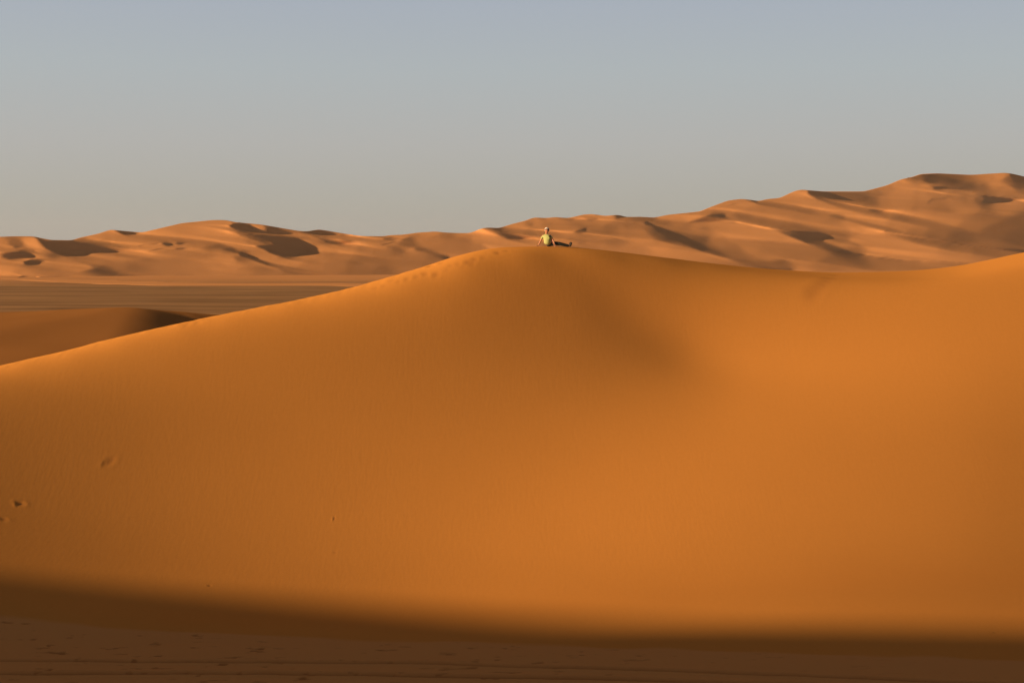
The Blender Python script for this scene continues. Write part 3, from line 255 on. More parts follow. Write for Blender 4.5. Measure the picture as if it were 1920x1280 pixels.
-1,-1,-7,-9,-48,13,11,19,11,7,-1,-3,1,1,1,-1,-1,0,4,1,1,-10,-19,-5,-60,-9,-21,8,4,-4,18,34,21,41,-3,0,-3,0,-2,-1,-5,-4,1,2,2,2,1,1,1,0,1,0,0,0,-1,0,3,-15,0,-2,1,2,-2,5,-1,0,4,-1,-1,
1,0,0,2,0,0,1,1,0,-1,13,-1,0,1,0,-1,-2,-1,1,-3,-10,-1,-24,-4,5,-13,7,5,2,3,10,3,1,0,1,1,6,6,4,0,2,-1,-5,-2,5,3,-4,-4,1,1,2,0,0,2,-1,0,1,-1,0,-1,1,0,2,-1,0,1,-2,1,0,1,0,1,3,3,0,-2,2,
2,3,2,0,1,-1,-4,-1,1,-17,-37,-32,-8,5,14,17,-14,-2,-64,-43,18,6,7,-1,1,-5,-6,-1,0,0,0,3,0,-10,-8,-2,1,4,25,5,5,4,-6,-5,6,-1,6,5,7,10,8,-3,-7,-11,-4,0,-2,0,-1,-4,-10,-10,4,8,8,18,34,
69,-2,4,-10,-10,-7,-4,-1,-2,-1,0,3,3,4,-1,0,2,27,4,7,4,-4,-2,-43,-55,4,9,-3,-5,-2,2,4,2,0,10,-2,-4,12,26,23,4,1,-2,-1,-3,-9,-6,-4,-1,1,-32,-42,-4,3,3,3,7,10,5,6,0,3,8,19,9,-10,-1,3,
6,4,5,-2,-17,-20,-11,-11,-10,-4,11,16,70,15,-34,-101,-66,-84,-45,-37,-29,-25,-15,1,-1,8,9,17,26,29,16,14,7,-16,21,14,10,14,23,25,-1,11,20,7,23,36,46,4,5,2,15,10,-11,11,-52,-84,-59,
-33,-18,-13,-2,5,10,13,11,9,5,4,4,-6,5,-4,8,12,-7,18,0,8,15,-7,19,1,0,5,1,1,1,-1,0,-1,1,1,3,3,1,3,3,1,4,3,4,5,3,3,3,3,2,5,5,5,6,5,8,-19,0,1,-1,0,0,1,0,0,0,0,1,0,0,0,1,0,0,0,1,0,0,0,
0,0,1,-1,0,1,0,0,0,-1,-2,-4,-2,-2,0,-1,1,1,1,2,1,3,2,0,1,1,0,-1,-6,0,0,3,2,1,2,1,2,0,0,-4,-2,-5,2,1,1,0,0,-1,-1,-1,8,0,0,-1,1,0,-1,-1,0,-13,-28,-23,22,18,12,-5,-1,7,4,1,-3,0,2,-4,
12,5,-7,1,-6,-31,19,-82,-18,2,3,-3,4,14,46,2,28,11,5,-2,0,-3,-4,-7,-1,0,2,2,2,1,1,1,1,2,-4,-2,3,0,0,-4,-4,-15,13,-2,0,0,1,4,-3,6,-1,0,0,2,-1,2,2,0,0,0,0,6,6,-1,1,0,0,-2,-1,-3,2,-9,
-12,-14,4,-14,-1,12,0,-1,12,4,1,0,2,0,2,5,7,3,0,0,2,-2,0,-1,2,1,-4,-4,-1,5,2,-1,0,1,0,0,0,-1,0,0,1,0,1,0,-1,1,0,0,0,1,1,1,4,0,-2,2,1,4,1,2,0,-2,-3,0,0,-14,-18,-57,5,-6,7,24,23,-44,
-63,-9,-5,13,11,-5,-4,-7,-12,-2,-1,7,5,0,-3,-8,-13,-8,5,3,4,11,6,1,4,6,-3,1,12,5,3,2,3,4,1,-12,-6,-7,-6,-5,-6,-5,-1,5,12,-8,-3,17,67,52,3,3,-2,-6,-4,-3,-5,-6,-5,-3,0,3,-1,4,5,-1,7,
17,9,7,4,-6,-8,-70,-21,14,-3,-5,-4,-3,1,3,2,-4,7,-1,9,22,15,22,6,0,-1,0,-8,-8,-6,-2,0,0,-27,-37,-7,0,0,-4,4,4,8,1,4,4,7,8,17,3,4,2,2,2,3,1,-7,-19,-14,-13,-16,0,-9,61,60,7,-37,-67,
-100,-80,-49,-36,-32,-22,-7,-6,2,-1,8,17,23,16,13,20,-8,46,7,5,8,12,44,-26,-12,6,13,7,22,25,41,17,18,27,29,2,-4,8,-33,-63,-46,-44,-31,-25,1,4,8,19,13,10,6,11,-3,5,12,-14,17,3,-1,17,
-10,14,10,-7,16,1,-8,-5,-3,2,1,1,1,2,0,1,0,1,2,1,3,3,4,2,1,4,3,4,4,5,5,5,4,2,0,1,-18,0,-1,1,-1,1,-1,0,0,1,0,0,0,0,1,0,1,0,1,-1,1,0,0,0,0,0,1,0,-1,0,0,0,0,-2,-3,-4,-1,-1,-1,-2,-1,3,
2,3,3,4,1,2,-1,0,-1,-5,0,0,1,2,1,1,3,1,0,0,0,-7,-2,2,0,1,0,1,0,-2,-3,6,3,-1,1,-1,1,-1,0,-2,-2,-18,-35,-1,12,7,13,10,-2,-3,2,5,6,-1,-2,9,0,1,-3,3,4,-32,1,-73,-18,16,-18,-5,23,6,38,
31,6,6,7,-1,-1,1,-2,-6,-5,0,0,1,1,2,3,-1,-4,1,-2,-3,0,1,6,-5,-3,-17,-4,22,-6,3,-8,13,-9,7,5,-2,0,4,0,1,2,0,1,0,-3,17,-4,0,2,-1,-1,-3,-2,-7,0,-10,3,-16,-1,8,-10,7,12,-1,-1,2,1,-1,1,
0,1,2,4,6,3,2,-3,1,0,2,0,-2,-5,-1,0,6,0,0,0,1,0,-1,0,0,-1,1,0,0,0,1,-1,0,1,0,1,1,1,3,1,0,-1,3,0,4,2,0,-1,-4,-1,0,2,-37,-35,-16,-1,6,11,33,-49,-8,-61,13,6,3,-6,-3,-5,-9,3,2,0,0,-2,
-2,-5,-11,-12,-7,14,9,4,6,5,6,-5,1,6,8,4,5,7,3,3,-14,-2,-13,-3,-2,-3,-3,-4,-5,-9,-10,10,6,2,25,116,7,-3,2,-4,-6,-2,-1,-1,-4,-5,-6,0,0,2,0,4,6,3,12,13,7,3,-10,-21,-62,2,-2,-4,-5,-4,
-2,-1,2,-2,-3,5,7,7,26,26,9,8,2,-3,1,-13,-6,-4,-2,0,-5,-34,-18,-4,-3,-3,-7,-1,5,6,1,3,4,11,21,18,4,1,0,-4,0,3,0,-5,-14,-17,-22,-10,-19,2,101,36,11,-38,-62,-122,-68,-43,-40,-28,-15,
-9,-8,-8,-2,4,15,14,13,10,61,64,23,20,4,-12,-24,-39,-22,-4,9,7,7,22,23,23,31,48,42,41,-14,17,13,3,-37,-57,-60,-47,-5,-5,-6,11,23,14,-3,18,10,-11,17,2,-6,12,-6,7,11,-15,16,8,-10,10,
-1,-4,-6,-6,-5,-2,-3,-1,1,1,2,2,2,2,1,1,1,3,3,2,4,3,3,3,3,2,2,5,5,4,-19,0,0,0,1,-1,0,0,1,-1,1,0,1,0,0,0,0,1,0,0,0,1,0,0,0,0,0,0,1,0,0,-1,1,-2,-3,-5,-1,-1,-2,-1,-2,2,0,0,0,0,3,2,4,3,
-2,-1,-6,-4,3,6,5,3,1,1,1,1,-2,-3,-4,-4,3,1,2,1,0,-1,-3,1,5,1,-1,2,-1,1,0,0,-3,-12,-20,-20,7,9,3,2,6,4,4,2,-3,3,9,8,-16,9,4,-4,7,-1,-26,-35,-27,-9,1,-31,-4,33,14,7,27,25,21,-2,-1,
-3,0,-5,-7,-2,1,0,-1,0,0,1,1,-3,0,1,-1,-1,-2,6,0,-15,-3,-17,9,25,-16,-12,13,3,0,13,0,1,3,2,1,2,0,0,0,9,2,-2,0,2,-1,-4,-3,-4,-6,-1,-4,4,-1,-13,11,4,-4,3,2,-2,-1,0,1,1,0,2,3,4,3,5,-2,
0,0,2,2,-3,-6,-1,1,1,4,0,1,0,0,0,-2,1,0,1,0,1,-1,-1,1,0,0,1,-1,1,2,0,4,-1,0,3,0,1,2,2,0,-1,-4,1,0,-40,-5,-44,3,4,9,32,23,-71,-72,14,8,2,1,0,-16,-6,5,1,0,-3,9,2,-20,-6,-12,-6,-4,16,
11,5,3,-3,5,4,4,7,1,2,4,5,-2,4,-16,1,-6,-6,-5,-6,-9,-10,-3,7,9,-2,7,26,37,82,2,1,3,-1,-6,-4,-4,-5,-8,-6,-1,-1,0,5,4,-4,10,2,6,17,7,5,-15,-52,-19,3,-8,-9,-5,-4,-2,-4,0,-2,0,3,12,20,
9,20,13,10,7,-1,-3,-12,-5,-3,-1,0,-2,-27,-14,-4,-3,-7,-7,-5,8,-1,-2,3,15,18,20,12,5,2,-1,-3,-2,-1,-2,-8,-14,-19,-23,-17,-33,12,109,51,-2,-28,-70,-118,-59,-49,-35,-23,-15,-13,-12,
-11,-5,3,13,11,-5,98,-33,-3,9,5,-7,-20,41,-8,-6,0,3,-5,7,21,23,27,52,58,37,32,23,10,9,-2,-2,-15,-28,-56,-22,-11,-17,23,14,10,-3,12,3,-5,10,-6,-3,17,-20,11,14,-25,19,4,-19,-2,-4,-6,
-2,-4,-1,-2,-1,-3,-1,-3,0,-1,0,2,2,3,2,2,3,2,2,3,3,3,4,5,4,2,2,-19,0,0,0,0,0,0,0,0,0,0,0,0,1,0,1,1,0,0,1,0,-1,0,1,1,-1,0,1,-1,0,1,0,0,0,0,-1,-5,-5,-2,-2,-2,1,3,0,0,0,2,1,3,3,-2,1,
-6,-5,4,6,5,1,2,1,0,1,-1,-1,-6,-3,2,2,2,-1,1,-1,-3,1,0,4,2,0,1,0,0,-1,0,-3,-25,-18,-4,1,7,11,4,2,1,2,3,2,1,-7,7,4,0,6,-7,5,3,-23,-42,-11,-15,-11,-25,11,20,19,18,8,6,24,12,4,0,-1,-1,
-7,-5,-1,1,-1,0,0,-1,1,-1,-1,0,-1,1,1,0,4,-18,-19,11,-19,23,-6,-16,11,19,0,9,5,2,2,2,1,2,0,-1,4,8,-2,-1,0,0,-2,-8,-6,-1,1,2,1,-4,7,-5,-2,4,-1,-1,0,0,0,-1,0,1,0,2,3,7,1,1,1,1,-1,3,
-1,-5,-5,-1,5,2,1,2,0,0,-1,0,-2,1,0,1,0,1,0,-1,0,-1,1,0,1,1,2,3,-1,1,-1,4,1,1,1,1,-1,-4,0,-1,1,-50,-17,-19,2,13,11,46,-84,2,-32,15,11,-6,-6,-7,-31,-3,2,12,12,-2,-4,-6,-32,-7,-9,0,7,
8,6,5,5,4,0,8,7,3,2,1,3,3,-10,-1,-14,-4,-4,-4,-4,-6,-6,-5,-6,-2,10,-3,16,81,62,7,2,3,-1,-3,0,-1,-2,-1,-5,-10,-4,-8,-1,10,0,5,-1,4,2,18,9,3,-11,-46,-12,-15,-10,-6,-5,-3,-4,-5,1,-1,1,
9,7,17,16,15,14,17,3,-2,-10,-8,-4,-1,-1,0,3,-9,-18,-5,-4,-1,-9,-6,3,-4,0,7,9,13,20,12,7,2,0,-3,-4,-3,-3,-7,-18,-27,-20,-30,-32,60,73,43,5,-20,-98,-84,-62,-46,-31,-19,-17,-20,-16,
-14,-2,6,12,5,52,-59,16,4,6,2,-3,22,10,-2,-2,-1,-3,-7,9,21,20,39,66,45,61,40,19,6,7,7,8,-10,-24,-14,-5,16,-36,8,18,-21,4,12,-16,5,12,-23,9,12,-29,13,9,-23,12,5,-16,-14,-12,-9,-8,-6,
-3,-1,-1,1,0,-1,2,0,1,-1,1,0,1,2,2,3,3,2,3,3,2,2,2,4,-19,0,0,0,0,0,0,0,0,1,-1,1,0,0,0,1,-1,1,0,0,1,1,0,0,-1,1,0,0,1,0,0,0,-1,0,1,-1,-4,-5,-3,-2,-3,-8,0,-1,2,3,3,5,3,4,-2,0,-2,4,1,0,
1,6,2,-1,0,-1,1,-1,-4,-2,-2,1,1,3,2,1,-6,1,2,-1,2,3,1,0,0,1,-1,-2,-5,-29,-17,9,4,1,8,4,3,2,0,0,-1,-13,14,4,3,-2,4,-4,7,8,-28,-54,21,-29,-47,13,16,6,7,20,19,27,10,8,3,-1,-1,-5,-6,-3,
0,0,-1,0,0,-1,0,0,-1,0,1,0,1,-1,1,-2,-26,-7,9,-4,-15,7,16,7,13,3,4,3,1,1,2,2,0,2,8,-3,-1,-1,-2,-6,-4,-1,-1,0,0,2,3,0,-1,1,-3,1,0,-1,-2,-1,0,0,2,1,1,1,1,9,2,-2,3,0,1,1,-1,-8,-3,2,6,
1,0,1,0,0,0,0,-1,0,0,0,1,0,0,0,1,-2,1,-1,1,2,4,-1,-1,2,1,3,1,1,1,-1,-4,1,-1,0,-55,-4,-28,2,9,14,46,-5,-84,6,-1,-6,-5,-6,-6,-4,-4,4,-1,-4,-3,-3,-5,-8,-31,-8,-3,12,9,5,5,2,1,5,9,1,1,
2,5,3,-2,-4,-10,-2,-3,-4,-5,-5,-8,-9,-11,-1,8,7,1,-3,17,123,29,-3,-1,2,1,-2,-1,-2,-3,-4,-5,-1,-1,-9,-5,10,-1,4,1,1,1,15,12,-3,-18,-21,-16,-12,-14,-10,-9,-4,-2,-3,-1,0,1,7,14,12,11,
11,12,27,3,-2,-13,-5,-3,-2,2,0,1,0,-8,-5,1,1,1,-3,-1,-12,-12,-4,7,14,20,8,7,5,1,1,0,-1,-1,-18,-29,-22,-26,-35,-28,50,89,40,6,-17,-94,-78,-57,-39,-27,-24,-22,-23,-21,-12,3,6,23,-29,
-7,0,4,9,7,6,10,10,4,-1,-3,-3,-9,-4,13,15,19,48,68,79,53,45,6,7,7,7,6,4,-2,-5,1,11,-12,-13,14,-11,-6,21,-19,-5,14,-25,3,16,-33,8,10,-26,-1,-5,-10,-11,-8,-8,-5,-8,-6,-6,-5,-3,-2,-2,
-1,-1,2,1,2,3,0,3,0,2,2,2,3,2,3,3,3,-18,0,-1,0,0,0,0,0,0,0,1,-1,0,0,1,0,1,0,1,0,0,0,0,0,1,0,1,-1,0,1,-1,1,1,-1,0,-1,-3,-4,-6,-2,-3,-6,-1,-1,-2,1,3,4,2,1,1,1,7,7,0,-3,-1,7,0,1,-2,1,
0,-1,1,-6,-3,2,3,2,1,0,1,-5,-2,3,1,2,2,1,0,1,0,-1,-6,-8,-6,-11,-10,3,10,3,2,1,0,1,0,-2,0,0,3,4,-3,0,9,2,-14,3,-35,-6,-30,-45,17,12,9,10,8,2,21,23,18,7,-4,1,-3,-4,-5,-3,0,-1,0,0,0,
-1,0,-1,-1,0,0,1,2,-3,-6,-6,-16,8,15,-41,29,14,2,6,3,1,3,2,0,3,2,-3,14,-6,-1,-2,-4,-3,-1,-2,-3,1,2,-1,2,0,1,-1,1,-1,0,0,-1,-1,-1,0,0,1,1,2,1,1,9,-2,2,1,2,1,-3,-4,-5,-2,4,6,0,0,1,1,
-2,0,1,0,0,1,-1,-1,1,1,-1,1,-1,0,0,3,0,3,-2,2,1,1,3,2,-1,0,-3,0,1,-6,-2,-57,1,-24,3,25,11,48,-114,6,1,-4,7,1,-26,-4,1,1,-3,0,14,6,-31,-8,-13,-26,-6,7,20,1,1,4,5,5,8,2,1,1,0,1,1,-3,
-6,-4,-6,-5,-5,-4,-4,-10,-7,-3,1,0,2,3,32,39,78,21,2,3,1,-1,-1,-1,0,0,-4,-4,-7,-5,-9,4,-6,10,1,3,-1,3,10,18,1,-7,-16,-30,-21,-9,-9,-13,-1,-2,-5,-5,-1,6,6,5,9,11,16,34,15,0,-5,-12,
-3,-2,-1,0,1,2,1,-3,-2,-2,-1,-1,2,3,-8,-23,-17,11,14,22,6,1,8,6,2,0,-2,-3,-18,-26,-29,-28,-49,2,46,79,45,2,-21,-78,-68,-50,-33,-30,-26,-31,-32,-19,-3,1,9,-60,25,-2,2,7,13,10,4,6,5,
0,-3,-4,-7,-10,4,10,-1,23,72,90,65,43,51,7,5,6,9,8,6,1,-1,0,-4,-10,1,6,-2,1,3,-4,-5,10,-9,-10,17,-15,-9,13,-16,-23,-18,-15,-7,-12,-4,-7,-4,-4,-2,-3,-3,0,-2,1,-3,0,-2,0,1,0,2,1,3,2,
3,3,2,1,2,-18,-1,1,-1,0,0,1,-1,0,0,0,0,1,0,0,-1,1,0,1,1,0,0,1,0,0,0,0,1,0,-1,1,0,0,1,-1,1,0,0,-2,-7,-5,-7,-5,-2,-1,1,2,7,2,0,1,1,4,7,0,0,5,3,-3,-2,0,-1,-1,3,-1,-5,-2,1,0,2,2,3,-1,0,
-6,0,2,3,1,3,1,-1,1,0,0,-10,-14,-1,7,0,-10,-1,7,2,3,-1,-2,-1,-5,3,2,-1,3,-3,1,12,-13,-5,6,-18,-28,-18,-29,1,9,-1,10,13,16,13,14,12,12,2,0,-4,-6,-3,-1,0,-1,0,-1,0,-1,0,-2,-1,0,1,0,2,
0,-13,1,0,2,3,-12,15,5,3,1,4,2,1,2,1,3,1,7,-2,-5,-3,-1,-1,-1,-2,1,-2,1,3,-3,0,2,-1,0,1,0,-2,-2,-1,0,0,1,1,1,0,0,3,2,5,1,1,1,3,0,-7,-6,-1,3,4,3,1,1,-1,1,-1,-1,1,1,0,0,1,-1,-1,0,0,0,
0,1,0,2,3,-1,0,1,1,0,1,2,1,-3,-1,3,-4,-4,-50,-10,-11,-6,10,20,49,2,-70,6,13,-9,-5,-6,-43,-21,9,19,15,-7,-4,-2,-46,-13,-12,-21,9,20,-1,3,5,4,6,7,2,0,0,4,1,-2,-9,-2,-4,-3,-5,-4,-4,-6,
-4,-9,-6,-2,5,1,-13,7,83,68,21,7,0,2,1,0,0,-2,0,1,-1,0,-9,-12,-4,6,-4,5,-1,1,-1,5,2,10,8,5,-28,-30,-9,-6,-8,-14,0,-2,-12,-7,-1,3,6,7,9,14,14,46,5,-3,-8,-6,-2,-3,0,1,0,0,1,-1,-2,-1,
-1,0,0,-1,-1,-11,-31,4,9,16,17,1,3,6,8,4,-1,2,-25,-26,-30,-37,-33,-2,58,66,43,-3,-23,-49,-58,-37,-42,-30,-41,-41,-30,-9,-6,-5,-34,4,0,1,3,9,13,5,3,2,-1,-2,-4,-7,-10,-4,4,-12,-4,52,
79,56,70,79,37,12,4,6,8,9,2,-6,-12,-3,6,-18,-2,26,-23,-6,21,5,-19,20,2,-11,11,4,-12,1,2,-7,-19,-18,-12,-13,-12,-9,-8,-7,-6,-4,-3,-3,-3,0,1,1,1,1,2,1,0,1,1,2,1,2,2,1,-19,1,-1,1,-1,0,
0,1,-1,0,0,0,0,0,0,1,0,0,0,0,1,1,0,0,0,1,0,0,0,1,0,0,0,0,0,0,0,0,-2,-5,-6,-4,-7,-3,-1,-4,-2,-2,4,3,0,1,11,6,8,6,1,1,-5,0,-2,-1,1,0,1,0,-5,0,-2,3,3,3,0,-2,2,-7,-3,4,7,-2,2,2,1,0,-1,
-2,0,-4,-6,-6,2,7,-5,-4,-1,3,2,1,-8,-4,2,1,1,2,-6,1,1,-4,1,1,0,-53,-19,14,-14,-7,3,6,0,10,21,26,26,2,0,-2,-1,-2,-7,-7,3,-2,-1,1,-1,-1,-2,-5,4,-2,-2,-3,0,-1,-2,-1,4,8,-4,3,4,3,4,-1,
4,2,0,0,4,4,-1,1,-2,-5,0,0,1,0,-4,4,1,-4,3,2,-5,2,1,-2,-1,2,-1,-1,-1,-1,-1,0,1,1,1,1,4,2,1,4,0,2,1,0,-13,-5,5,5,3,2,0,1,0,0,0,-1,0,1,1,0,0,-1,0,0,0,0,-1,1,2,3,-2,1,2,0,1,1,1,1,-2,
-1,1,2,-13,-1,-60,0,-11,2,31,10,30,-23,-21,-7,-7,-7,-4,-2,-7,-2,-5,-6,-5,-5,-3,-3,-48,-15,-9,-1,20,0,2,4,4,5,9,1,-2,0,-2,-1,-2,2,-6,-1,-3,-4,-3,-3,-3,-8,-10,-9,3,-2,0,-6,-2,12,97,
58,18,4,0,1,-1,-1,1,0,0,0,-1,-4,-10,-10,7,-7,5,0,0,-1,-1,4,3,11,16,6,-17,-29,-19,-2,-9,-18,2,-14,-18,-5,0,4,6,6,10,15,28,38,-1,-4,-10,-2,-2,-1,0,0,0,-1,-1,-1,-1,-1,0,1,-1,-2,-5,-8,
-27,-3,9,12,19,8,3,2,6,9,1,-4,-18,-33,-30,-42,-23,15,51,72,26,-9,-17,-19,-31,-48,-52,-45,-53,-39,-15,-10,-10,-16,-12,-1,-2,-1,4,8,9,3,-2,-2,-3,-6,-6,-9,-10,-5,-9,-26,16,51,46,76,81,
96,14,13,16,19,3,-4,-31,-27,-20,-4,21,-23,-22,31,6,-18,14,33,-15,18,30,-17,4,27,-1,-6,-6,-14,-10,-15,-9,-13,-7,-9,-4,-7,-5,-3,-3,-1,-4,-2,-3,-1,-2,0,0,1,1,1,1,1,3,2,2,-18,0,0,-1,1,
0,-1,0,0,0,0,0,0,0,0,0,0,1,0,1,0,0,1,1,0,-1,0,1,0,0,1,0,0,1,0,0,0,0,-2,-4,-5,-6,-11,-3,0,-1,-2,-1,2,2,1,2,11,7,7,6,-4,-5,6,-4,-1,1,-2,2,3,-1,-6,0,-1,3,1,4,3,-2,2,-3,-8,-1,3,8,0,1,1,
1,0,-1,-3,-1,4,0,-4,-7,-1,3,3,-3,0,-2,-1,-7,-6,4,-1,4,-4,-1,-3,-11,12,-4,3,-8,-26,-21,-14,-8,-4,2,7,7,9,10,10,28,13,6,3,-2,-3,2,-6,-2,5,-9,-4,1,-2,-4,-10,-3,3,3,1,2,-7,0,20,20,-20,
-5,5,4,0,1,-3,9,0,0,-1,6,1,2,-3,0,-2,0,-2,1,5,-2,-2,5,-2,-4,3,0,-5,2,3,-4,-2,-2,-1,-1,1,0,0,1,1,0,0,7,0,2,3,2,0,0,-2,-15,-4,15,1,2,1,0,1,0,0,1,1,0,-2,0,0,1,0,-1,-1,0,0,1,1,2,2,-1,0,
2,2,0,1,2,-2,-3,2,1,-7,-11,-21,-38,-2,-1,12,19,37,-26,-23,-3,9,5,-37,-2,-5,-1,-6,3,17,8,-37,-15,-6,-48,-13,5,31,-12,0,3,4,12,1,1,0,-1,-1,-1,0,-8,1,0,-3,-3,-4,-4,-5,-5,-4,-2,-10,-4,
-2,-9,-8,38,56,43,29,22,9,2,1,1,-1,0,2,1,-1,-2,-8,-11,-6,2,-4,7,0,1,-1,-2,-1,-13,-2,22,9,8,-1,-25,-1,1,-39,-11,-19,-14,-5,1,1,5,4,19,20,38,22,-2,-5,-8,-3,-1,0,-1,0,-1,-1,0,-1,0,0,
-1,-1,-1,-2,-3,-14,-21,-8,6,12,16,12,6,2,10,7,2,-4,-24,-29,-37,-33,-20,22,53,80,1,-8,-5,-16,-13,-24,-83,-59,-50,-22,-14,-10,-13,-13,-7,-5,-3,-2,2,7,4,-1,-5,-4,-6,-8,-10,-11,-14,-8,
-34,-18,19,39,59,48,40,62,61,60,-7,-20,-28,2,-18,-14,-15,-1,8,-6,-12,38,1,5,13,24,8,-5,40,8,-7,26,26,5,-2,-7,-18,-15,-14,-13,-10,-10,-7,-8,-5,-5,-3,-3,-1,0,0,0,1,0,-1,1,1,1,1,1,1,2,
-18,0,0,0,0,-1,0,0,0,0,0,0,0,0,0,0,0,0,1,0,0,1,0,1,0,1,0,0,0,1,-1,1,0,0,1,0,0,0,0,0,1,-1,-3,-8,-10,-4,-2,-3,-1,3,1,2,2,3,2,0,7,6,-1,-2,4,-4,0,4,0,0,-2,-6,-1,3,4,2,3,2,-1,1,-5,-7,3,
-1,8,2,1,3,0,0,1,0,-1,-2,1,3,-3,-3,-7,2,3,-3,-4,-8,-1,-2,-2,1,1,-5,2,-23,-11,27,1,-15,11,-36,-20,-7,-8,-1,1,-1,1,14,19,29,19,12,6,-4,0,-5,1,4,-7,1,1,-8,-8,-5,-6,-2,-9,0,3,10,11,20,
-3,3,-11,-4,-3,4,7,-2,-6,6,8,-4,-4,8,-3,2,2,-1,-2,0,2,1,0,-1,2,1,-1,1,-1,-2,1,-1,-2,0,-1,-1,-2,0,-2,0,0,0,1,0,1,0,5,2,3,2,2,0,-4,-8,-10,4,13,0,2,1,0,0,0,1,0,0,2,-1,-1,0,0,0,-1,-1,0,
1,1,2,1,0,1,0,1,2,0,2,-2,-2,1,2,1,-22,-6,-42,-10,-3,5,32,3,11,13,20,-1,-5,2,-58,-35,9,23,13,-9,-7,2,-48,-27,-7,-36,-8,33,-11,-1,6,8,4,5,1,-2,-3,-1,-2,-5,0,2,-1,-4,-2,-2,-2,0,0,-10,
-13,-6,-3,-5,-7,-18,-7,69,78,39,25,4,0,0,0,1,0,0,2,0,-2,-3,-9,-8,2,-8,3,3,0,0,0,-1,-5,-12,5,22,6,-2,15,-5,-5,27,-43,-61,-24,-10,-4,0,1,7,13,17,26,39,8,-1,-6,-5,-2,-2,0,-1,0,-1,-1,0,
0,0,0,-2,-1,-2,-3,-1,-17,-15,-10,-2,11,20,14,6,0,11,12,0,0,-27,-36,-32,-40,-5,23,50,78,-6,-6,-6,-11,-10,-40,-63,-56,-29,-20,-13,-14,-14,-12,-8,-6,-4,-5,2,7,-1,-5,-6,-8,-9,-9,-14,
-16,-13,-31,-41,-15,25,37,28,25,51,41,22,31,12,4,-14,11,-10,-8,-15,17,8,1,-1,34,12,0,17,28,8,0,27,21,12,17,21,15,2,-5,-5,-13,-11,-14,-7,-11,-8,-5,-6,-3,-5,-4,-5,-3,-2,-2,-1,-1,0,0,
0,1,1,1,0,-17,-1,0,0,-1,1,0,-1,1,-1,-1,1,-1,1,0,0,0,0,0,0,1,0,1,0,1,0,0,0,1,-1,1,0,1,0,0,0,1,0,-1,1,-1,0,-4,-8,-6,-3,-2,-2,-1,0,3,0,-2,5,4,1,6,-2,-2,7,-4,2,2,0,1,1,0,-8,1,4,2,3,-6,
10,-1,-2,-2,-8,-4,9,-2,6,6,0,2,1,-1,2,1,1,-1,-3,0,0,6,-2,-6,-5,-3,-2,-10,-5,6,-8,12,-5,-8,-9,-25,-12,29,-5,-28,-4,-8,-6,-7,-7,1,-1,2,7,7,3,18,16,15,16,4,7,3,-8,6,6,-9,-1,3,0,-10,
-23,-13,18,12,12,5,0,-1,-2,0,-9,6,-2,0,-10,1,15,-4,-4,-4,12,2,3,1,-1,0,0,0,0,1,1,1,0,1,-2,0,0,1,-2,1,0,-4,-2,-1,-2,0,-1,0,0,1,1,-1,2,1,3,5,2,2,0,-2,-10,-2,-4,6,7,1,1,0,2,0,0,1,0,0,
0,0,-1,0,0,0,0,-2,0,1,2,3,-1,0,1,0,0,1,0,3,-3,2,0,1,-4,-28,-5,-47,1,9,11,24,13,18,5,-2,-3,-4,-3,-5,-17,-10,-9,-10,-5,-2,3,-47,-38,11,-13,8,-11,0,2,2,8,6,-2,-3,-2,-3,-4,-2,0,1,3,0,
-2,-2,-3,-4,-5,-5,1,-7,-14,-9,-8,-15,-2,20,57,45,30,32,16,6,2,-1,1,2,0,1,0,-5,-4,-8,-3,0,-6,5,-2,1,0,-1,1,2,-6,0,-1,17,5,10,9,-7,-5,-51,-43,-9,-13,-4,-1,2,4,19,20,29,38,-1,-2,-4,-5,
-2,-2,0,-1,0,-1,0,0,0,-2,0,-2,-1,-2,-3,1,-9,-25,-11,-4,4,20,27,2,2,6,11,4,-5,-21,-36,-40,-31,0,25,70,42,0,-5,-2,-8,-7,-42,-54,-34,-27,-21,-16,-17,-15,-12,-10,-7,-7,-4,4,2,-4,-7,-8,
-9,-10,-15,-17,-19,-27,-49,-35,-5,16,9,29,36,34,23,31,19,16,-2,-4,12,-4,-2,-2,25,8,9,6,31,10,7,9,33,11,1,16,28,31,36,21,5,0,-7,-10,-16,-14,-11,-10,-10,-8,-7,-6,-5,-2,-2,0,-3,1,-2,
-1,0,-1,2,0,1,2,1,-18,0,0,0,0,0,0,0,-1,0,1,-1,0,0,0,0,0,1,-1,1,0,1,0,0,1,1,0,0,0,0,1,0,0,0,0,1,0,0,1,-1,0,-1,-2,-4,-7,-4,-3,-5,-3,1,4,4,0,4,1,1,-1,-3,5,1,1,2,1,0,2,2,-2,-5,-4,-4,1,
-1,13,-4,11,-4,-2,-7,-10,-1,14,1,4,7,2,1,1,1,0,1,-1,1,0,1,-1,-3,-3,0,-5,-4,-1,-8,0,11,-8,14,-9,-27,-17,-9,-3,13,-20,-20,7,-4,-7,-8,-4,-5,-2,-2,6,11,17,16,18,16,9,0,-5,10,-5,-3,11,9,
-2,-6,-1,5,-1,-3,-3,-1,6,-2,0,-1,-3,-5,4,-19,-17,21,7,-17,-2,19,0,13,2,-1,3,1,1,-1,1,0,0,1,0,2,-1,1,-2,0,-1,3,-2,-4,1,-1,-1,-2,-1,-1,0,0,-1,1,1,0,2,0,1,9,1,0,2,-9,-3,-4,4,4,3,2,0,0,
1,0,1,0,0,0,1,0,-1,-1,0,-1,0,-1,2,1,1,0,1,1,0,1,0,1,1,-3,2,2,-1,2,-25,-17,-11,-34,7,9,31,15,19,-1,-4,0,-2,-8,-7,-16,-10,5,20,13,-41,-24,2,-40,-36,8,6,-16,-3,-1,11,7,-2,2,-3,-4,-3,
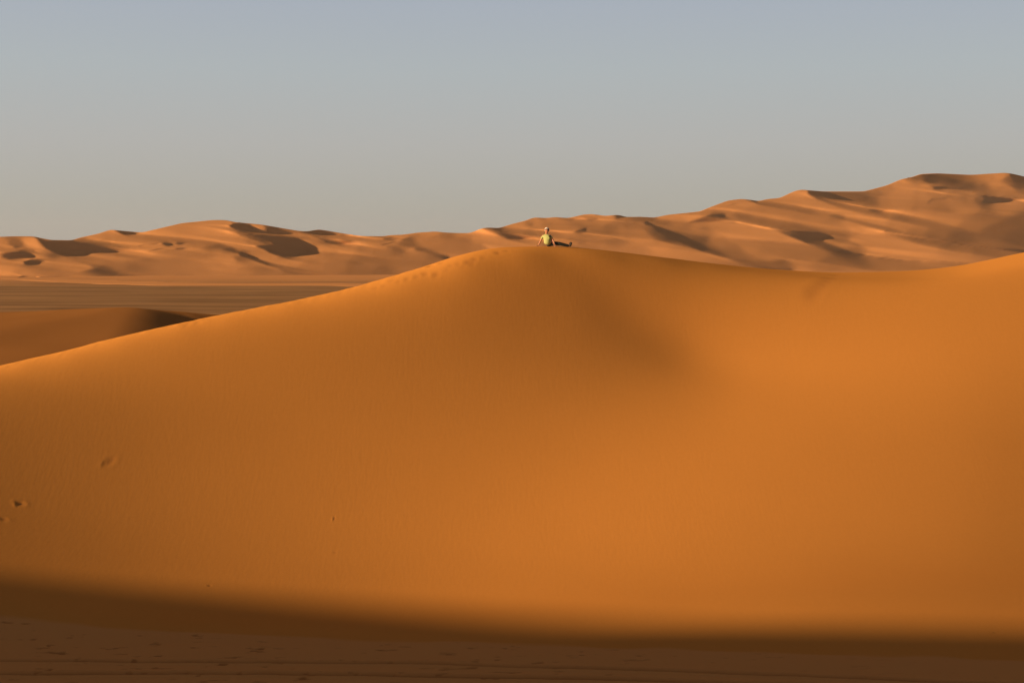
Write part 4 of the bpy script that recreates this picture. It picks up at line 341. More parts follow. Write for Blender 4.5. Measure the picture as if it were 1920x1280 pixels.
-4,-3,0,5,3,-4,-2,-3,-2,2,4,-1,-12,-16,-9,-11,-8,-15,-20,24,73,55,28,22,17,7,0,0,-1,0,2,2,0,0,-8,-3,-7,-1,-5,-1,4,-1,1,1,1,1,1,1,7,0,1,3,6,0,12,23,-59,-58,-22,-10,-4,-4,4,9,19,24,
31,24,4,-3,-2,-2,-5,-2,-1,0,0,0,-1,-2,-1,-1,-1,-2,-2,-2,-1,0,-1,-26,-21,-5,3,12,38,5,1,10,9,3,1,-29,-40,-44,-17,3,31,68,37,-8,-4,-3,-10,-10,-10,-32,-26,-28,-28,-24,-23,-17,-12,-8,
-10,-10,-1,0,0,-4,-10,-9,-11,-15,-14,-25,-22,-48,-47,-31,-10,3,21,27,22,29,26,20,19,6,-1,5,13,7,6,8,22,14,11,9,24,14,10,6,28,15,7,8,17,20,34,32,21,8,1,-2,-7,-11,-13,-13,-9,-8,-5,-6,
-7,-6,-5,-3,-4,-2,-2,-1,-1,-1,-1,1,-1,0,-17,0,0,-1,0,0,0,0,0,0,-1,0,1,-1,0,0,0,-1,1,0,0,0,1,1,0,0,1,0,0,1,0,0,0,1,1,0,0,1,0,0,-1,0,0,1,1,0,-1,2,-1,0,-2,-1,-4,-6,-4,3,-3,-3,6,-1,4,
-1,1,2,-1,-1,1,-2,-8,-3,3,-6,5,13,-7,8,1,-9,-8,-2,-5,14,7,6,5,1,2,0,1,1,0,0,-2,-2,0,0,1,1,-5,-6,-4,9,-7,3,0,-5,12,1,-40,-17,-4,4,-6,-4,-12,-9,-8,-8,-6,-2,-6,-3,2,5,2,18,24,21,17,-1,
2,-4,2,3,2,-2,5,9,6,2,-7,-5,2,3,-1,-4,0,0,-1,-5,-12,-16,9,14,-2,-22,16,13,4,-4,5,4,0,4,0,1,0,0,0,1,0,0,2,-1,-1,0,2,-8,-1,3,2,-2,0,-2,-1,-2,0,0,0,1,-1,0,0,3,2,2,8,-1,0,3,-12,-3,-1,8,
0,3,1,0,0,2,-1,2,-1,0,0,0,0,0,-1,0,-1,-1,2,0,2,1,0,1,1,0,1,0,0,-1,0,3,1,-3,4,-48,-3,-31,-5,18,4,21,2,2,14,11,7,-6,-13,-6,17,11,-3,-3,-3,-39,-39,15,-33,-38,3,-13,2,10,0,-1,9,-1,-4,
-5,-5,-5,-2,0,8,-2,3,1,0,0,-3,-2,-7,-2,-2,-16,-15,-15,-16,-24,-7,35,55,45,39,24,17,13,5,1,1,1,1,1,-1,-1,-8,-1,-7,-1,-8,3,2,0,0,1,1,2,2,1,0,3,1,-5,6,10,7,-5,-57,-34,-10,-5,-12,-3,2,
15,18,26,34,12,4,-1,-1,1,-2,-3,-1,-2,-2,-2,-1,-1,-2,-2,0,-2,-2,-2,0,1,4,-12,-29,-20,4,26,32,-1,-1,5,15,2,-2,-28,-47,-32,-16,6,41,46,33,1,-4,-2,-10,-11,-6,-4,-6,-36,-26,-29,-31,-9,
-14,-14,-12,-7,-4,-1,-1,-6,-11,-10,-11,-16,-24,-23,-34,-59,-50,-35,-1,9,15,15,27,21,19,15,12,7,6,12,17,12,15,10,22,16,14,8,18,17,11,6,16,23,12,18,21,31,32,25,11,6,-1,-7,-15,-11,-13,
-10,-9,-8,-7,-5,-5,-2,-5,0,-2,-4,-1,-2,0,0,0,2,1,-17,-1,0,1,0,-1,0,0,0,-1,0,0,0,0,0,0,0,0,0,0,0,0,0,0,1,1,1,0,1,0,-1,1,0,0,0,1,1,0,1,-1,1,-1,-1,1,-1,0,0,0,0,-1,0,-2,-2,-6,-1,3,1,1,
-5,3,0,1,2,-1,0,0,1,-3,-8,-5,-3,-1,9,-4,12,-3,1,-1,-9,-9,8,-5,12,9,8,6,0,1,2,-5,-2,-2,1,4,1,-7,-3,0,3,-4,-2,0,6,-15,7,-5,-1,15,6,-23,-43,1,6,-6,-15,-2,-5,-2,-12,-9,-10,-7,-2,3,8,14,
13,15,17,18,9,-6,0,2,0,2,5,1,1,7,14,-13,-3,-5,3,3,-2,-1,-1,-2,-11,12,3,-11,3,12,-4,-3,4,-6,2,1,4,4,2,-3,1,4,-3,-2,3,4,-9,0,11,-12,-10,6,10,-12,2,4,-1,2,-1,0,-1,-1,1,0,1,-1,1,0,1,7,
1,4,0,1,-3,-10,-3,6,5,1,2,1,0,0,1,0,1,0,0,-1,0,0,0,-2,0,0,0,0,3,1,0,0,0,1,0,2,0,-2,0,4,1,-2,-2,-2,-50,-3,-28,10,16,9,6,11,12,10,6,3,0,2,-3,-3,-2,-3,-7,3,-24,-47,2,-22,-28,2,-7,-4,
-2,15,-4,-3,-5,-4,-5,-4,-4,9,0,12,-4,-3,-2,-2,-3,7,6,-5,-19,-18,-16,-12,-12,-23,-13,44,59,42,27,19,18,18,6,1,0,0,1,3,1,-3,-2,-6,-1,-6,-1,-4,0,0,2,0,1,1,1,0,0,-2,0,0,1,3,14,19,11,
-27,-35,-38,-25,-24,1,3,19,20,28,23,13,4,1,1,0,0,-1,-2,-2,-3,-4,-3,-2,-1,-2,0,-1,-1,-1,-1,-1,0,-6,-18,-27,-5,26,32,3,0,2,9,6,-1,-22,-55,-28,-14,17,32,44,35,-3,-4,-4,-8,-7,-4,-1,4,
-8,-20,-22,-36,-19,-24,-11,-11,-10,-4,-1,-4,-9,-10,-6,-14,-22,-23,-27,-59,-63,-44,-21,-3,2,14,15,15,14,15,13,12,13,12,17,20,18,15,14,17,16,13,10,12,17,11,8,7,17,18,17,21,19,31,33,
16,13,4,2,-6,-8,-11,-14,-5,-11,-6,-8,-6,-6,-5,-4,-3,-3,-2,-1,-2,0,-1,-1,-17,0,0,0,0,-1,0,0,0,0,0,0,-1,0,0,0,0,0,0,0,0,0,0,1,0,1,0,2,-1,0,1,0,0,1,0,0,0,1,0,2,-1,0,0,0,2,2,1,0,-1,-1,
-1,0,-3,-2,-1,1,-1,-7,2,0,-1,3,-1,-2,0,1,-2,-2,-4,-15,-8,-3,13,4,1,13,-5,3,-7,-14,-10,12,4,13,10,4,4,-1,-5,2,2,0,-4,-7,-8,5,5,4,1,1,-3,-8,-5,4,-10,7,0,2,11,1,3,-37,-16,11,11,-13,
-17,-16,-12,-4,-6,-7,-7,-1,4,9,9,15,17,11,-1,21,-4,1,2,0,1,1,5,5,1,-9,-11,15,-2,0,6,1,-1,-1,-3,10,-6,-3,4,5,-5,-1,9,-19,-14,22,6,-5,2,5,2,-6,3,3,-5,-9,8,-1,-24,9,12,-15,-19,24,9,7,
0,1,-1,1,-1,-1,0,0,1,0,-1,2,-1,0,10,1,3,3,-7,-2,-9,3,6,1,2,1,1,1,0,0,0,1,0,1,-1,0,0,0,-3,-1,1,1,2,0,1,0,1,0,0,-1,3,-3,2,1,2,2,-6,0,-23,-35,-16,-4,21,12,7,6,5,6,17,5,-2,2,-4,0,1,1,
-6,-12,11,-19,-64,-17,-26,1,-6,5,12,-6,-1,6,-5,-7,-6,-6,0,-3,15,-3,-3,3,1,2,4,-2,-3,-10,-1,-10,-21,-22,-20,-19,-28,7,36,54,49,29,19,19,15,13,5,1,2,1,2,-1,-4,-2,-4,-5,-2,-5,0,1,-1,1,
0,0,0,1,0,0,-1,1,0,1,11,11,7,1,-20,-20,-33,-43,-12,-1,6,19,18,27,21,10,2,2,1,3,3,-2,1,-2,-3,-4,-4,-3,-2,-2,0,1,-1,-1,0,-2,0,-7,-23,-31,6,38,22,-1,-1,4,8,9,-6,-39,-40,-29,-5,15,30,
39,32,3,-4,-2,-7,-6,-4,-2,1,-5,-5,-11,-13,-20,-28,-14,-15,-9,-2,-1,-5,-4,-7,-11,-20,-26,-22,-56,-66,-50,-39,-21,-3,2,4,7,10,12,15,16,17,18,19,18,19,20,15,14,13,13,12,11,7,13,14,9,9,
13,15,21,21,30,27,28,18,8,3,-4,-8,-13,-13,-9,-10,-7,-7,-6,-5,-4,-4,-3,-2,-2,-2,0,-1,-1,0,-17,0,0,0,-1,1,0,-1,0,0,0,0,0,-1,0,0,-1,0,0,0,1,0,0,0,0,0,1,0,2,1,0,-1,1,0,0,1,1,0,1,0,1,-1,
0,1,1,3,3,0,0,-1,-3,-2,-3,-4,0,1,0,0,-2,-3,3,-2,0,1,-2,-2,0,-2,-4,-15,-8,-1,-3,15,2,1,9,3,3,-11,-22,-8,12,12,12,12,1,1,0,-6,-6,-5,0,1,2,2,0,2,7,3,-3,-7,-11,4,0,-1,3,1,5,7,-1,1,-5,
-15,-4,-7,-3,-11,-6,-13,-14,-17,-13,7,4,-6,-1,6,14,17,14,3,21,0,1,2,-2,1,0,0,5,-2,-8,-27,10,31,-6,5,2,0,-2,1,5,-5,2,2,2,-4,14,-20,-29,3,16,14,2,-4,-2,6,-5,-7,6,4,-25,-11,12,1,-25,5,
18,-2,2,6,13,7,4,0,1,0,1,0,0,0,0,-1,1,0,3,9,-1,5,-1,-8,3,-9,8,0,2,1,1,0,1,1,0,0,0,0,0,-1,0,0,-1,-2,1,0,1,2,0,1,0,1,0,0,1,-2,0,3,3,1,1,-10,1,-59,-4,-12,6,11,1,3,7,7,6,23,9,2,3,0,-2,
-1,3,-6,-10,-1,-21,-53,-32,3,1,-1,-8,5,9,-9,-7,-5,-7,-5,-4,10,2,11,4,-4,-3,-2,-2,1,8,6,-16,-22,-19,-17,-14,-24,-32,8,38,53,39,25,18,13,19,20,7,2,1,3,1,1,-2,-4,-2,-3,-7,-1,-3,-1,1,
-1,0,1,0,1,0,0,0,0,1,-1,-2,10,13,11,-6,3,-13,-42,-66,-7,-1,12,15,22,22,15,7,4,3,2,0,7,0,2,1,-2,-3,-4,-4,-2,0,1,1,0,-1,-1,-2,-2,-5,-31,-27,5,33,24,3,0,1,9,9,-12,-42,-38,-23,0,15,25,
37,42,-6,-4,-1,-3,-5,-6,-2,-1,-2,0,-2,-6,-17,-12,-13,-10,-7,-6,6,-3,-10,-12,-17,-12,-31,-50,-60,-55,-53,-38,-10,-10,-9,1,7,8,14,15,21,21,22,20,18,16,17,14,11,10,11,10,10,8,8,12,13,
11,15,16,15,20,17,29,23,25,13,6,0,1,-5,-9,-11,-10,-9,-6,-9,-5,-6,-7,-4,-5,-2,-3,-2,1,-1,-16,0,-1,0,0,0,0,0,0,0,-1,0,0,0,-1,0,0,0,0,0,-1,1,0,0,1,0,0,1,0,1,0,1,0,-1,1,0,0,1,1,1,1,0,0,
-1,2,2,2,2,-1,-1,-1,-3,-2,-1,-2,-1,4,-3,-3,2,-2,0,0,-2,-1,-1,-2,-1,-3,-2,-10,-6,-9,7,6,5,8,2,2,-1,-5,-27,-14,19,14,6,8,-5,-4,2,3,-1,0,0,0,2,1,0,6,4,0,-5,1,-10,3,-3,3,-1,0,10,8,-1,
-8,1,-3,-2,-7,-12,-15,-13,-1,0,-6,-23,-4,-7,-6,-1,6,8,16,19,7,10,6,7,-3,-2,1,1,-1,4,-11,-26,3,-9,33,15,0,0,1,1,1,1,-1,2,2,-1,-28,-31,14,9,8,13,3,5,-9,-15,-2,23,-20,-25,13,1,-17,-10,
13,1,-13,2,16,14,23,7,7,-3,1,2,-1,0,1,0,-1,1,0,-1,1,6,5,3,1,-4,-2,-2,1,2,1,1,1,1,0,0,1,0,0,0,1,0,-2,0,1,-3,0,0,0,3,0,1,1,0,1,0,-1,-1,-2,6,1,2,2,-4,-12,0,-61,-4,2,6,5,7,6,9,6,8,12,7,
6,-1,0,-1,2,2,-2,-20,-25,-29,-32,-2,-7,-10,10,6,-10,0,-4,-8,-7,-6,2,4,12,3,-5,-3,1,2,6,6,-2,-8,-9,-7,-21,-28,-21,-13,-23,-25,9,35,59,35,21,17,17,20,20,12,6,3,1,1,0,-3,-2,-4,-3,-4,
-4,-1,-1,1,0,-1,1,0,0,0,0,2,-1,0,0,0,12,5,9,1,2,-22,-64,-37,-6,-1,12,17,13,15,16,9,6,6,5,0,3,3,3,4,1,-2,-3,-2,-1,1,2,0,0,0,0,-2,-8,-11,-37,-24,15,41,11,3,1,1,8,6,-20,-42,-35,-12,0,
9,28,43,29,1,-4,0,-2,-4,-5,-4,-2,-1,-1,-1,1,-4,-4,-3,0,-2,-10,6,-9,-14,-17,-13,-26,-40,-37,-67,-60,-47,-22,-23,-22,0,1,6,12,16,16,22,23,22,17,15,11,13,11,10,9,7,8,8,8,7,6,10,8,13,
16,19,18,30,27,28,20,13,3,0,-4,-13,-9,-12,-7,-9,-6,-7,-4,-5,-4,-3,-2,-2,-1,-2,-2,-17,0,1,-1,1,-1,0,0,0,0,0,0,-1,0,0,-1,1,-1,0,-1,1,-1,0,0,0,1,0,0,2,0,1,0,1,0,0,0,1,0,1,1,1,1,-1,0,0,
1,3,1,1,-1,-1,-1,-2,-2,-2,-1,2,-2,1,-2,0,-1,-1,-1,-1,-2,-2,-2,-1,-2,-11,-5,-6,3,3,2,13,3,1,1,-7,-2,-26,-12,16,20,-1,3,1,-3,0,4,1,2,0,0,0,2,3,7,0,-2,-2,-5,-2,-2,-1,1,0,0,7,15,-2,-6,
-7,-3,-2,1,-3,-2,-10,-11,-16,-23,-11,-7,-9,-6,3,13,11,11,18,9,-2,-1,13,3,2,1,1,1,-2,2,-50,12,8,9,29,-1,0,1,0,2,1,-1,4,4,-30,-31,8,-6,3,17,9,-20,-2,11,-7,-22,10,4,-13,-6,7,-6,-6,2,8,
-1,7,7,6,15,12,14,6,0,-1,1,0,0,0,-1,1,-1,2,3,7,2,2,-2,-4,0,-3,4,1,2,1,0,1,0,0,1,0,1,0,0,0,-2,0,-2,-1,2,0,2,0,0,1,0,0,1,0,0,-2,3,3,2,1,2,-12,-11,-43,-16,3,6,5,4,4,3,14,14,9,8,7,-9,
-4,3,4,3,1,-5,-29,-48,-30,-2,3,12,-5,-11,14,-1,-10,-8,-8,-6,-5,3,13,2,6,3,-2,-3,-2,-1,3,7,-4,-17,-21,-19,-23,-26,-32,-22,10,35,52,34,20,17,15,13,21,24,8,1,6,1,-1,1,-4,-1,-5,-6,-2,
-3,0,-1,0,0,0,0,0,1,1,-1,1,0,-1,-1,-2,3,5,-5,8,19,-18,-88,-15,-9,4,7,13,13,8,17,7,11,3,11,5,1,1,3,5,5,2,0,0,0,1,0,-1,0,1,2,4,-11,-25,-40,-15,11,41,10,3,1,2,10,0,-23,-43,-25,-12,-2,
13,26,48,26,-4,-2,-1,0,-3,-5,-4,-3,-1,-1,-2,0,-2,-2,-2,1,2,-4,2,0,-12,-14,-21,-26,-29,-55,-60,-40,-44,-36,-19,-16,-5,2,11,17,19,14,18,20,17,15,10,8,6,10,8,7,6,6,7,7,8,7,10,12,14,17,
14,18,20,19,23,27,15,5,4,2,-5,-5,-12,-6,-13,-6,-9,-10,-5,-7,-4,-4,-2,0,-1,-16,0,-1,1,-1,0,0,0,-1,0,1,-1,0,0,0,0,-1,0,0,0,-1,0,0,1,-1,0,1,0,0,1,0,2,0,1,0,0,-1,2,0,1,2,1,0,-1,0,2,2,2,
0,0,-2,-1,-2,-2,-2,-2,2,1,-2,0,-1,0,-1,-2,-2,-1,-2,-2,-1,-1,-6,-6,-13,0,7,1,0,13,7,2,-1,-12,-5,-24,-9,8,13,-3,0,14,7,1,-2,2,3,0,3,1,-3,5,8,-1,-3,-2,-6,2,-3,1,-1,0,0,-5,12,5,-2,-3,1,
0,-3,-6,-5,-5,-1,-6,-23,-17,-11,-15,-8,4,15,10,8,9,1,7,14,5,2,1,1,1,4,-4,-7,-37,4,16,0,31,1,0,1,1,3,-1,1,-41,-25,14,-7,4,3,-7,4,9,-5,-11,1,3,-8,-11,8,1,-8,-4,4,5,-3,1,4,7,4,14,12,
21,4,7,3,-1,1,0,0,0,-1,0,1,3,4,6,0,0,-4,0,-2,4,-1,2,2,1,0,1,0,0,1,0,-1,0,1,1,-3,0,-3,1,1,0,2,0,0,1,0,0,1,-1,-2,3,4,1,2,1,2,-27,-6,-53,4,4,2,1,3,5,3,15,18,2,-6,9,7,3,2,0,6,-7,-1,-15,
-48,-5,-8,-14,-13,26,-9,-12,-10,-8,-7,-6,1,15,1,18,-6,-4,-5,-4,7,10,4,-6,-12,-9,-19,-32,-15,-14,-16,-39,-17,7,45,43,27,19,15,17,22,20,23,19,0,4,1,-1,-1,-2,-5,-3,-4,-2,-2,0,-1,0,-1,
0,1,0,0,1,1,0,-1,-1,-1,1,0,-1,-3,23,8,-21,-84,-16,-12,2,10,9,7,8,16,8,9,8,6,13,7,-1,1,3,7,5,2,0,2,2,-1,-1,0,1,2,-1,-8,-30,-41,-17,27,40,2,2,1,2,11,-4,-33,-29,-23,-13,-1,10,34,40,19,
2,0,-1,0,-2,-3,-5,-3,-2,-1,-1,0,-2,-1,-1,1,-1,1,1,4,-11,-14,-16,-20,-39,-47,-42,-50,-42,-23,-24,-12,-3,9,15,16,19,13,6,13,13,9,8,7,3,5,6,7,5,5,5,5,7,5,7,8,10,14,20,21,24,26,30,26,9,
3,1,-5,-4,-10,-9,-9,-8,-6,-6,-5,-4,-4,-4,-3,-2,-3,-16,0,0,0,0,0,0,0,0,0,-1,0,0,0,0,-1,0,0,-1,0,0,0,0,-1,1,-1,1,0,0,0,2,1,0,0,0,0,1,0,0,2,1,2,1,0,0,-1,1,1,1,0,0,-1,-1,-1,-2,-3,0,1,0,
-2,0,-1,0,-1,-2,-2,-3,-1,0,-1,2,-4,-10,-15,3,5,2,5,7,7,2,0,-15,-19,-10,-6,5,7,5,0,-3,2,16,6,4,-3,-1,2,4,4,5,3,-3,0,-2,-4,-2,-2,0,-1,0,-2,-2,-3,8,7,0,0,2,0,-3,-5,-8,-7,-16,-15,-14,
-12,-12,3,1,9,10,11,9,-4,6,19,1,1,2,-1,1,5,-1,-33,-7,-3,10,16,14,8,1,-1,-1,9,-2,-40,-23,9,-8,-3,-3,1,4,-10,2,7,-7,-11,2,3,-5,-2,4,0,1,1,2,4,2,3,1,9,11,24,19,1,3,1,-1,1,0,-1,1,-1,0,
1,8,0,6,-1,-3,1,-2,2,2,-1,1,1,1,0,1,0,0,0,1,0,0,0,-1,-1,-3,1,-1,2,1,2,0,0,0,0,0,2,-6,5,2,3,2,0,1,-3,-33,-24,-21,5,3,1,3,5,5,5,5,8,8,13,6,2,3,-3,0,1,-8,-13,-44,-12,-9,3,18,-15,-10,
15,-7,-12,-12,-5,-3,-8,26,-7,2,6,2,2,-3,-2,-3,5,6,-9,-18,-19,-36,-29,-24,-35,-17,7,39,43,28,19,16,15,16,15,22,23,14,4,2,0,-1,-1,1,-8,-5,-3,-1,-1,-1,-1,1,0,0,0,1,0,0,0,-1,-1,-1,-1,1,
2,-14,-15,48,0,-46,-52,-25,-4,2,6,5,6,9,18,8,8,5,6,10,15,3,3,3,4,5,5,1,3,2,0,-1,-1,1,1,0,-10,-43,-31,-13,22,38,6,2,2,3,7,3,-39,-28,-20,-12,-5,17,27,32,23,7,1,-2,0,-1,-1,-2,-4,-3,-2,
-2,0,-1,-1,0,1,-1,1,0,0,-4,-11,-15,-20,-23,-42,-47,-39,-30,-31,-17,-8,5,11,13,11,11,11,-1,5,6,6,5,6,3,2,3,5,5,5,4,3,6,7,8,12,12,16,15,15,17,16,23,29,13,11,5,-1,-3,-4,-10,-8,-11,-12,
-8,-10,-5,-3,-2,-3,-1,-16,0,0,-1,0,1,-1,1,-1,0,0,1,0,-1,0,0,0,-1,0,0,-1,0,-1,0,0,0,-1,1,0,1,0,0,1,2,0,1,0,-1,2,0,2,2,1,0,-1,0,0,2,1,1,-1,-1,-1,-2,-1,-2,0,0,-1,0,-1,1,-3,-2,-1,-1,-2,
-2,-1,0,1,-4,-3,-13,-5,1,2,6,11,2,4,0,0,-19,-22,-5,-3,2,-3,3,10,6,1,-2,-2,16,6,4,4,-4,7,9,-1,-2,-2,-3,-2,-2,0,-2,0,-1,-1,-1,2,8,2,0,1,0,-2,-4,-7,-5,0,-8,-18,-17,-22,-6,6,-1,3,24,7,
11,5,4,2,2,1,1,0,1,1,-15,-23,-15,-6,14,50,-20,14,7,5,-13,-53,-19,10,-2,5,4,2,-4,-3,3,-4,-7,2,2,-7,-3,4,1,-2,1,5,4,5,-1,-1,1,2,2,5,1,15,27,24,-5,3,-1,0,0,-1,1,-1,2,0,9,0,4,0,-3,2,-1,
1,1,0,1,1,0,1,0,0,1,0,1,-1,0,1,-4,-1,-1,1,1,0,1,1,1,1,-1,-1,2,-7,8,1,3,2,2,-3,1,-31,-15,-31,0,3,4,2,3,6,8,6,7,10,-7,-9,-4,14,27,-1,0,-3,-15,-34,-1,1,-3,-19,4,20,-20,-13,-14,-10,-6,
-8,24,-7,25,2,-6,-7,-7,-5,14,11,-3,-10,-15,-18,-20,-18,-16,-21,-33,-34,-18,9,39,35,24,15,18,20,15,24,43,19,3,4,0,1,-1,0,-2,-6,-5,-3,-1,-1,0,-1,0,1,0,0,1,0,0,0,-1,-1,0,0,-1,5,-24,14,
23,11,-73,-35,-21,-7,2,4,2,3,11,19,12,7,4,6,9,15,7,2,3,4,4,5,4,2,2,0,-1,0,1,1,2,-9,-45,-39,-8,32,35,-4,5,1,4,7,-7,-31,-25,-21,-14,1,14,23,26,22,14,3,1,0,0,-1,-2,-3,-3,-3,-3,0,-1,-1,
1,1,-1,0,0,0,-2,-11,-10,-10,-29,-34,-22,-42,-31,-19,-15,0,6,5,6,3,4,3,1,-3,2,3,4,4,3,3,0,3,3,4,3,3,4,6,6,8,9,15,19,19,23,31,34,17,9,3,-2,2,-4,-4,-9,-9,-6,-7,-6,-6,-8,-5,-2,-4,-16,0,
0,1,0,-1,0,-1,1,0,0,-1,0,0,0,0,-1,0,0,-1,0,-1,1,-1,0,0,0,0,0,0,0,1,1,0,2,0,0,1,-1,1,1,2,3,1,-1,-1,1,0,2,0,0,-1,0,-2,0,-2,-1,-2,0,-1,0,-3,-1,0,0,-3,-2,-1,0,-1,-1,0,-4,-10,-7,0,1,-1,
6,13,5,0,-2,0,-21,-27,-5,4,4,-1,0,-2,3,9,7,3,-3,-1,13,13,-4,6,9,0,0,-3,-3,-2,-2,0,-1,0,-3,1,0,1,5,5,0,2,-1,-2,-1,-6,-6,-3,-5,-7,-7,-21,-20,-4,1,0,34,28,-10,-1,3,1,1,-1,1,0,2,-1,-41,
-22,8,-21,-13,54,46,-37,-26,4,-30,12,3,0,4,-4,-3,2,-2,-5,1,3,-4,-5,1,2,-2,0,2,6,7,3,0,3,0,-1,0,0,5,5,16,9,11,26,-3,2,-1,0,0,0,1,0,2,3,6,-2,5,-4,3,-2,3,-1,1,1,1,1,-1,1,1,0,0,0,0,0,0,
-1,-1,-3,1,0,2,0,0,1,0,1,0,-1,-4,-2,10,2,3,1,3,-6,0,-50,-8,-6,3,-4,-1,-1,1,6,9,2,-5,3,6,4,-1,2,22,15,-5,-3,-4,-10,-25,-20,17,13,-24,-7,-5,-12,-15,-4,7,-6,24,0,-6,-4,5,4,6,-4,-4,-5,
11,2,-9,-31,-37,-34,-19,-28,-36,-20,3,39,40,24,18,17,16,15,16,12,44,20,3,4,-1,0,0,0,-5,-5,-2,-2,-1,-2,0,0,-1,1,1,0,1,-1,-1,-1,0,0,-1,1,1,-5,-41,51,12,12,-45,-53,-30,-5,5,-1,0,1,13,
22,12,6,2,3,8,10,11,5,2,3,5,5,4,3,1,0,-1,2,0,1,4,-18,-53,-26,-5,32,27,-1,6,0,5,9,-8,-29,-25,-24,-12,1,12,16,23,29,7,6,4,2,1,1,0,-2,-3,-3,-3,-1,0,-1,0,1,-1,0,0,-1,-3,-7,-6,-12,-15,
-19,-32,-24,-14,-6,-12,-12,-5,-2,-2,-1,-3,1,-2,-1,-4,-1,3,2,3,3,2,2,1,1,1,4,4,6,7,12,14,12,12,14,14,13,26,20,26,12,3,1,-4,-5,-10,-15,-7,-5,-6,-4,-3,-4,-4,-15,0,0,-1,0,0,1,0,-1,0,0,
0,0,0,0,0,0,0,-1,0,-1,0,-1,0,-1,0,0,0,0,0,0,0,1,1,1,1,1,-1,1,0,1,1,2,3,0,-1,-2,1,1,1,1,-1,-1,0,-2,0,-2,-4,1,2,-8,1,2,-1,-2,-2,0,-1,-2,0,-1,0,-1,-9,-11,1,-1,1,0,4,11,10,-1,-3,-7,-6,
-15,-6,-7,-10,2,5,-1,3,-3,-2,7,6,4,13,8,6,5,4,0,-1,-2,-3,-2,-1,-1,0,0,-1,0,0,5,3,2,0,1,0,-3,-4,-5,-3,-1,-5,-8,-18,-4,-23,-8,4,8,26,21,-5,2,1,0,0,0,-1,-1,6,-30,-18,-35,-24,22,8,-36,
39,24,-26,-21,2,8,4,4,7,4,-3,-2,0,-2,-4,1,0,-1,-1,2,3,4,6,2,6,7,1,-4,-3,-3,-1,0,1,6,20,21,15,10,-1,0,0,-1,1,0,1,2,2,4,0,1,1,0,2,2,0,1,0,0,1,1,0,0,0,1,0,1,0,-1,0,-2,-3,1,0,1,0,1,0,1,
0,0,0,-4,-3,10,2,2,4,0,-1,-6,-20,-39,-1,1,-4,-1,1,1,2,2,6,4,3,6,0,3,3,-6,13,22,-5,-6,-13,-14,24,0,-29,15,20,-29,-21,-15,-7,-13,11,8,10,11,5,-7,-9,-13,2,15,12,-10,-16,-12,-19,-18,
-21,-29,-29,-32,-36,-23,12,34,31,17,18,20,17,17,31,40,25,13,0,2,3,-1,1,0,-3,-6,-2,-2,-2,-2,0,1,0,0,1,0,0,-2,0,-1,-1,0,1,1,4,-30,6,25,12,-3,-17,-30,-31,-21,14,9,-4,-13,0,26,11,3,-1,
-1,6,10,9,5,3,3,4,6,4,3,3,0,-1,1,2,4,2,-22,-51,-33,6,47,4,-2,6,1,5,18,-9,-32,-30,-23,-9,2,7,12,19,34,12,1,3,2,3,2,2,1,-2,-3,-3,-1,0,0,-1,0,-1,-1,1,0,-2,-6,-6,-4,-12,-16,-11,0,-9,
-12,-16,-13,-19,-15,-6,-6,-3,-4,-2,-2,0,-3,-3,0,2,3,2,1,0,0,0,3,5,4,6,6,13,14,18,22,21,30,19,21,11,3,3,0,1,0,-7,-10,-14,-9,-9,-7,-3,-4,-16,0,0,0,0,0,0,0,0,0,0,0,0,0,-1,0,0,0,0,0,0,
-1,0,-1,0,-1,0,-1,0,0,1,-1,0,1,0,1,1,1,1,1,1,1,3,3,-1,-1,-1,1,1,0,0,0,-1,-2,-2,-2,-8,6,4,-19,10,2,0,-2,0,-1,-2,-1,0,-1,-1,-1,-1,2,-11,-11,0,1,1,5,4,6,8,0,-4,-13,-4,-17,2,5,-3,-8,-7,
1,4,1,2,1,4,19,7,-4,8,12,-2,0,-2,-2,-2,-2,-1,-1,0,0,0,0,0,1,5,2,2,0,-1,-1,-2,-4,-4,-1,-4,-4,-23,0,-17,-22,-2,35,20,4,1,1,0,0,-1,0,-1,-1,7,-50,-18,-9,-34,0,9,11,-22,-10,23,7,6,5,4,0,
-1,1,1,-2,0,1,-1,-2,-1,4,3,2,1,9,10,4,-1,0,0,-3,-2,-3,-1,0,3,6,11,44,1,6,0,-1,0,-1,1,1,1,2,2,3,-4,5,1,3,0,3,-2,1,1,0,1,0,1,0,0,0,0,0,1,-1,-2,-2,0,0,1,2,-1,0,1,0,0,-1,0,-5,2,11,1,2,
2,1,-11,-3,-43,-15,2,4,-1,0,-3,1,4,5,3,-3,-3,1,4,14,1,-2,4,9,5,8,10,-8,-17,10,8,-10,-29,-24,-15,-7,11,14,5,26,-13,-8,-9,3,17,8,-12,-10,2,12,-13,-30,-36,-31,-21,-23,-33,-41,-27,8,41,
33,19,18,20,14,16,11,24,65,-1,8,4,-2,4,1,1,-2,-2,-4,-3,-2,-1,1,0,-1,0,2,1,-1,-2,-2,-1,-1,1,1,1,0,-4,-58,52,14,8,5,-5,-6,6,-15,-13,-8,6,-5,-22,0,17,-2,-4,-4,-2,10,11,4,4,1,2,6,8,6,1,
-3,1,1,3,8,4,-31,-57,-23,7,45,2,1,1,1,0,14,-1,-30,-30,-19,-7,0,3,8,15,29,22,5,0,0,2,2,2,2,1,0,0,-1,-1,-1,-1,-1,0,-1,0,1,-4,-3,-3,-4,-4,-3,-7,-2,3,-4,-24,-24,-15,-20,-15,-7,-7,-3,-5,
-1,-2,0,0,-3,-1,-2,0,1,0,0,2,1,5,5,9,10,10,9,11,11,16,20,25,26,21,9,5,1,-2,-7,-7,-8,-6,-7,-5,-5,-5,-15,0,0,0,0,0,-1,0,1,-1,0,0,0,0,0,0,0,0,0,-1,0,-1,-1,0,-1,0,-1,0,0,0,0,1,0,-1,1,0,
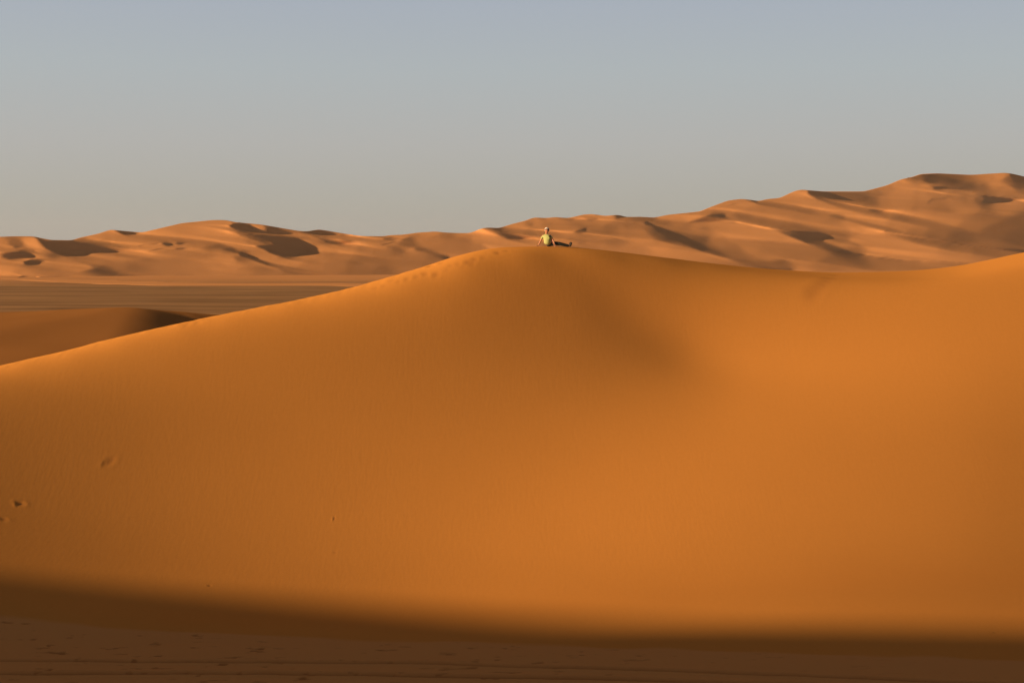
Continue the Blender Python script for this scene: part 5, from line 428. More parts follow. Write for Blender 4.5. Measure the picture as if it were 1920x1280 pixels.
1,1,1,1,0,1,1,2,2,-1,0,-2,2,2,1,0,-1,-2,-2,-2,-4,-6,-23,16,11,2,-2,0,-2,0,-2,0,-1,-1,-2,-1,-1,2,-3,-7,-8,-2,-1,-2,8,12,2,3,3,-5,-7,4,-5,-7,-19,2,4,0,-2,-4,-3,0,1,-2,18,12,-1,1,13,4,
-2,-2,-3,-2,-1,-1,0,0,1,0,-1,1,3,4,0,1,0,0,-2,-2,-2,-3,-4,-2,1,-16,-13,-11,-25,10,23,24,-2,2,0,-1,0,0,-1,-1,2,5,-37,-43,-13,-4,-11,-1,1,-6,13,5,3,4,4,4,1,0,0,1,1,-2,-2,1,5,1,-1,6,
13,3,1,5,8,1,-5,-5,-4,-3,-3,-1,1,6,9,13,38,-1,5,-2,0,0,1,0,2,1,3,3,-2,2,0,5,1,2,-1,0,0,1,1,1,-1,1,0,1,0,0,0,-1,-2,1,-3,0,0,0,2,1,0,0,0,0,-1,-7,5,3,8,2,1,1,1,-18,-5,-17,-5,-5,-8,-5,
-4,-2,1,0,-1,3,2,3,1,1,6,10,7,1,9,7,8,-12,-3,11,0,-24,6,10,-10,-21,-14,-14,51,-21,1,9,11,-1,-6,-17,-2,17,8,-6,-21,-21,-17,-28,-34,-28,-27,-35,-45,-20,11,34,18,20,20,20,16,25,40,9,
51,12,1,5,2,2,2,-1,0,0,-1,-3,-3,-4,2,2,-1,-2,2,-1,-2,-2,-2,1,2,0,0,-1,4,-36,-12,36,14,2,2,0,-2,-5,5,-2,-4,-9,6,3,-22,3,0,-4,-4,-10,1,12,4,3,2,0,1,2,4,10,5,1,1,5,11,3,-13,-65,-39,30,
30,-6,0,1,3,2,13,0,-36,-25,-14,-8,-4,1,6,15,23,22,11,3,-1,0,1,3,2,4,2,0,-1,-1,-2,-1,-1,-1,0,0,1,-3,-3,-3,0,1,-3,-1,4,0,-10,-11,-24,-25,-12,-16,-13,-13,-6,-3,-2,-3,0,-1,1,0,-1,-3,-3,
-2,-1,1,2,4,4,5,10,13,15,17,22,16,14,20,27,8,9,2,4,-1,-5,-10,-11,-12,-6,-5,-4,-16,0,0,0,0,0,1,-1,0,1,0,0,-1,1,0,0,-1,0,0,0,0,1,-1,-1,0,-1,-1,0,-1,0,-1,0,0,0,1,0,1,2,1,0,0,1,1,3,3,
-1,-2,-1,1,2,1,0,-1,-3,-6,-16,-16,-6,11,20,5,0,1,0,-2,-3,0,-1,-1,-2,0,-1,-2,-2,2,-8,-3,-5,-2,-1,-2,3,17,2,1,0,-4,0,-3,-1,4,-4,-6,-15,-1,5,6,4,-5,-15,5,13,7,3,3,3,7,0,-1,-3,-3,-1,0,
0,0,0,0,0,0,1,5,1,1,0,1,-1,-2,-3,-4,-4,0,1,-7,-28,-16,-1,8,18,16,0,1,0,-1,0,1,-1,-2,4,-14,1,-48,-36,3,0,-7,-6,5,10,7,4,-1,3,3,1,0,1,-2,1,5,0,-4,7,11,3,-2,8,9,4,-2,-1,-1,-2,-4,-5,-4,
-5,0,2,7,9,25,27,-1,2,-1,0,0,1,1,2,1,5,1,-2,0,5,3,0,0,0,1,0,0,1,1,0,0,0,1,0,0,-1,1,-3,-3,0,1,1,0,1,0,1,0,-1,1,-12,11,0,6,5,2,0,0,-8,-19,-11,-9,-4,-8,-5,-4,-1,0,1,1,2,3,2,2,1,1,-3,
12,11,7,1,-6,0,13,0,-29,9,14,5,-9,-30,-13,47,-12,13,1,-4,-4,-3,-1,5,5,-4,-4,-1,-8,-25,-35,-24,-23,-24,-29,-39,-49,-25,14,39,18,18,20,18,16,17,6,46,26,14,24,7,-2,7,4,0,-1,-1,-1,0,0,
1,-2,-2,2,1,-2,-2,-1,-2,0,0,-1,0,-1,0,0,-4,-69,46,16,9,5,1,-1,-1,-2,2,-1,-3,2,-1,18,-3,-17,-9,-5,-1,-5,-4,3,3,2,-1,-4,-3,3,12,16,2,1,2,7,14,6,-33,-60,-30,28,26,-2,-2,0,3,-1,12,-3,
-26,-19,-14,-9,-6,-1,3,8,19,24,19,4,-1,1,1,4,4,2,2,0,-2,-1,-2,-1,-1,-1,0,1,0,-2,-2,-1,0,3,0,-2,3,3,-5,-16,-14,-27,-13,-16,-10,-11,-11,-8,-6,-4,0,-1,0,-2,-4,-4,-1,0,0,1,1,5,6,7,7,7,
9,9,17,22,24,29,18,23,4,0,1,0,-2,-5,-5,-11,-5,-9,-15,0,0,0,0,0,-1,1,0,-1,0,0,1,-1,0,0,1,-1,1,0,-1,0,0,0,-1,-1,0,-2,0,-1,0,-1,0,1,-1,1,-1,0,1,2,1,1,2,1,2,-2,-3,1,3,1,-1,-1,-1,-5,-12,
-31,2,4,31,10,-6,9,-2,-4,-3,-1,-1,-1,0,-1,-1,-2,-2,-2,3,-2,-9,-7,1,-2,-1,0,3,14,1,4,-1,-2,0,-3,1,-4,-1,2,2,-4,-2,-1,0,1,-9,3,5,2,3,6,1,3,1,-1,-2,-1,-2,0,0,0,0,0,0,1,3,3,1,0,-1,0,1,
-1,-1,-3,-5,-3,0,7,-8,-48,-2,24,17,2,0,1,0,-1,-1,2,0,0,5,-20,-12,-16,-28,-22,-2,8,9,2,1,1,3,0,-3,-2,1,4,4,0,-4,4,11,3,-3,8,13,2,-3,3,7,3,-4,-5,-4,-5,-4,-2,-5,-4,3,8,15,22,22,-1,0,0,
-1,1,1,2,2,1,4,-4,2,-2,11,-1,0,1,0,1,0,0,0,1,0,1,-1,1,-1,1,-1,-2,-1,-1,0,1,1,-1,1,0,1,-1,0,-10,-5,18,0,5,5,1,-2,-1,-18,-21,-6,5,-3,-6,-11,-9,1,2,1,3,1,1,3,2,1,-2,-3,4,3,5,6,13,-6,
-17,9,4,5,-1,-1,-2,12,-7,8,3,-5,0,0,2,0,0,-4,-1,4,-1,1,-6,-25,-37,-33,-28,-24,-27,-45,-45,-19,12,22,20,19,25,17,17,32,15,30,34,2,14,19,1,4,5,1,1,-1,0,-1,0,0,1,-1,1,0,0,-2,-3,-1,0,0,
-1,-1,-2,-1,7,-32,-33,40,10,5,2,1,0,0,0,1,0,-1,5,2,-12,2,-2,-5,-5,-3,-4,-1,0,-1,2,-4,-2,1,0,0,16,14,4,2,8,7,8,-21,-74,-15,39,5,-3,-3,4,4,1,13,-8,-20,-18,-12,-11,-7,-3,1,5,9,22,32,3,
0,3,3,3,3,1,1,1,-2,-1,-2,-1,-1,-1,0,1,0,-2,-1,1,0,2,0,-1,2,1,1,-7,-24,-17,-21,-12,-13,-8,-7,-7,-5,-6,-4,-3,-3,-2,-2,-5,-3,-3,-1,1,3,2,5,7,11,12,16,12,12,14,10,21,16,24,12,9,0,-1,-8,
-6,-7,-6,-6,-15,-1,0,0,0,0,1,0,-1,1,-1,1,-1,0,0,0,0,1,-1,0,1,-1,0,0,-1,0,-2,0,-1,-1,0,0,0,-1,0,0,1,0,0,0,2,1,1,0,1,-2,-5,1,5,2,2,1,-1,-3,-12,-33,16,29,1,-5,10,0,-6,-2,0,-2,-2,-2,-2,
0,-2,-1,-2,-4,5,2,-3,-6,-10,-2,-3,-1,6,9,4,6,1,-4,-1,-1,-1,1,-1,1,-4,1,2,1,-4,-5,-1,-2,3,3,1,1,6,4,0,1,-1,-3,1,-1,0,0,-1,0,-1,1,-1,2,3,1,2,0,0,0,-2,-2,-2,-2,-3,1,-1,-19,-19,3,16,10,
0,1,0,1,0,-1,0,2,4,7,-12,-46,-6,-6,-11,-10,-5,10,6,2,-5,-1,4,2,0,-1,-2,5,10,1,-5,10,14,3,-5,6,8,1,-4,-1,-1,-2,-4,-5,-6,-7,-1,0,-2,1,14,16,17,22,-5,0,0,1,1,1,2,2,2,-1,-1,2,3,5,3,-3,
1,0,0,1,0,0,2,-1,1,0,0,0,-1,-1,0,-3,0,0,1,1,0,1,-1,1,-1,-10,-9,12,13,1,4,3,0,-4,-3,-4,-4,-5,-9,-13,-9,-8,-8,0,0,1,2,2,3,0,0,0,-2,6,4,5,2,-9,-3,7,-3,-7,2,3,9,19,-6,1,5,0,2,-1,0,-2,
-2,1,1,0,-2,-1,1,-10,-28,-25,-23,-27,-28,-32,-46,-52,-19,16,22,18,16,23,18,20,5,27,33,2,24,26,16,6,8,9,2,2,0,-3,1,-1,-1,1,2,-5,-1,0,1,1,-1,0,-1,0,-1,0,-3,-3,2,-79,28,31,8,4,1,1,1,0,
1,3,-1,2,-21,1,8,4,-1,-2,-3,-3,-4,-2,-5,-5,6,2,-3,-1,0,3,6,8,11,7,3,17,6,-28,-56,-27,37,6,-4,0,5,3,0,8,-4,-13,-14,-13,-10,-9,-5,-1,2,6,13,36,12,-1,4,2,1,3,1,1,1,-1,-2,-2,-1,0,-2,1,
2,1,-2,-1,1,1,1,0,-1,2,1,0,-1,-21,-22,-17,-17,-7,-11,-9,-6,-5,-3,-3,-3,-7,-6,-6,-3,-1,0,-1,0,2,3,6,5,6,7,11,17,19,18,27,24,21,6,7,3,2,0,-5,-9,-6,-9,-16,1,0,0,0,0,-1,0,1,-1,1,-1,1,0,
0,0,0,-1,0,1,-1,1,0,-1,1,0,0,-1,-1,-2,-1,-1,-1,0,0,0,0,0,1,1,0,1,2,2,0,-2,-5,2,5,0,-6,-9,-8,-14,-14,41,10,0,0,4,2,-1,-4,-1,-2,-3,-2,-2,0,-1,-1,-2,-4,-2,-7,9,1,-2,-6,-6,-5,-3,-3,12,
11,-9,4,5,-1,1,0,0,-1,2,2,0,-2,-1,0,-1,-4,-6,2,2,2,2,1,1,5,4,0,0,-3,-1,-1,-1,0,0,0,-1,0,1,2,2,1,1,1,1,0,-2,-8,-10,0,5,7,-15,-22,-4,12,17,2,-1,0,-1,2,2,2,-1,1,4,-3,3,-36,-31,0,8,7,
-7,-1,0,3,-4,-8,-5,0,8,8,-1,-5,10,14,2,-5,8,12,-1,-6,0,7,2,-2,-5,-3,-5,-3,-5,-9,-9,0,1,2,21,14,14,13,-1,1,-1,2,2,0,2,3,-1,-2,2,1,8,2,0,-2,1,1,-1,2,0,0,0,1,0,1,-1,-1,0,-1,-4,1,0,1,1,
0,0,1,-1,-1,-3,-14,-4,22,7,1,5,1,-2,-7,-3,-6,-5,-9,-12,-9,-6,-5,-4,0,1,2,3,2,1,0,-1,-3,1,1,-1,-1,4,6,-7,-1,4,1,4,10,12,-2,3,1,2,2,0,-2,-1,0,0,0,-1,0,1,-1,1,-7,-30,-35,-26,-23,-22,
-33,-45,-46,-21,9,18,13,29,20,11,25,21,4,31,26,-6,20,36,13,0,2,1,4,6,-3,2,-1,-6,-4,6,-8,1,9,5,1,-3,0,0,0,-1,-2,-2,2,-20,-57,30,30,1,2,2,0,1,1,0,10,-22,-22,9,7,7,7,2,-1,-3,-3,-4,-6,
-6,3,4,0,-2,-1,-1,0,6,9,5,7,0,20,15,-33,-62,3,20,2,1,2,3,2,1,5,-1,-8,-13,-11,-10,-10,-6,-3,-2,3,7,29,23,2,2,3,0,3,1,2,0,-1,-1,-1,-2,0,1,0,1,1,-1,0,-1,1,1,1,-1,1,1,1,3,-7,-25,-27,
-14,-14,-12,-7,-6,-5,-4,-6,-4,-3,-3,-4,-6,-4,-3,1,1,2,3,6,9,9,9,10,8,10,13,19,21,28,25,10,0,1,-2,0,-7,-6,-15,0,0,0,0,-1,1,0,-1,1,-1,1,-1,0,0,0,0,1,0,-1,1,-1,0,1,-1,0,0,-1,-1,0,-2,
-1,0,-1,0,0,-1,1,-1,0,1,0,0,0,0,1,-1,-11,-14,-5,0,-2,-3,-5,-6,39,11,3,4,-1,1,-7,5,-2,-3,-1,-1,0,-2,-2,-1,-3,-1,-5,-8,3,6,1,-10,-1,1,-5,-6,-4,12,6,2,3,-3,1,0,2,2,0,2,0,2,0,-2,-5,-2,
0,-3,1,1,0,2,3,3,1,3,0,-1,-1,-1,0,-1,-1,-1,0,0,-1,-1,1,-1,1,-2,-2,-3,-4,-1,0,0,1,3,-5,1,-32,14,18,4,2,0,1,0,-1,2,5,2,-2,-1,-4,-12,-5,-17,-13,-6,6,3,0,-7,-6,3,2,0,-2,-3,11,15,-1,-5,
10,14,-1,-6,4,6,0,-7,-3,0,0,-4,-4,-8,-7,-1,-1,-10,-3,3,4,22,17,13,6,-1,1,0,1,3,1,2,3,-5,1,3,6,4,-2,1,-1,0,1,0,1,0,1,-1,1,0,0,0,0,-3,2,-5,2,-1,1,1,0,0,0,-1,1,-17,-2,-2,27,3,1,5,-1,
-6,-7,-4,-1,-3,-6,-15,-20,-5,-3,5,7,2,0,3,-2,-4,-3,-2,-2,1,1,3,2,-5,1,3,5,1,-2,1,7,17,2,0,3,0,-1,0,0,0,0,-1,0,0,1,-1,-1,-2,-18,-32,-25,-28,-29,-33,-51,-54,-13,10,15,10,21,22,21,11,
8,26,15,2,23,17,6,19,19,8,-1,4,3,6,-3,0,1,-19,-17,5,23,5,3,8,6,-2,1,2,1,1,-2,-4,1,-68,-6,19,33,9,-2,2,0,0,7,-7,-42,12,-2,3,8,11,6,5,1,-1,-5,-3,-1,-14,-3,15,-2,-1,-2,-1,0,2,3,7,9,0,
35,3,-17,-59,-9,16,4,1,2,2,1,1,4,2,-4,-9,-10,-8,-10,-7,-6,-4,2,10,22,20,4,1,2,1,2,1,2,1,0,-1,-1,0,-1,-1,1,1,-1,1,0,0,0,0,1,0,1,1,1,0,-2,-9,-22,-14,-17,-14,-11,-7,-6,-4,-7,-8,-8,-8,
-4,-1,-1,-3,-2,1,2,3,4,4,7,13,14,16,19,15,10,17,14,19,13,7,1,-2,-6,-7,-15,0,0,-1,0,1,0,-1,1,0,0,-1,1,0,0,0,0,-1,1,0,-1,1,0,-1,1,0,-1,1,-1,-1,-1,-1,-2,0,-1,-1,1,-1,1,0,0,0,0,0,1,0,
-1,-11,-12,-4,0,-2,-5,-1,16,20,1,6,2,2,-2,-4,-1,-5,1,1,1,-1,-2,-2,-2,-1,-3,-1,-6,-2,7,1,3,-9,-6,-4,-1,-7,3,12,-3,-3,7,1,3,0,2,2,3,1,1,-1,-2,-1,-3,-4,-2,0,2,0,0,1,2,3,4,1,0,-1,-1,-2,
0,-1,0,-1,-1,0,-1,-1,0,-1,-2,-3,-1,-2,-2,-3,-1,4,4,-4,-10,-13,-13,14,32,1,-3,2,2,4,0,0,0,-1,1,-2,-2,-23,0,5,1,-8,-6,2,1,-3,-12,-8,-1,11,12,-4,-5,12,14,0,-6,5,9,0,-7,-2,4,2,-3,-3,-2,
-4,-2,-6,-13,-11,0,-8,-2,8,4,23,25,2,3,0,0,2,0,2,1,4,0,-3,-1,10,1,2,-1,1,0,0,0,1,0,0,1,-1,1,0,0,-1,0,-1,-2,-1,1,0,0,1,1,0,-1,-1,-6,-13,2,2,24,3,0,2,-1,-3,-2,-3,-1,-3,-9,-13,-13,-2,
-2,-3,-1,0,2,1,1,-4,-5,-4,1,1,0,-2,1,3,6,1,2,-4,2,9,13,0,5,-2,1,2,0,0,-1,-1,1,0,0,0,-1,-1,-1,-10,-25,-26,-23,-18,-25,-28,-49,-52,-17,4,6,21,25,13,12,23,3,11,24,15,-4,15,27,19,2,1,3,
4,12,-12,-18,-10,11,-12,-14,-5,23,23,14,10,7,3,3,9,-1,1,-1,0,-15,-71,10,13,15,27,-1,2,1,-2,-15,18,-11,-14,-10,3,4,11,10,9,4,0,-5,-1,1,-7,-14,12,-2,0,-2,-1,-1,0,3,1,4,-5,41,18,-27,
-42,-3,5,2,0,1,2,1,2,3,3,0,-6,-6,-8,-8,-7,-7,-5,-2,5,21,19,2,2,2,2,1,1,2,1,1,0,0,-1,0,-1,0,3,-3,0,0,0,1,0,1,0,1,1,0,0,-3,-12,-15,-16,-17,-10,-9,-9,-8,-9,-10,-5,-1,-6,-6,-7,-3,0,0,1,
2,3,6,6,6,8,7,7,23,18,26,31,17,6,6,2,2,1,-3,-15,0,-1,1,0,0,-1,1,0,-1,1,0,-1,1,0,0,-1,1,-1,0,1,0,0,0,0,-1,1,-1,1,-1,0,0,-2,-2,-1,-1,0,0,-1,0,0,0,1,0,1,-1,0,-4,-7,-6,-6,-4,-3,3,27,3,
0,5,2,3,-2,-13,-3,5,2,1,-2,-1,0,1,-1,-1,-4,-6,-1,-11,2,8,7,-4,-4,-3,-11,-1,-2,12,0,-3,4,2,1,3,2,2,1,2,0,1,-1,-2,-3,-1,-1,-3,-1,1,1,1,1,2,0,4,3,0,-1,-1,-2,-1,-2,0,0,-1,-1,-2,-2,-3,
-2,-1,0,-1,-2,1,0,0,2,-2,-19,-2,-14,5,18,22,6,0,-1,0,2,1,2,-1,-4,-1,0,5,-8,-15,-2,1,2,-2,-7,-9,2,1,-1,-2,0,11,16,-3,-5,7,9,-1,-4,0,4,0,-5,-5,-1,0,-3,-4,-5,-5,-3,-3,-16,-3,-8,0,12,2,
29,18,2,1,1,0,2,1,1,1,3,-2,-2,4,8,3,-2,-1,0,1,1,-1,1,1,0,0,0,0,-1,0,0,-1,-1,-2,0,1,1,0,0,0,0,-1,-7,-9,0,3,-2,30,-3,1,0,-3,-3,-2,-3,-4,-9,-11,-8,-7,-5,-1,1,5,-2,0,0,0,-3,-2,-5,-2,0,
0,4,5,0,1,5,6,1,0,-2,15,-3,4,3,-1,-1,0,0,1,-1,0,1,0,0,-1,-2,0,-6,-32,-27,-28,-28,-33,-61,-39,-10,-2,5,6,21,22,17,-1,15,18,10,1,17,15,8,4,12,-1,2,-1,-3,12,-6,-8,-9,8,-9,-2,12,18,14,
13,23,5,8,1,9,3,1,-1,6,-39,-52,5,10,5,21,14,-3,-2,9,14,-2,-3,-8,-22,-6,1,4,9,11,8,6,-4,3,-3,-5,-7,5,-2,0,-2,-2,0,-1,0,4,-2,1,41,17,-4,-33,-20,-7,2,1,1,1,1,3,3,2,0,-2,-2,-2,-10,-7,
-8,-8,-4,-1,16,23,1,2,2,2,2,2,2,2,2,0,-1,-1,-1,-1,0,1,-1,0,0,0,0,0,1,0,1,1,2,-1,0,-13,-17,-20,-13,-12,-10,-6,-5,-4,-10,-10,-9,-4,-2,-2,-5,-2,-3,2,3,2,4,8,10,12,11,9,10,12,14,26,31,
19,3,1,1,-2,-15,0,0,0,0,0,0,0,0,0,0,0,0,-1,0,0,1,0,0,0,0,-1,0,1,0,0,0,0,-1,1,-1,-1,-1,-2,-2,0,-1,0,0,0,0,0,0,1,-1,1,0,1,-5,-9,-11,-6,-3,3,29,4,1,0,5,4,-22,5,1,1,-2,0,1,2,2,0,-1,-2,
-2,-2,-5,-12,-3,3,5,8,-4,2,0,-12,-9,-2,11,7,-2,3,2,1,2,2,2,2,1,0,-1,-1,-1,-3,-3,0,-1,0,0,0,1,0,3,1,1,1,2,0,-1,-2,-1,-1,-1,-1,-1,-1,-1,-3,-1,0,-1,0,2,-1,-3,1,0,1,1,-16,-24,-7,19,34,
3,2,2,0,1,0,-1,-1,-1,-2,-1,4,-1,5,-2,-5,-2,-4,-2,-1,-10,-6,-2,11,8,-2,-2,7,8,-1,-3,1,3,0,-2,-2,1,3,-3,-2,-1,-1,-3,-6,-13,-11,0,-19,1,-7,2,15,-3,39,9,3,-2,2,1,1,2,1,2,-2,0,0,9,5,-1,
-1,0,0,0,1,0,0,0,1,0,0,0,-1,1,-1,-2,-1,0,0,1,0,0,0,0,-1,-7,-8,-8,11,1,-3,29,-3,-1,-1,-3,-4,0,0,-6,-21,-10,-5,9,8,-1,-4,-3,-3,-2,-5,-2,-4,-3,-2,0,7,1,-1,6,11,1,6,0,-9,-2,8,5,2,-1,1,
2,0,0,-1,0,1,1,0,0,-1,-2,-1,-6,-22,-18,-18,-20,-18,-26,-66,-46,-24,2,-1,23,17,5,18,11,2,13,16,12,-4,9,14,13,3,1,-1,-6,-8,8,-3,-6,-8,6,-1,6,5,4,5,1,17,10,25,31,13,1,6,-1,-4,-55,-27,
4,5,5,10,10,3,8,23,9,-3,-5,-3,-19,-15,-3,-2,2,10,16,5,-3,6,2,-9,1,7,-4,-2,0,-2,-2,-1,-2,0,-5,-3,50,22,-9,-22,-24,-5,-2,1,2,2,3,1,2,2,0,-1,-2,1,-6,-4,-8,-9,-7,-4,11,21,5,1,2,2,2,3,2,
3,0,0,0,-1,-2,-1,0,0,0,-1,0,1,0,1,0,1,0,1,1,2,2,-4,-4,-22,-19,-11,-14,-13,-12,-13,-4,-3,-6,-9,-8,-2,-1,0,-2,0,2,4,4,4,5,8,17,16,21,15,9,14,15,23,9,4,1,-15,0,0,0,0,0,0,0,-1,1,-1,1,0,
0,0,0,0,0,0,0,0,0,0,0,0,0,0,0,0,0,1,-2,0,-1,0,-2,-2,-1,-1,0,0,0,0,0,1,0,-1,1,-4,-6,-1,4,4,5,4,-3,3,-1,4,-13,-3,2,-2,0,2,1,2,2,-1,0,1,0,-4,-4,-1,-3,-11,2,3,6,3,-4,-1,0,-6,-11,8,5,1,
1,2,2,2,1,2,1,1,0,1,-1,-2,-2,0,-2,-2,0,0,0,-1,2,-1,2,2,3,0,1,0,-1,-1,-2,-2,-2,0,-1,-1,-2,-1,0,-1,0,2,4,-2,-4,0,0,1,-9,-11,-21,-8,13,43,5,0,0,-1,1,0,-1,-1,0,1,0,5,1,-6,0,-1,-1,-5,-7,
-1,-1,2,-1,2,6,8,-1,-2,1,2,0,-1,1,0,1,-1,-3,-2,-1,-1,-2,-4,-2,-1,-7,-20,0,-19,2,-3,2,13,6,41,-2,1,0,1,2,1,2,2,-2,2,-1,5,7,0,0,-1,0,0,1,0,0,1,0,0,0,0,0,-1,1,-3,-1,0,0,0,1,0,0,0,-1,
-2,-15,-5,-3,16,-2,7,18,-3,-2,-3,-4,2,1,0,2,-8,-1,-7,-10,-6,-4,-2,1,2,-2,-7,-4,-1,0,-1,0,-2,11,6,-2,1,9,-2,-3,5,-6,8,0,2,1,-1,0,0,0,1,1,1,0,0,-2,0,-2,0,0,-22,-30,-25,-26,-34,-49,
-31,-25,-9,-10,4,19,20,5,2,14,16,5,0,10,12,8,12,5,4,-2,-3,-6,-8,3,-1,-6,-6,3,1,8,9,3,2,6,9,22,27,26,21,3,4,5,-13,-57,-15,3,-1,5,9,10,1,16,27,2,1,-4,-5,-12,-17,-11,-7,2,12,23,1,2,3,
4,-9,-2,6,0,-2,-1,-2,-2,-3,-3,-4,-4,-5,43,30,2,-9,-30,-15,0,0,3,1,2,1,1,1,1,0,-1,-1,-1,-2,-7,-9,-8,-3,10,15,3,2,3,2,2,4,1,2,1,-1,-1,0,-2,0,0,-1,1,-1,0,1,0,1,0,1,1,1,0,1,-1,-3,-9,
-15,-18,-17,-17,-6,-4,-10,-13,-10,-2,-2,-6,-5,-5,-2,2,1,1,3,7,7,7,7,7,7,23,22,32,14,16,6,6,2,-15,0,0,0,0,0,0,0,0,0,0,0,0,0,0,0,0,-1,1,0,0,0,0,0,0,0,0,0,0,0,-1,1,0,0,-1,-2,-2,-2,-1,
0,0,0,0,0,0,0,1,1,4,2,-1,-2,-1,-3,5,-2,2,3,-4,-5,-7,0,1,0,2,1,0,0,1,1,2,2,1,-5,-8,0,-12,-9,5,10,9,-5,0,-3,-2,-1,-3,1,4,1,2,2,1,1,1,1,1,1,0,0,-1,-1,-2,-2,0,-1,-1,-1,1,-1,1,1,0,1,2,1,
1,1,-1,-2,-2,-1,-2,-1,0,3,-1,0,0,0,-1,2,0,-1,-2,-1,-1,2,-8,-36,-8,9,20,24,7,3,-3,1,0,0,0,0,0,0,0,0,5,0,-1,-2,-2,-2,-5,-3,-2,6,3,1,0,1,2,-1,0,0,1,0,0,0,0,0,0,0,0,-1,0,-5,-9,-9,0,-24,
1,-16,2,-1,1,23,4,32,0,0,1,0,2,1,2,3,-3,-1,5,5,4,-2,0,0,0,0,1,1,0,0,0,0,0,-1,0,1,0,-4,0,0,0,0,1,0,-1,0,0,-9,-14,-4,1,18,-1,12,8,-2,-4,-3,2,0,1,-2,-2,-6,-7,-10,1,6,-10,-9,4,1,-1,-1,
-2,-8,-6,5,13,0,-2,10,4,-1,1,1,-3,-3,3,2,-1,0,1,1,0,1,1,0,0,2,-2,0,-2,0,-2,-1,-12,-9,-18,-18,-13,-44,-63,-50,-20,-14,3,15,9,12,12,8,4,8,9,8,0,0,7,11,10,3,0,-2,-6,-6,0,0,-6,-1,3,6,5,
2,0,2,6,18,7,39,49,4,7,5,9,-21,-52,-9,-6,-2,5,10,6,4,24,24,4,1,-2,-5,-14,-14,-12,-7,0,18,17,-1,1,2,2,-7,6,1,-2,-1,-1,-2,-3,-3,-9,-10,-7,-5,37,41,14,-13,-27,-11,0,0,2,0,1,1,1,0,1,0,
1,0,-1,0,-4,-7,-9,-7,8,15,2,2,2,3,2,2,2,1,1,0,-1,-1,-1,-1,0,0,0,0,0,0,1,1,0,1,1,1,0,2,-2,0,-6,-20,-17,-9,-16,-17,-14,-2,-3,-11,-9,-8,-1,-1,-3,-4,-2,2,2,3,3,7,11,14,11,8,8,10,26,30,
23,10,2,-15,0,0,0,0,0,0,0,0,0,0,0,0,0,0,0,0,0,0,0,0,0,0,0,0,1,-1,0,1,-1,1,-1,0,0,-1,-2,-2,-2,-1,-1,0,0,0,0,1,1,1,0,3,1,0,-2,1,0,-3,3,2,3,-2,-18,2,1,1,0,1,0,1,1,1,2,1,0,2,-1,-1,-7,
-11,-14,1,0,9,10,0,0,-2,-3,-5,4,3,2,0,1,2,2,0,1,1,1,0,-1,0,-1,-1,-1,-2,-1,0,0,-1,-1,1,-1,1,1,1,2,2,0,0,-1,-1,-2,-2,-1,-1,1,2,0,0,1,3,0,0,-4,-2,-1,-1,-1,-1,1,-41,-18,17,44,3,5,4,-3,
0,0,-1,0,1,0,-1,2,2,0,1,0,-3,-3,-2,-2,1,0,2,0,2,0,1,1,0,0,0,1,0,0,-1,0,-1,0,0,-1,0,-1,0,-6,-19,0,-22,-1,-12,3,1,1,26,11,21,-3,1,2,0,1,1,4,-1,-2,3,7,3,0,0,-1,0,1,0,0,0,1,0,0,0,0,-1,
0,1,-2,-3,1,1,0,-1,1,0,0,-1,-3,-14,-10,0,3,16,1,13,2,-3,-3,1,0,2,-1,-5,-4,0,9,3,-4,-5,-10,-12,-4,-5,-1,-2,-1,8,4,-4,0,14,1,-2,-3,1,2,-2,3,-4,2,0,-1,1,0,2,0,0,2,2,-1,-1,-1,0,-2,0,-1,
2,-8,-26,-28,-18,-28,-33,-43,-32,-24,-22,2,16,14,3,7,11,9,6,-2,4,7,7,7,11,5,-4,-3,-1,-5,-5,-2,0,-1,2,3,3,-1,1,0,3,4,19,21,8,49,28,15,2,4,-15,-53,-9,-16,-2,6,14,9,5,40,15,6,0,-1,-2,
-10,-10,-11,-10,-9,25,5,1,2,2,1,-13,8,4,-1,0,-2,-1,-3,-3,-14,-11,-13,-4,33,51,17,-2,-25,-14,-6,-2,1,0,1,0,2,0,1,1,1,1,-1,1,-2,-7,-7,-8,5,12,3,3,2,1,2,2,2,1,1,0,-1,-1,0,-1,0,0,0,0,1,
0,0,1,0,1,1,1,0,1,1,0,-3,-16,-26,-21,-8,-4,-15,-11,-10,-2,-3,-9,-9,-3,0,0,-1,0,2,4,4,4,5,10,20,19,12,11,8,15,15,21,-15,0,0,0,0,0,0,0,0,0,0,0,0,0,0,0,0,0,0,0,0,1,0,-1,1,-1,1,0,-1,1,
-1,1,-1,0,0,1,-1,0,-2,-3,-2,-1,-1,0,0,0,0,1,0,2,1,3,2,0,-7,4,3,-2,-17,-2,6,-1,1,1,0,1,1,0,1,0,0,2,1,2,-3,-1,0,-10,-12,-3,5,9,1,0,-1,0,0,-1,0,1,2,2,0,1,2,0,1,0,0,1,-1,0,-1,-1,-1,-1,
-2,-1,0,0,-1,0,0,0,1,1,1,1,1,1,-1,-2,-2,-2,0,1,3,1,1,1,0,1,3,-3,-4,-3,-2,-1,0,-4,-19,-21,-14,0,55,15,0,-1,0,-1,1,0,-1,0,0,1,-1,4,2,1,-1,-3,-3,-1,-2,1,0,2,0,1,0,0,1,0,1,0,0,-1,1,0,1,
-1,1,0,0,-2,-3,-1,-4,-23,-2,-17,-3,-9,2,2,13,18,23,1,2,0,1,2,1,2,-1,-1,1,8,5,0,-2,0,0,0,1,0,1,0,0,1,-1,-1,0,1,1,-1,-1,-3,0,0,1,0,0,0,-1,-3,-6,-14,-3,1,8,12,3,3,1,-1,0,2,1,3,1,0,-1,
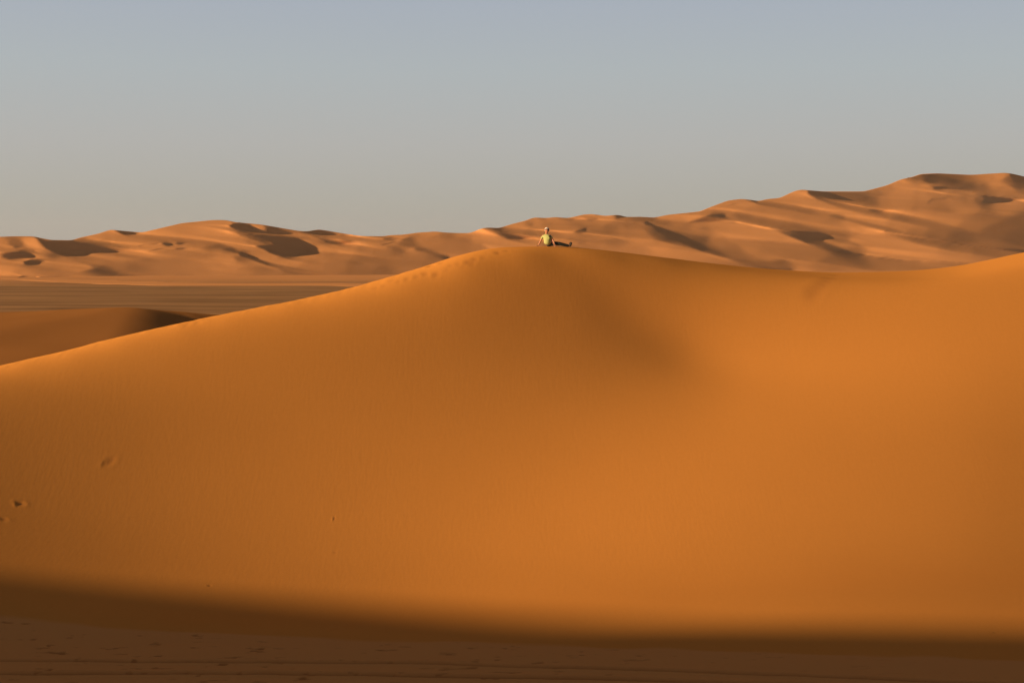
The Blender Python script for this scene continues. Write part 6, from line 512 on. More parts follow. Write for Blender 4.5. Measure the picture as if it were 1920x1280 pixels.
-1,-2,-3,-7,-7,-5,1,-2,-3,1,5,-2,-10,4,13,-3,-1,0,-1,1,-1,0,1,0,-2,-1,1,0,1,0,1,3,1,-1,0,0,-2,-1,-1,-1,0,0,-3,-5,-3,-17,-27,-43,-67,-48,-26,-19,-2,9,10,12,9,9,3,4,6,4,2,7,8,9,8,0,
-6,-5,-2,-5,-4,-2,0,-2,-1,2,1,-3,1,2,8,14,13,11,30,25,9,20,19,1,-42,-21,-15,-21,11,2,19,15,11,46,12,8,-1,2,4,-2,-6,-9,-17,-19,19,2,1,2,2,2,-7,5,0,0,-1,-1,-2,-2,-1,-26,-13,-11,-12,
19,62,39,-7,-13,-16,-10,-2,-1,1,0,0,0,1,1,2,1,0,0,0,-1,-2,-7,-6,6,6,1,3,1,2,2,1,2,1,0,0,0,-1,1,-1,0,0,0,0,0,1,1,0,0,1,1,1,1,0,0,0,-7,-17,-15,-18,-17,-14,-3,-6,-12,-12,-3,-1,-5,-6,
-4,-2,1,2,1,4,7,8,6,6,6,19,23,23,15,13,18,-14,-1,1,-1,0,0,0,0,0,0,0,0,0,0,0,0,0,0,0,0,0,0,0,1,-1,1,-1,0,1,-1,1,-1,1,-1,0,-1,1,-1,-1,-2,-3,-1,-1,0,-1,0,1,1,0,1,3,3,1,-1,-5,1,1,-7,-6,
-2,1,2,1,2,1,0,0,1,0,0,1,0,2,2,1,-4,-4,-6,-8,0,-4,7,5,1,0,-2,-1,0,2,1,1,0,1,1,0,1,0,1,1,-1,1,-1,-1,-1,-1,-1,0,-1,-1,-1,-1,0,0,0,0,1,0,3,1,0,1,0,-1,-1,-2,-1,1,1,1,1,2,3,0,-3,-4,-3,
-2,-2,-1,1,-1,-40,-20,5,16,17,23,13,1,-4,0,-1,1,0,2,-1,1,1,2,0,0,-1,-2,-2,0,0,1,0,1,0,0,1,0,1,-1,1,0,1,0,0,-1,0,0,0,0,0,0,-2,-7,-7,-18,-6,-12,-4,-5,2,4,21,10,21,-1,2,1,0,2,2,1,0,-1,
3,9,1,-1,0,0,-1,0,1,0,1,0,0,0,0,0,-1,1,0,-1,-1,-1,0,-1,0,1,0,0,-5,-7,-5,-8,-1,0,12,13,2,1,-1,0,1,2,2,0,-1,-1,1,-1,0,-5,-12,-9,1,1,-2,0,3,-2,3,5,-2,1,3,-2,-1,-3,0,0,1,0,-1,0,0,-1,0,
3,3,-1,0,2,-1,0,-1,-2,0,-1,0,-1,1,-1,-12,-20,-14,-16,-31,-49,-48,-41,-22,-3,13,9,7,7,7,6,3,3,3,3,6,8,13,2,-5,-6,-5,-1,-6,-4,-4,-1,2,1,2,-1,0,-1,6,8,5,14,18,9,21,12,7,-1,22,-49,1,
-26,3,-6,9,22,20,15,46,22,7,1,2,4,3,1,-2,-8,-12,0,-8,-4,-1,2,-2,-9,11,-1,1,-1,-2,0,-2,6,-21,-26,-20,-12,27,66,30,4,-6,-15,-16,-7,-2,0,0,1,0,1,1,1,2,0,0,0,-1,0,-6,-7,4,6,2,1,2,1,2,1,
1,2,1,0,0,-1,0,0,0,1,0,1,-1,0,1,1,0,1,1,0,0,1,1,1,-7,-22,-27,-6,-7,-14,-16,-5,-2,-9,-11,-7,0,-2,-2,-3,-2,2,1,3,4,9,13,11,6,8,7,25,19,26,-15,0,0,0,0,0,1,-1,1,-1,1,-1,0,0,0,0,0,1,-1,
1,0,-1,0,0,1,-1,1,0,0,0,-1,1,-1,1,-1,1,-1,0,-2,-2,-2,-2,-1,0,0,0,-1,1,0,0,1,-1,3,7,-7,-2,5,-6,-16,7,0,2,1,1,1,1,0,0,1,0,1,0,0,3,2,3,1,-5,-15,-9,-2,-1,8,6,0,1,0,0,-1,1,0,1,1,1,0,1,1,
0,0,0,-1,1,0,-1,-1,-1,-1,-1,-1,-1,0,-1,-1,0,1,-1,1,0,1,2,1,0,1,-1,-1,-1,0,1,1,0,1,-1,2,0,-2,-3,-3,-1,-2,0,1,0,-30,-44,9,38,12,4,10,11,-1,0,-1,1,-1,2,2,1,1,1,1,0,-2,-1,-2,0,0,0,1,0,
1,0,0,0,1,0,0,0,0,1,0,1,-1,1,0,0,-1,-1,0,-14,-7,-14,-9,-9,-3,-5,6,3,32,11,5,2,0,2,1,1,2,-1,1,2,5,6,-1,-2,0,1,0,0,1,0,1,-1,0,-1,0,1,1,-2,-1,0,-1,0,0,-1,1,0,-1,1,-12,-7,-4,-3,2,-2,14,
9,-1,-1,0,3,3,4,1,-1,0,0,1,0,-1,-1,-6,-11,-5,-2,1,3,2,2,-2,2,1,-1,-1,-2,0,0,0,-2,2,0,-2,-1,3,2,0,-1,2,3,-1,-1,-2,-1,0,-2,0,-1,0,0,0,0,1,-9,-28,-44,-67,-35,-34,-32,-12,8,11,12,8,6,4,
3,4,3,4,3,4,6,14,-4,-6,-6,-6,-1,-5,-3,-2,-1,1,3,0,-2,0,2,0,9,10,5,13,15,9,3,4,8,11,-33,-5,-21,3,-8,25,19,22,22,37,32,5,4,3,4,3,0,-1,-3,-1,-8,-14,-3,0,0,0,-9,6,1,0,0,-1,-1,-2,0,-16,
-31,-19,-9,11,63,38,16,-1,-12,-13,-12,-5,-1,0,1,1,0,0,1,1,1,0,0,0,-1,-4,-4,3,2,3,1,1,2,2,1,1,1,0,1,1,0,1,0,0,-1,0,1,0,0,0,1,0,0,1,1,1,0,0,0,-5,-15,-26,-20,-9,-3,-12,-14,-8,-2,-4,-9,
-7,-3,0,0,-1,2,2,4,3,5,9,16,18,8,10,10,9,-15,0,0,1,-1,0,0,0,0,0,0,0,0,1,0,-1,0,0,1,-1,0,1,0,0,-1,1,0,0,-1,1,0,0,0,-1,1,-1,1,-1,0,0,0,-2,-2,-3,-3,-1,1,-1,0,1,0,1,3,7,-6,-4,-9,-17,8,
9,-1,2,2,1,2,0,1,0,0,0,0,0,0,0,4,5,-1,2,-5,-5,-9,-8,4,3,4,-1,0,1,1,0,0,0,1,0,1,0,0,1,0,0,0,-1,0,0,0,-1,-1,-1,-1,0,-2,-1,0,0,-2,1,0,0,1,1,1,3,0,1,2,0,0,0,-3,-1,-1,1,2,-1,-3,-3,-1,-2,
-1,-1,1,2,-20,-10,-27,-8,23,25,12,0,4,6,1,-1,3,1,1,1,0,1,1,0,1,-2,-1,0,0,1,-1,1,0,0,0,1,0,0,1,0,0,0,0,0,0,0,0,1,0,-1,0,-5,-12,-12,-7,-13,-6,-4,-3,13,1,39,3,2,2,1,0,1,4,-1,-1,3,6,4,
0,0,-1,-1,1,0,0,0,0,1,0,0,-1,0,2,0,-2,-2,0,0,0,0,-1,0,0,1,0,-18,-5,-2,0,2,-1,1,3,8,3,4,5,2,0,1,1,1,2,0,-1,-3,-1,-5,-6,-1,-2,-3,0,3,2,0,-1,0,1,-1,-2,-2,-1,2,0,-1,1,1,-1,0,1,5,2,-2,
-2,3,-1,-2,-2,-1,-2,0,-1,0,-1,-1,-1,-6,-6,-2,-31,-68,-64,-38,-24,-11,9,12,9,5,5,3,3,3,4,1,3,4,11,2,-5,-5,-5,-6,-3,-4,-4,-2,1,2,3,0,-2,-2,1,5,6,4,9,10,8,4,3,5,4,2,-7,-35,-1,-4,10,18,
27,22,31,33,36,0,7,4,3,4,1,0,1,2,-2,-12,-14,-5,0,-2,-4,2,1,1,-1,-1,-1,0,2,-10,-38,-29,-13,21,44,49,22,0,-4,-12,-13,-10,1,-1,-1,0,1,0,1,1,2,1,0,0,-2,-3,-4,3,1,2,1,1,2,2,1,1,2,1,1,1,
0,0,0,1,-1,0,0,0,0,0,1,1,0,1,0,1,1,0,-2,-16,-22,-6,-12,-19,-11,-3,-7,-12,-12,0,-2,-4,-7,-4,0,0,2,2,5,7,5,6,6,17,21,17,13,-14,0,-1,0,1,-1,0,1,-1,1,-1,1,0,-1,0,1,0,-1,0,0,0,0,0,0,1,0,
0,0,0,0,0,0,0,0,-1,1,-1,1,-1,0,-1,-1,-3,-3,-2,-1,0,0,1,-1,0,1,2,0,-4,-8,-11,-2,7,2,5,2,3,2,0,2,0,0,-1,1,0,-1,0,0,-1,-1,5,4,-2,-8,-2,-2,-3,1,3,1,0,0,0,0,1,1,0,0,0,0,1,0,1,0,-1,0,0,
-1,0,-1,-1,0,-1,-1,-1,-1,-1,-1,0,-1,0,0,1,1,1,0,1,2,1,1,0,2,0,0,-1,-2,1,-2,-2,-2,-2,0,0,1,1,2,3,-16,-46,1,0,3,8,21,22,1,-1,3,0,2,3,1,1,1,0,1,-1,0,0,0,0,0,0,0,0,0,1,0,1,-1,0,1,0,0,0,
0,1,0,1,0,-1,0,0,0,-12,-6,-17,-4,-14,-3,-6,0,13,23,17,5,1,1,1,0,2,1,-1,1,8,3,1,-1,-1,1,-1,1,0,1,0,0,0,0,-1,0,2,0,-1,-1,-1,-1,-1,0,0,0,1,-1,0,-2,-17,-5,-1,1,2,1,5,7,2,5,4,1,0,2,1,1,
-1,-1,-1,-1,-2,-6,-4,-2,-2,-1,4,2,-1,-1,3,0,-2,-2,-1,-1,0,0,0,2,-1,-1,1,3,3,0,-1,2,3,-2,-2,-3,-3,-1,0,-2,1,0,-1,0,-1,-1,-1,-12,-39,-40,-46,-56,-42,-16,5,11,14,7,3,3,4,2,1,2,2,3,7,7,
-4,-5,-4,-4,-5,-4,-3,-2,0,0,1,-1,-2,-1,-1,3,-1,7,5,6,7,5,1,4,3,4,-1,-6,-30,0,-16,26,21,23,34,31,37,34,-2,8,4,4,4,1,1,2,1,-5,-9,-14,-5,0,-2,-2,1,0,0,0,0,-1,-1,1,-11,-42,-30,-7,5,24,
37,47,18,4,-3,-9,-14,-7,-3,-1,-2,1,1,1,2,1,1,0,0,-1,-3,-4,2,2,2,1,1,1,2,1,2,1,1,1,1,1,0,0,0,0,0,1,0,0,0,0,1,0,0,1,0,0,1,1,-8,-30,-20,-3,-9,-16,-13,-3,-2,-12,-10,-3,-2,0,-4,-2,-1,2,
2,3,9,11,6,6,6,7,16,-15,0,1,-1,0,1,-1,0,0,0,0,0,0,0,0,0,0,1,0,0,0,0,0,0,0,0,0,0,1,-1,1,-1,1,0,0,-1,0,0,0,-1,0,-1,-1,-1,-1,-1,-2,-1,-2,0,0,0,0,1,-3,-7,-11,7,4,-6,7,2,2,2,1,0,1,1,1,0,
-1,0,-1,-1,0,0,2,2,2,-2,-3,-7,-5,4,1,1,1,0,1,1,-1,0,-1,1,1,0,0,0,0,0,0,0,-1,0,-1,0,0,0,-1,-1,-1,-1,-1,-1,-1,0,-1,0,0,0,1,1,2,1,0,2,2,1,4,-3,-3,2,0,-1,-3,-3,-2,-1,0,2,1,3,4,0,-5,-48,
-23,16,9,1,4,11,20,10,-3,2,2,2,1,0,0,1,2,0,0,-1,0,0,0,0,0,0,0,0,1,1,0,0,0,0,1,-1,0,1,0,0,2,-2,-1,1,-3,-14,-3,-20,0,-18,1,-4,7,2,45,-1,5,0,1,1,0,3,-1,2,3,8,1,-2,1,-2,1,0,0,1,0,0,0,
-1,1,-1,2,0,-1,0,-1,-1,-1,-1,0,1,-1,1,-2,-4,-3,-13,-4,0,1,2,3,3,5,2,5,6,2,-1,0,-1,1,0,1,0,0,-2,-4,-2,1,-1,-3,-2,2,3,-2,-2,-1,1,-2,0,-1,-1,2,-1,0,3,2,0,-1,1,3,1,-1,-1,-1,0,-1,-1,-2,
-1,-2,-1,-1,-1,-1,0,-1,0,1,-36,-63,-64,-31,-41,-11,8,14,8,5,2,1,1,2,1,0,0,5,13,-2,-6,-4,-2,-2,-2,-3,-4,-3,-2,1,1,-3,-4,-1,-2,1,3,3,4,3,5,2,3,1,5,-1,1,-14,-17,-26,12,13,33,33,32,35,
47,21,4,5,4,4,5,2,1,1,-1,1,-1,-12,-11,-6,-3,-2,0,1,1,0,-1,-1,0,1,-20,-45,-22,-13,-2,18,34,41,36,15,2,-4,-9,-13,-8,-3,-2,0,1,2,2,1,1,1,-1,-1,-3,-2,1,1,2,1,2,0,2,2,2,1,1,1,0,1,1,1,0,
0,-1,0,0,0,0,1,0,1,0,1,1,0,0,-7,-13,-10,-21,-19,-4,-4,-14,-15,-3,-2,-6,-8,-7,-1,0,-1,0,1,3,3,3,12,14,10,8,9,-14,0,-1,1,-1,0,1,-1,1,-1,1,-1,1,0,0,0,0,-1,0,1,0,-1,1,0,0,0,0,0,0,0,0,1,
-1,0,0,0,0,0,0,0,-1,0,0,-1,0,-2,-3,-3,-2,0,0,1,0,1,-2,-5,-2,-1,-2,1,3,1,2,3,1,2,0,0,0,-1,0,-1,-1,-1,0,0,1,3,3,-1,0,-1,-6,-5,0,2,2,0,0,0,1,0,1,-1,0,0,0,0,0,0,0,-1,0,0,0,0,-1,-1,0,-1,
0,-1,-1,-1,0,-2,0,-1,0,1,0,1,-1,0,2,0,0,1,1,2,4,1,-3,-1,-1,-1,0,-1,0,1,1,2,3,0,-5,-11,-6,-28,-12,-5,20,10,3,2,18,4,3,2,1,1,1,0,-1,1,0,1,0,0,0,0,0,1,0,0,0,1,0,0,0,0,0,1,0,-1,1,1,0,1,
-2,0,-2,-3,-18,2,-24,3,-17,-1,0,13,2,40,0,2,2,0,1,1,0,1,4,6,3,0,-2,0,0,0,1,-1,1,0,0,0,-1,0,0,2,-1,0,0,-1,-2,0,-1,0,1,-1,0,-5,-4,-4,-9,-3,0,1,1,2,9,2,1,5,4,2,1,1,-1,0,0,2,-1,0,-1,-2,
-3,-3,-3,4,1,-2,-1,2,-1,-2,-1,-3,-1,3,-2,2,2,0,-1,1,3,1,0,0,0,0,0,0,-1,-2,-3,-2,0,1,-1,-1,-2,-2,-1,-1,-3,-15,-26,-63,-62,-61,-13,3,13,15,5,1,1,1,0,0,1,-1,1,7,9,-4,-2,-4,1,0,-5,-6,
-5,-3,-1,1,-3,-3,-5,-3,0,2,0,0,3,1,5,3,1,3,1,0,-5,-13,-19,-31,8,36,27,38,43,31,64,3,7,6,3,3,6,4,1,0,0,0,-3,-7,-13,-7,-2,-1,0,0,1,1,0,0,-2,4,-20,-50,-24,-17,-3,7,19,48,44,30,4,-1,-6,
-12,-12,-4,-1,-1,0,3,2,2,1,0,-1,-1,-3,-2,2,1,1,1,2,2,1,2,2,1,1,1,1,0,0,1,0,0,0,0,0,1,-1,1,0,1,1,0,0,0,2,-8,-21,-15,-3,-17,-16,-7,-3,-11,-13,-5,-1,-3,-7,-5,-1,0,1,2,4,4,4,4,10,11,16,
-15,0,1,-1,1,-1,0,1,-1,1,-1,1,-1,0,0,0,0,1,0,-1,0,1,0,0,0,0,0,1,-1,1,0,0,0,0,0,0,0,-1,0,0,0,-1,-1,1,-2,-1,-1,-1,0,-1,0,0,-2,-1,-2,-6,-4,3,2,2,-4,4,3,1,1,0,1,0,1,1,1,1,-3,-4,-1,0,-2,
0,4,1,3,-2,-4,-2,-1,0,0,2,1,0,0,0,-1,0,1,0,0,0,0,0,0,-1,-1,0,-1,0,0,0,0,-1,-1,-1,0,-1,-2,0,-1,1,-1,-1,1,0,1,0,-1,1,1,0,1,2,0,0,2,1,0,-2,-2,1,1,0,3,2,1,5,3,-2,-25,-16,4,7,-15,-10,-1,
13,20,2,5,3,2,0,1,0,1,0,0,0,1,0,0,0,0,0,0,1,1,-1,1,0,1,0,0,-1,0,1,0,1,0,0,0,-1,3,-10,2,-21,2,-22,-5,-8,0,-1,20,17,19,1,1,0,1,2,-1,2,4,6,3,-1,-1,0,-1,0,1,1,0,0,0,0,-1,0,1,2,-2,0,0,
-1,-2,-1,0,0,0,0,1,0,-11,-4,-3,-6,-3,1,2,3,8,2,2,5,5,0,1,0,0,1,0,-1,0,-1,1,-3,-1,-1,2,-3,-2,1,2,-2,-2,-1,-1,0,0,-2,3,0,-1,1,2,1,0,0,1,0,1,-1,0,0,-1,-2,1,0,0,-2,-3,-3,1,-1,-1,-2,0,2,
-25,-60,-50,-50,-36,-16,4,15,8,1,0,-1,1,1,0,0,1,3,7,2,0,3,2,-3,-5,-8,-8,-5,-4,2,-2,-5,-6,-2,-3,-1,-1,1,1,1,1,3,2,2,0,1,-3,-8,-12,-30,-10,-2,24,55,37,41,52,61,0,-11,14,0,1,5,6,5,2,
-1,0,0,1,-13,-14,-6,0,-1,1,1,2,1,0,-3,-2,-26,-35,-27,-17,-10,-3,8,29,38,47,27,12,0,-7,-15,-11,-4,-2,1,4,3,1,1,1,-2,-2,-3,0,1,2,1,2,1,2,1,1,2,1,1,1,0,2,0,0,1,0,0,0,-1,1,0,1,0,0,0,1,
1,0,-1,-3,-18,-23,-11,-3,-14,-17,-5,-2,-7,-12,-7,-1,-1,-5,-3,-2,2,1,4,8,6,5,5,7,-14,0,-1,1,-1,1,0,-1,1,-1,1,-1,1,0,0,0,0,0,0,0,0,0,0,0,0,0,1,-1,1,0,0,-1,1,0,0,0,0,0,0,0,0,0,0,-1,1,
0,-1,0,-1,-2,-2,-4,-1,-1,1,-4,0,-2,-1,1,2,1,1,1,1,1,1,1,1,1,0,-1,-1,0,-3,-2,-1,-1,3,1,2,4,-2,-8,-2,0,1,2,0,0,1,0,0,0,-1,1,-1,0,0,-1,0,0,0,-1,0,-1,0,0,-1,1,-1,0,-2,0,0,-1,0,-2,0,-1,
0,0,0,0,0,-1,0,1,0,2,2,0,0,-1,1,2,2,-1,0,1,1,2,2,3,2,1,4,-1,-20,-12,-10,7,8,-3,-12,14,7,4,1,1,1,0,0,0,1,0,1,0,0,0,0,0,1,1,0,1,-1,0,1,0,0,0,0,0,1,-1,1,0,0,-1,2,2,-11,-3,-17,-6,-14,
-10,-2,0,7,16,30,4,0,1,0,2,1,0,1,9,3,0,-1,-1,0,0,0,0,1,0,-1,1,0,-1,0,2,1,-2,-1,-1,0,-1,-1,-1,1,1,0,-1,0,-13,-5,-1,-3,-2,2,3,3,4,3,4,4,1,1,0,2,-1,1,0,-1,-1,1,0,0,-1,-2,-1,1,0,-1,-1,
0,-1,-2,-1,-1,1,0,0,1,1,0,0,1,0,0,1,0,0,0,-1,0,0,0,0,-1,-2,1,0,-2,-3,-4,0,-1,0,0,-20,-74,-68,-49,-22,-1,14,14,4,-2,-1,0,0,0,-1,0,4,7,6,0,6,6,-3,-8,-9,-8,-8,-5,-3,-1,-5,-5,-6,-3,-4,
-1,0,1,0,0,1,3,1,1,0,-1,-5,-10,-17,-20,-16,6,9,30,66,51,49,64,25,-16,1,2,0,4,9,6,2,-1,0,0,-2,-6,-13,-9,-2,-1,1,1,2,2,1,-1,-2,-25,-36,-22,-22,-16,-11,0,24,30,47,42,22,6,-5,-12,-14,
-8,-2,2,5,2,2,1,0,-2,-1,-4,1,2,2,1,2,1,1,2,1,1,1,1,2,0,1,1,0,0,0,1,0,0,0,1,0,0,1,0,-1,1,1,-3,-16,-7,-13,-19,-11,-2,-13,-14,-6,-2,-4,-10,-8,-1,0,-1,-3,1,2,2,5,10,9,8,-14,0,0,-1,1,-1,
0,1,-1,1,-1,1,-1,1,0,0,0,0,0,0,0,0,0,0,0,1,-1,1,0,-1,1,0,0,0,0,0,0,0,0,-1,0,0,0,0,0,-1,1,-1,-1,-1,-2,2,-1,-1,-4,-1,-4,-3,2,2,0,0,4,2,0,-1,1,0,1,0,1,1,-2,-3,-1,0,1,3,0,0,-1,2,1,-2,
-5,-2,0,0,1,2,-1,-1,0,0,0,0,0,0,-1,0,-1,0,-1,-1,0,0,0,-1,1,-1,0,-1,0,-1,0,0,-1,0,-1,0,-1,0,0,-1,0,-1,0,-1,0,1,1,1,1,1,2,1,1,1,1,1,1,0,2,1,4,2,0,-2,-2,1,-2,-1,-12,-11,1,6,0,3,5,2,0,
1,-1,0,0,2,-1,1,0,0,0,1,0,0,1,0,1,0,0,0,0,0,0,0,0,1,0,1,0,-2,-1,4,-3,-10,-6,-13,-15,-4,-12,1,0,24,3,33,-4,2,0,0,2,-1,4,5,7,-1,0,-2,0,0,-1,1,0,0,1,-1,0,0,0,3,-1,0,0,-1,-2,-1,0,-1,0,
-1,1,1,-1,-2,-14,-3,-1,1,0,0,0,8,1,1,2,4,3,2,0,2,-1,0,0,-1,1,0,0,-3,0,0,-1,-1,0,1,-1,-2,-2,0,0,0,0,1,0,-1,2,0,-1,1,1,-1,1,0,0,0,-1,0,-1,1,0,-1,-1,-1,-1,-1,2,-2,-4,-3,1,-13,-65,-38,
-48,-34,-23,-1,14,7,-2,-1,-1,1,0,0,0,1,9,9,9,0,5,-2,-7,-10,-10,-7,-8,-5,-2,-4,-8,-6,-6,-3,-2,-1,-1,1,-1,1,-1,3,0,2,-2,-2,-7,-9,-17,-19,-9,-3,14,21,38,67,64,58,34,9,-7,-5,-3,2,6,10,
5,1,-1,0,0,-5,-13,-12,0,-1,1,0,1,3,2,0,2,-14,-35,-31,-22,-24,-17,2,10,26,40,51,35,11,-1,-10,-16,-11,-5,1,7,5,0,1,1,-2,-2,-2,1,1,2,1,2,2,1,1,2,1,1,1,1,1,0,1,1,0,0,0,0,1,-1,1,1,-1,1,
1,0,0,1,0,-19,-18,-4,-12,-19,-8,-3,-7,-15,-7,-1,-2,-8,-8,-1,1,0,0,3,3,3,3,8,-14,0,0,0,-1,1,0,-1,1,-1,1,0,0,-1,1,0,0,-1,1,0,0,0,0,0,1,-1,1,-1,0,1,0,1,-1,0,1,-1,0,0,0,1,-1,0,0,0,0,0,
0,0,-1,0,0,-2,-1,-3,-3,-2,0,1,-2,-2,4,4,-1,-1,0,0,1,1,0,2,1,1,1,-2,-4,-3,0,2,3,2,-3,-1,2,-2,-4,-1,0,-1,1,2,0,1,0,-1,-1,-1,1,-1,0,-1,0,-1,0,0,-1,0,-1,0,-1,0,0,0,0,0,-1,0,0,0,-1,0,-1,
-1,-1,0,-1,0,-2,-1,1,1,1,1,0,2,1,2,2,1,1,0,0,2,0,1,1,3,3,-2,4,-7,0,-1,3,5,-5,-18,-3,4,6,2,0,0,1,-1,1,-1,2,0,1,0,0,-1,1,2,0,0,0,0,0,1,-1,1,0,0,0,0,0,0,0,1,-3,2,0,-4,-7,-14,-6,-20,-3,
-6,2,1,29,13,12,0,0,1,2,-2,5,3,8,0,-1,1,-2,0,0,0,1,0,0,0,0,0,-1,2,0,-1,0,0,-1,-3,0,0,-1,1,0,0,-1,-2,-2,-11,-5,0,1,1,0,7,2,2,1,5,3,0,0,0,2,0,-1,-1,1,-1,-1,2,-1,-1,0,0,0,-1,-2,0,0,-2,
-1,0,1,0,0,1,-1,0,1,0,-1,1,0,1,0,0,0,-1,0,0,-1,1,-1,0,-1,0,-2,-1,-1,0,-2,0,-17,-53,-61,-49,-33,-10,10,11,0,-3,-1,0,1,1,0,6,4,11,10,9,-1,-2,-8,-10,-9,-8,-7,-7,-5,-6,-9,-6,-7,-4,-4,
-2,-1,-1,1,0,0,0,1,0,0,-2,-3,-2,-13,-18,-18,-12,1,3,22,44,47,67,74,51,11,-11,-6,-5,3,2,12,5,2,-1,0,-1,0,-7,-14,-6,-3,0,1,1,2,3,3,3,-11,-28,-30,-29,-24,-18,-6,5,21,21,40,43,33,12,-4,
-16,-20,-8,3,7,5,2,1,-1,-1,-2,-3,4,1,2,1,2,1,2,1,2,1,0,1,1,2,0,0,1,0,1,0,0,0,0,0,1,0,0,0,1,0,0,-3,-10,-20,-16,-3,-13,-16,-8,-1,-6,-13,-8,-1,0,-6,-7,1,1,1,3,5,4,5,-14,-1,1,0,0,0,-1,
1,-1,1,-1,0,1,0,-1,0,0,1,-1,1,0,0,0,1,-1,1,-1,1,0,0,0,0,0,1,-1,1,0,0,0,0,0,0,0,0,-1,1,-1,-1,0,-1,-1,1,-1,0,0,-1,-4,-3,-3,7,2,-2,-1,1,1,0,-1,0,1,0,1,1,1,0,-1,1,0,0,-1,1,-4,-1,1,1,0,
-3,-1,1,0,-1,0,1,-2,0,1,-1,-1,0,0,-1,-1,-1,-1,0,0,-1,0,-1,0,0,0,0,0,-1,1,-1,0,0,0,-1,0,-1,0,0,-1,-1,-1,-1,-1,0,0,2,4,2,2,2,0,1,-1,1,0,0,1,1,0,3,1,2,-3,3,0,-4,2,2,-2,-1,1,-5,-7,1,3,
1,-1,0,0,2,-1,0,1,0,1,1,0,0,0,1,0,1,-1,-1,1,-1,1,0,-1,0,1,0,1,-1,1,-1,2,0,-11,-3,-22,-2,-16,-8,-1,6,11,20,21,0,1,0,1,-1,1,8,6,2,-1,-1,-1,0,0,0,0,1,0,0,-1,0,1,-1,3,-1,-1,0,0,-2,-2,0,
0,0,-1,1,0,-4,-2,-3,-6,-2,1,1,1,1,2,2,2,2,0,2,3,2,0,0,1,-1,-3,1,-1,2,-1,0,0,0,-1,0,0,-1,-1,-1,0,0,-1,1,0,0,0,0,-1,0,1,1,-1,1,0,-1,0,1,-1,0,0,-1,0,-1,0,0,0,-1,0,-2,-4,-1,-10,-36,-47,
-51,-37,-24,-4,7,7,-1,-2,-2,-1,0,3,5,11,10,9,10,8,-2,-7,-7,-10,-11,-13,-12,-7,-7,-5,-9,-9,-7,-5,-2,-2,0,0,1,0,-1,0,0,0,-1,1,1,-8,-16,-20,-19,-12,-8,9,20,29,55,73,80,68,38,-34,-9,
-10,-1,-3,7,8,8,-1,0,0,-2,-6,-9,-10,-2,0,-1,2,2,2,4,4,-6,-20,-32,-27,-27,-21,-13,-3,8,23,35,48,51,13,-5,-12,-20,-12,0,7,8,1,2,-1,-2,-2,-2,5,1,2,1,2,1,1,1,2,1,2,0,1,1,1,1,0,0,0,0,1,
0,0,1,-1,1,0,1,0,1,-2,-13,-7,-7,-22,-11,-3,-9,-16,-8,-1,-4,-12,-8,0,-1,-5,-3,2,2,2,4,6,-14,0,0,0,0,-1,1,0,0,0,0,0,-1,1,0,0,0,0,1,-1,1,0,0,-1,1,-1,1,0,0,1,-1,0,1,-1,1,0,0,0,0,0,0,0,
-1,0,0,0,0,0,0,-1,1,-1,0,-1,-1,-3,-2,2,4,-1,-2,0,2,-1,-2,0,0,0,1,1,0,0,1,0,-1,0,1,0,1,1,-1,-3,-2,1,0,-1,-2,1,-1,0,2,0,0,-1,-2,0,-1,0,-2,0,-1,0,0,-1,-1,0,-1,0,-1,0,0,-1,0,1,0,0,0,0,
0,1,-1,1,0,-1,-1,-1,-1,0,0,1,3,2,0,0,0,1,1,0,1,0,0,0,0,0,1,0,3,4,-3,1,-2,3,1,-2,0,5,-4,-8,-4,-1,3,0,1,1,0,-1,1,1,0,1,0,0,1,1,1,0,-1,-1,1,0,0,0,0,-1,1,-1,0,0,0,1,-1,0,3,-2,0,-16,-1,
-20,-12,-4,-10,3,7,31,10,8,0,1,0,1,2,4,8,2,-1,-2,1,-2,1,1,0,0,0,0,-1,0,0,1,1,0,0,-1,0,-1,-3,0,-1,0,1,0,1,-1,-7,-3,-1,-1,0,-1,-1,-1,4,1,1,2,2,3,3,1,0,1,0,-1,-2,0,0,0,1,0,-1,-1,1,-1,
0,-1,0,-1,-1,0,1,-1,0,0,0,0,0,0,0,-1,1,0,1,0,0,-1,1,-1,0,0,-1,0,-1,0,0,0,-1,0,1,-1,0,-7,-32,-45,-59,-39,-21,-2,6,0,-1,-1,-2,0,1,5,11,13,12,8,6,3,-2,-5,-8,-9,-6,-10,-14,-12,-11,-13,
-10,-10,-6,-3,-1,-1,-1,0,0,0,0,-1,-1,-1,7,3,-5,-13,-20,-22,-19,-15,-6,5,15,35,35,41,68,42,89,22,-13,-4,-5,-2,2,9,8,1,-2,1,-1,0,-3,-11,-9,-4,-1,0,2,2,3,4,2,-12,-27,-33,-27,-27,-20,
-9,5,15,22,34,52,41,16,-11,-27,-17,4,7,6,3,1,0,-1,-3,0,4,2,1,2,1,2,1,1,2,0,2,0,2,0,1,1,0,1,-1,0,1,0,0,1,0,1,-1,1,0,0,3,-14,-19,-3,-12,-19,-8,-2,-9,-14,-6,-2,-3,-10,-7,0,0,-3,0,2,2,
3,-14,0,-1,1,0,0,0,-1,1,-1,1,0,0,0,0,0,0,1,-1,1,-1,0,0,1,-1,1,0,0,1,-1,1,0,0,0,0,0,0,1,0,-1,1,0,0,0,0,-1,-1,0,-1,1,-1,0,0,0,-1,0,1,-2,0,-1,2,1,-2,-1,-1,0,0,1,-1,0,1,1,0,2,0,2,0,-1,
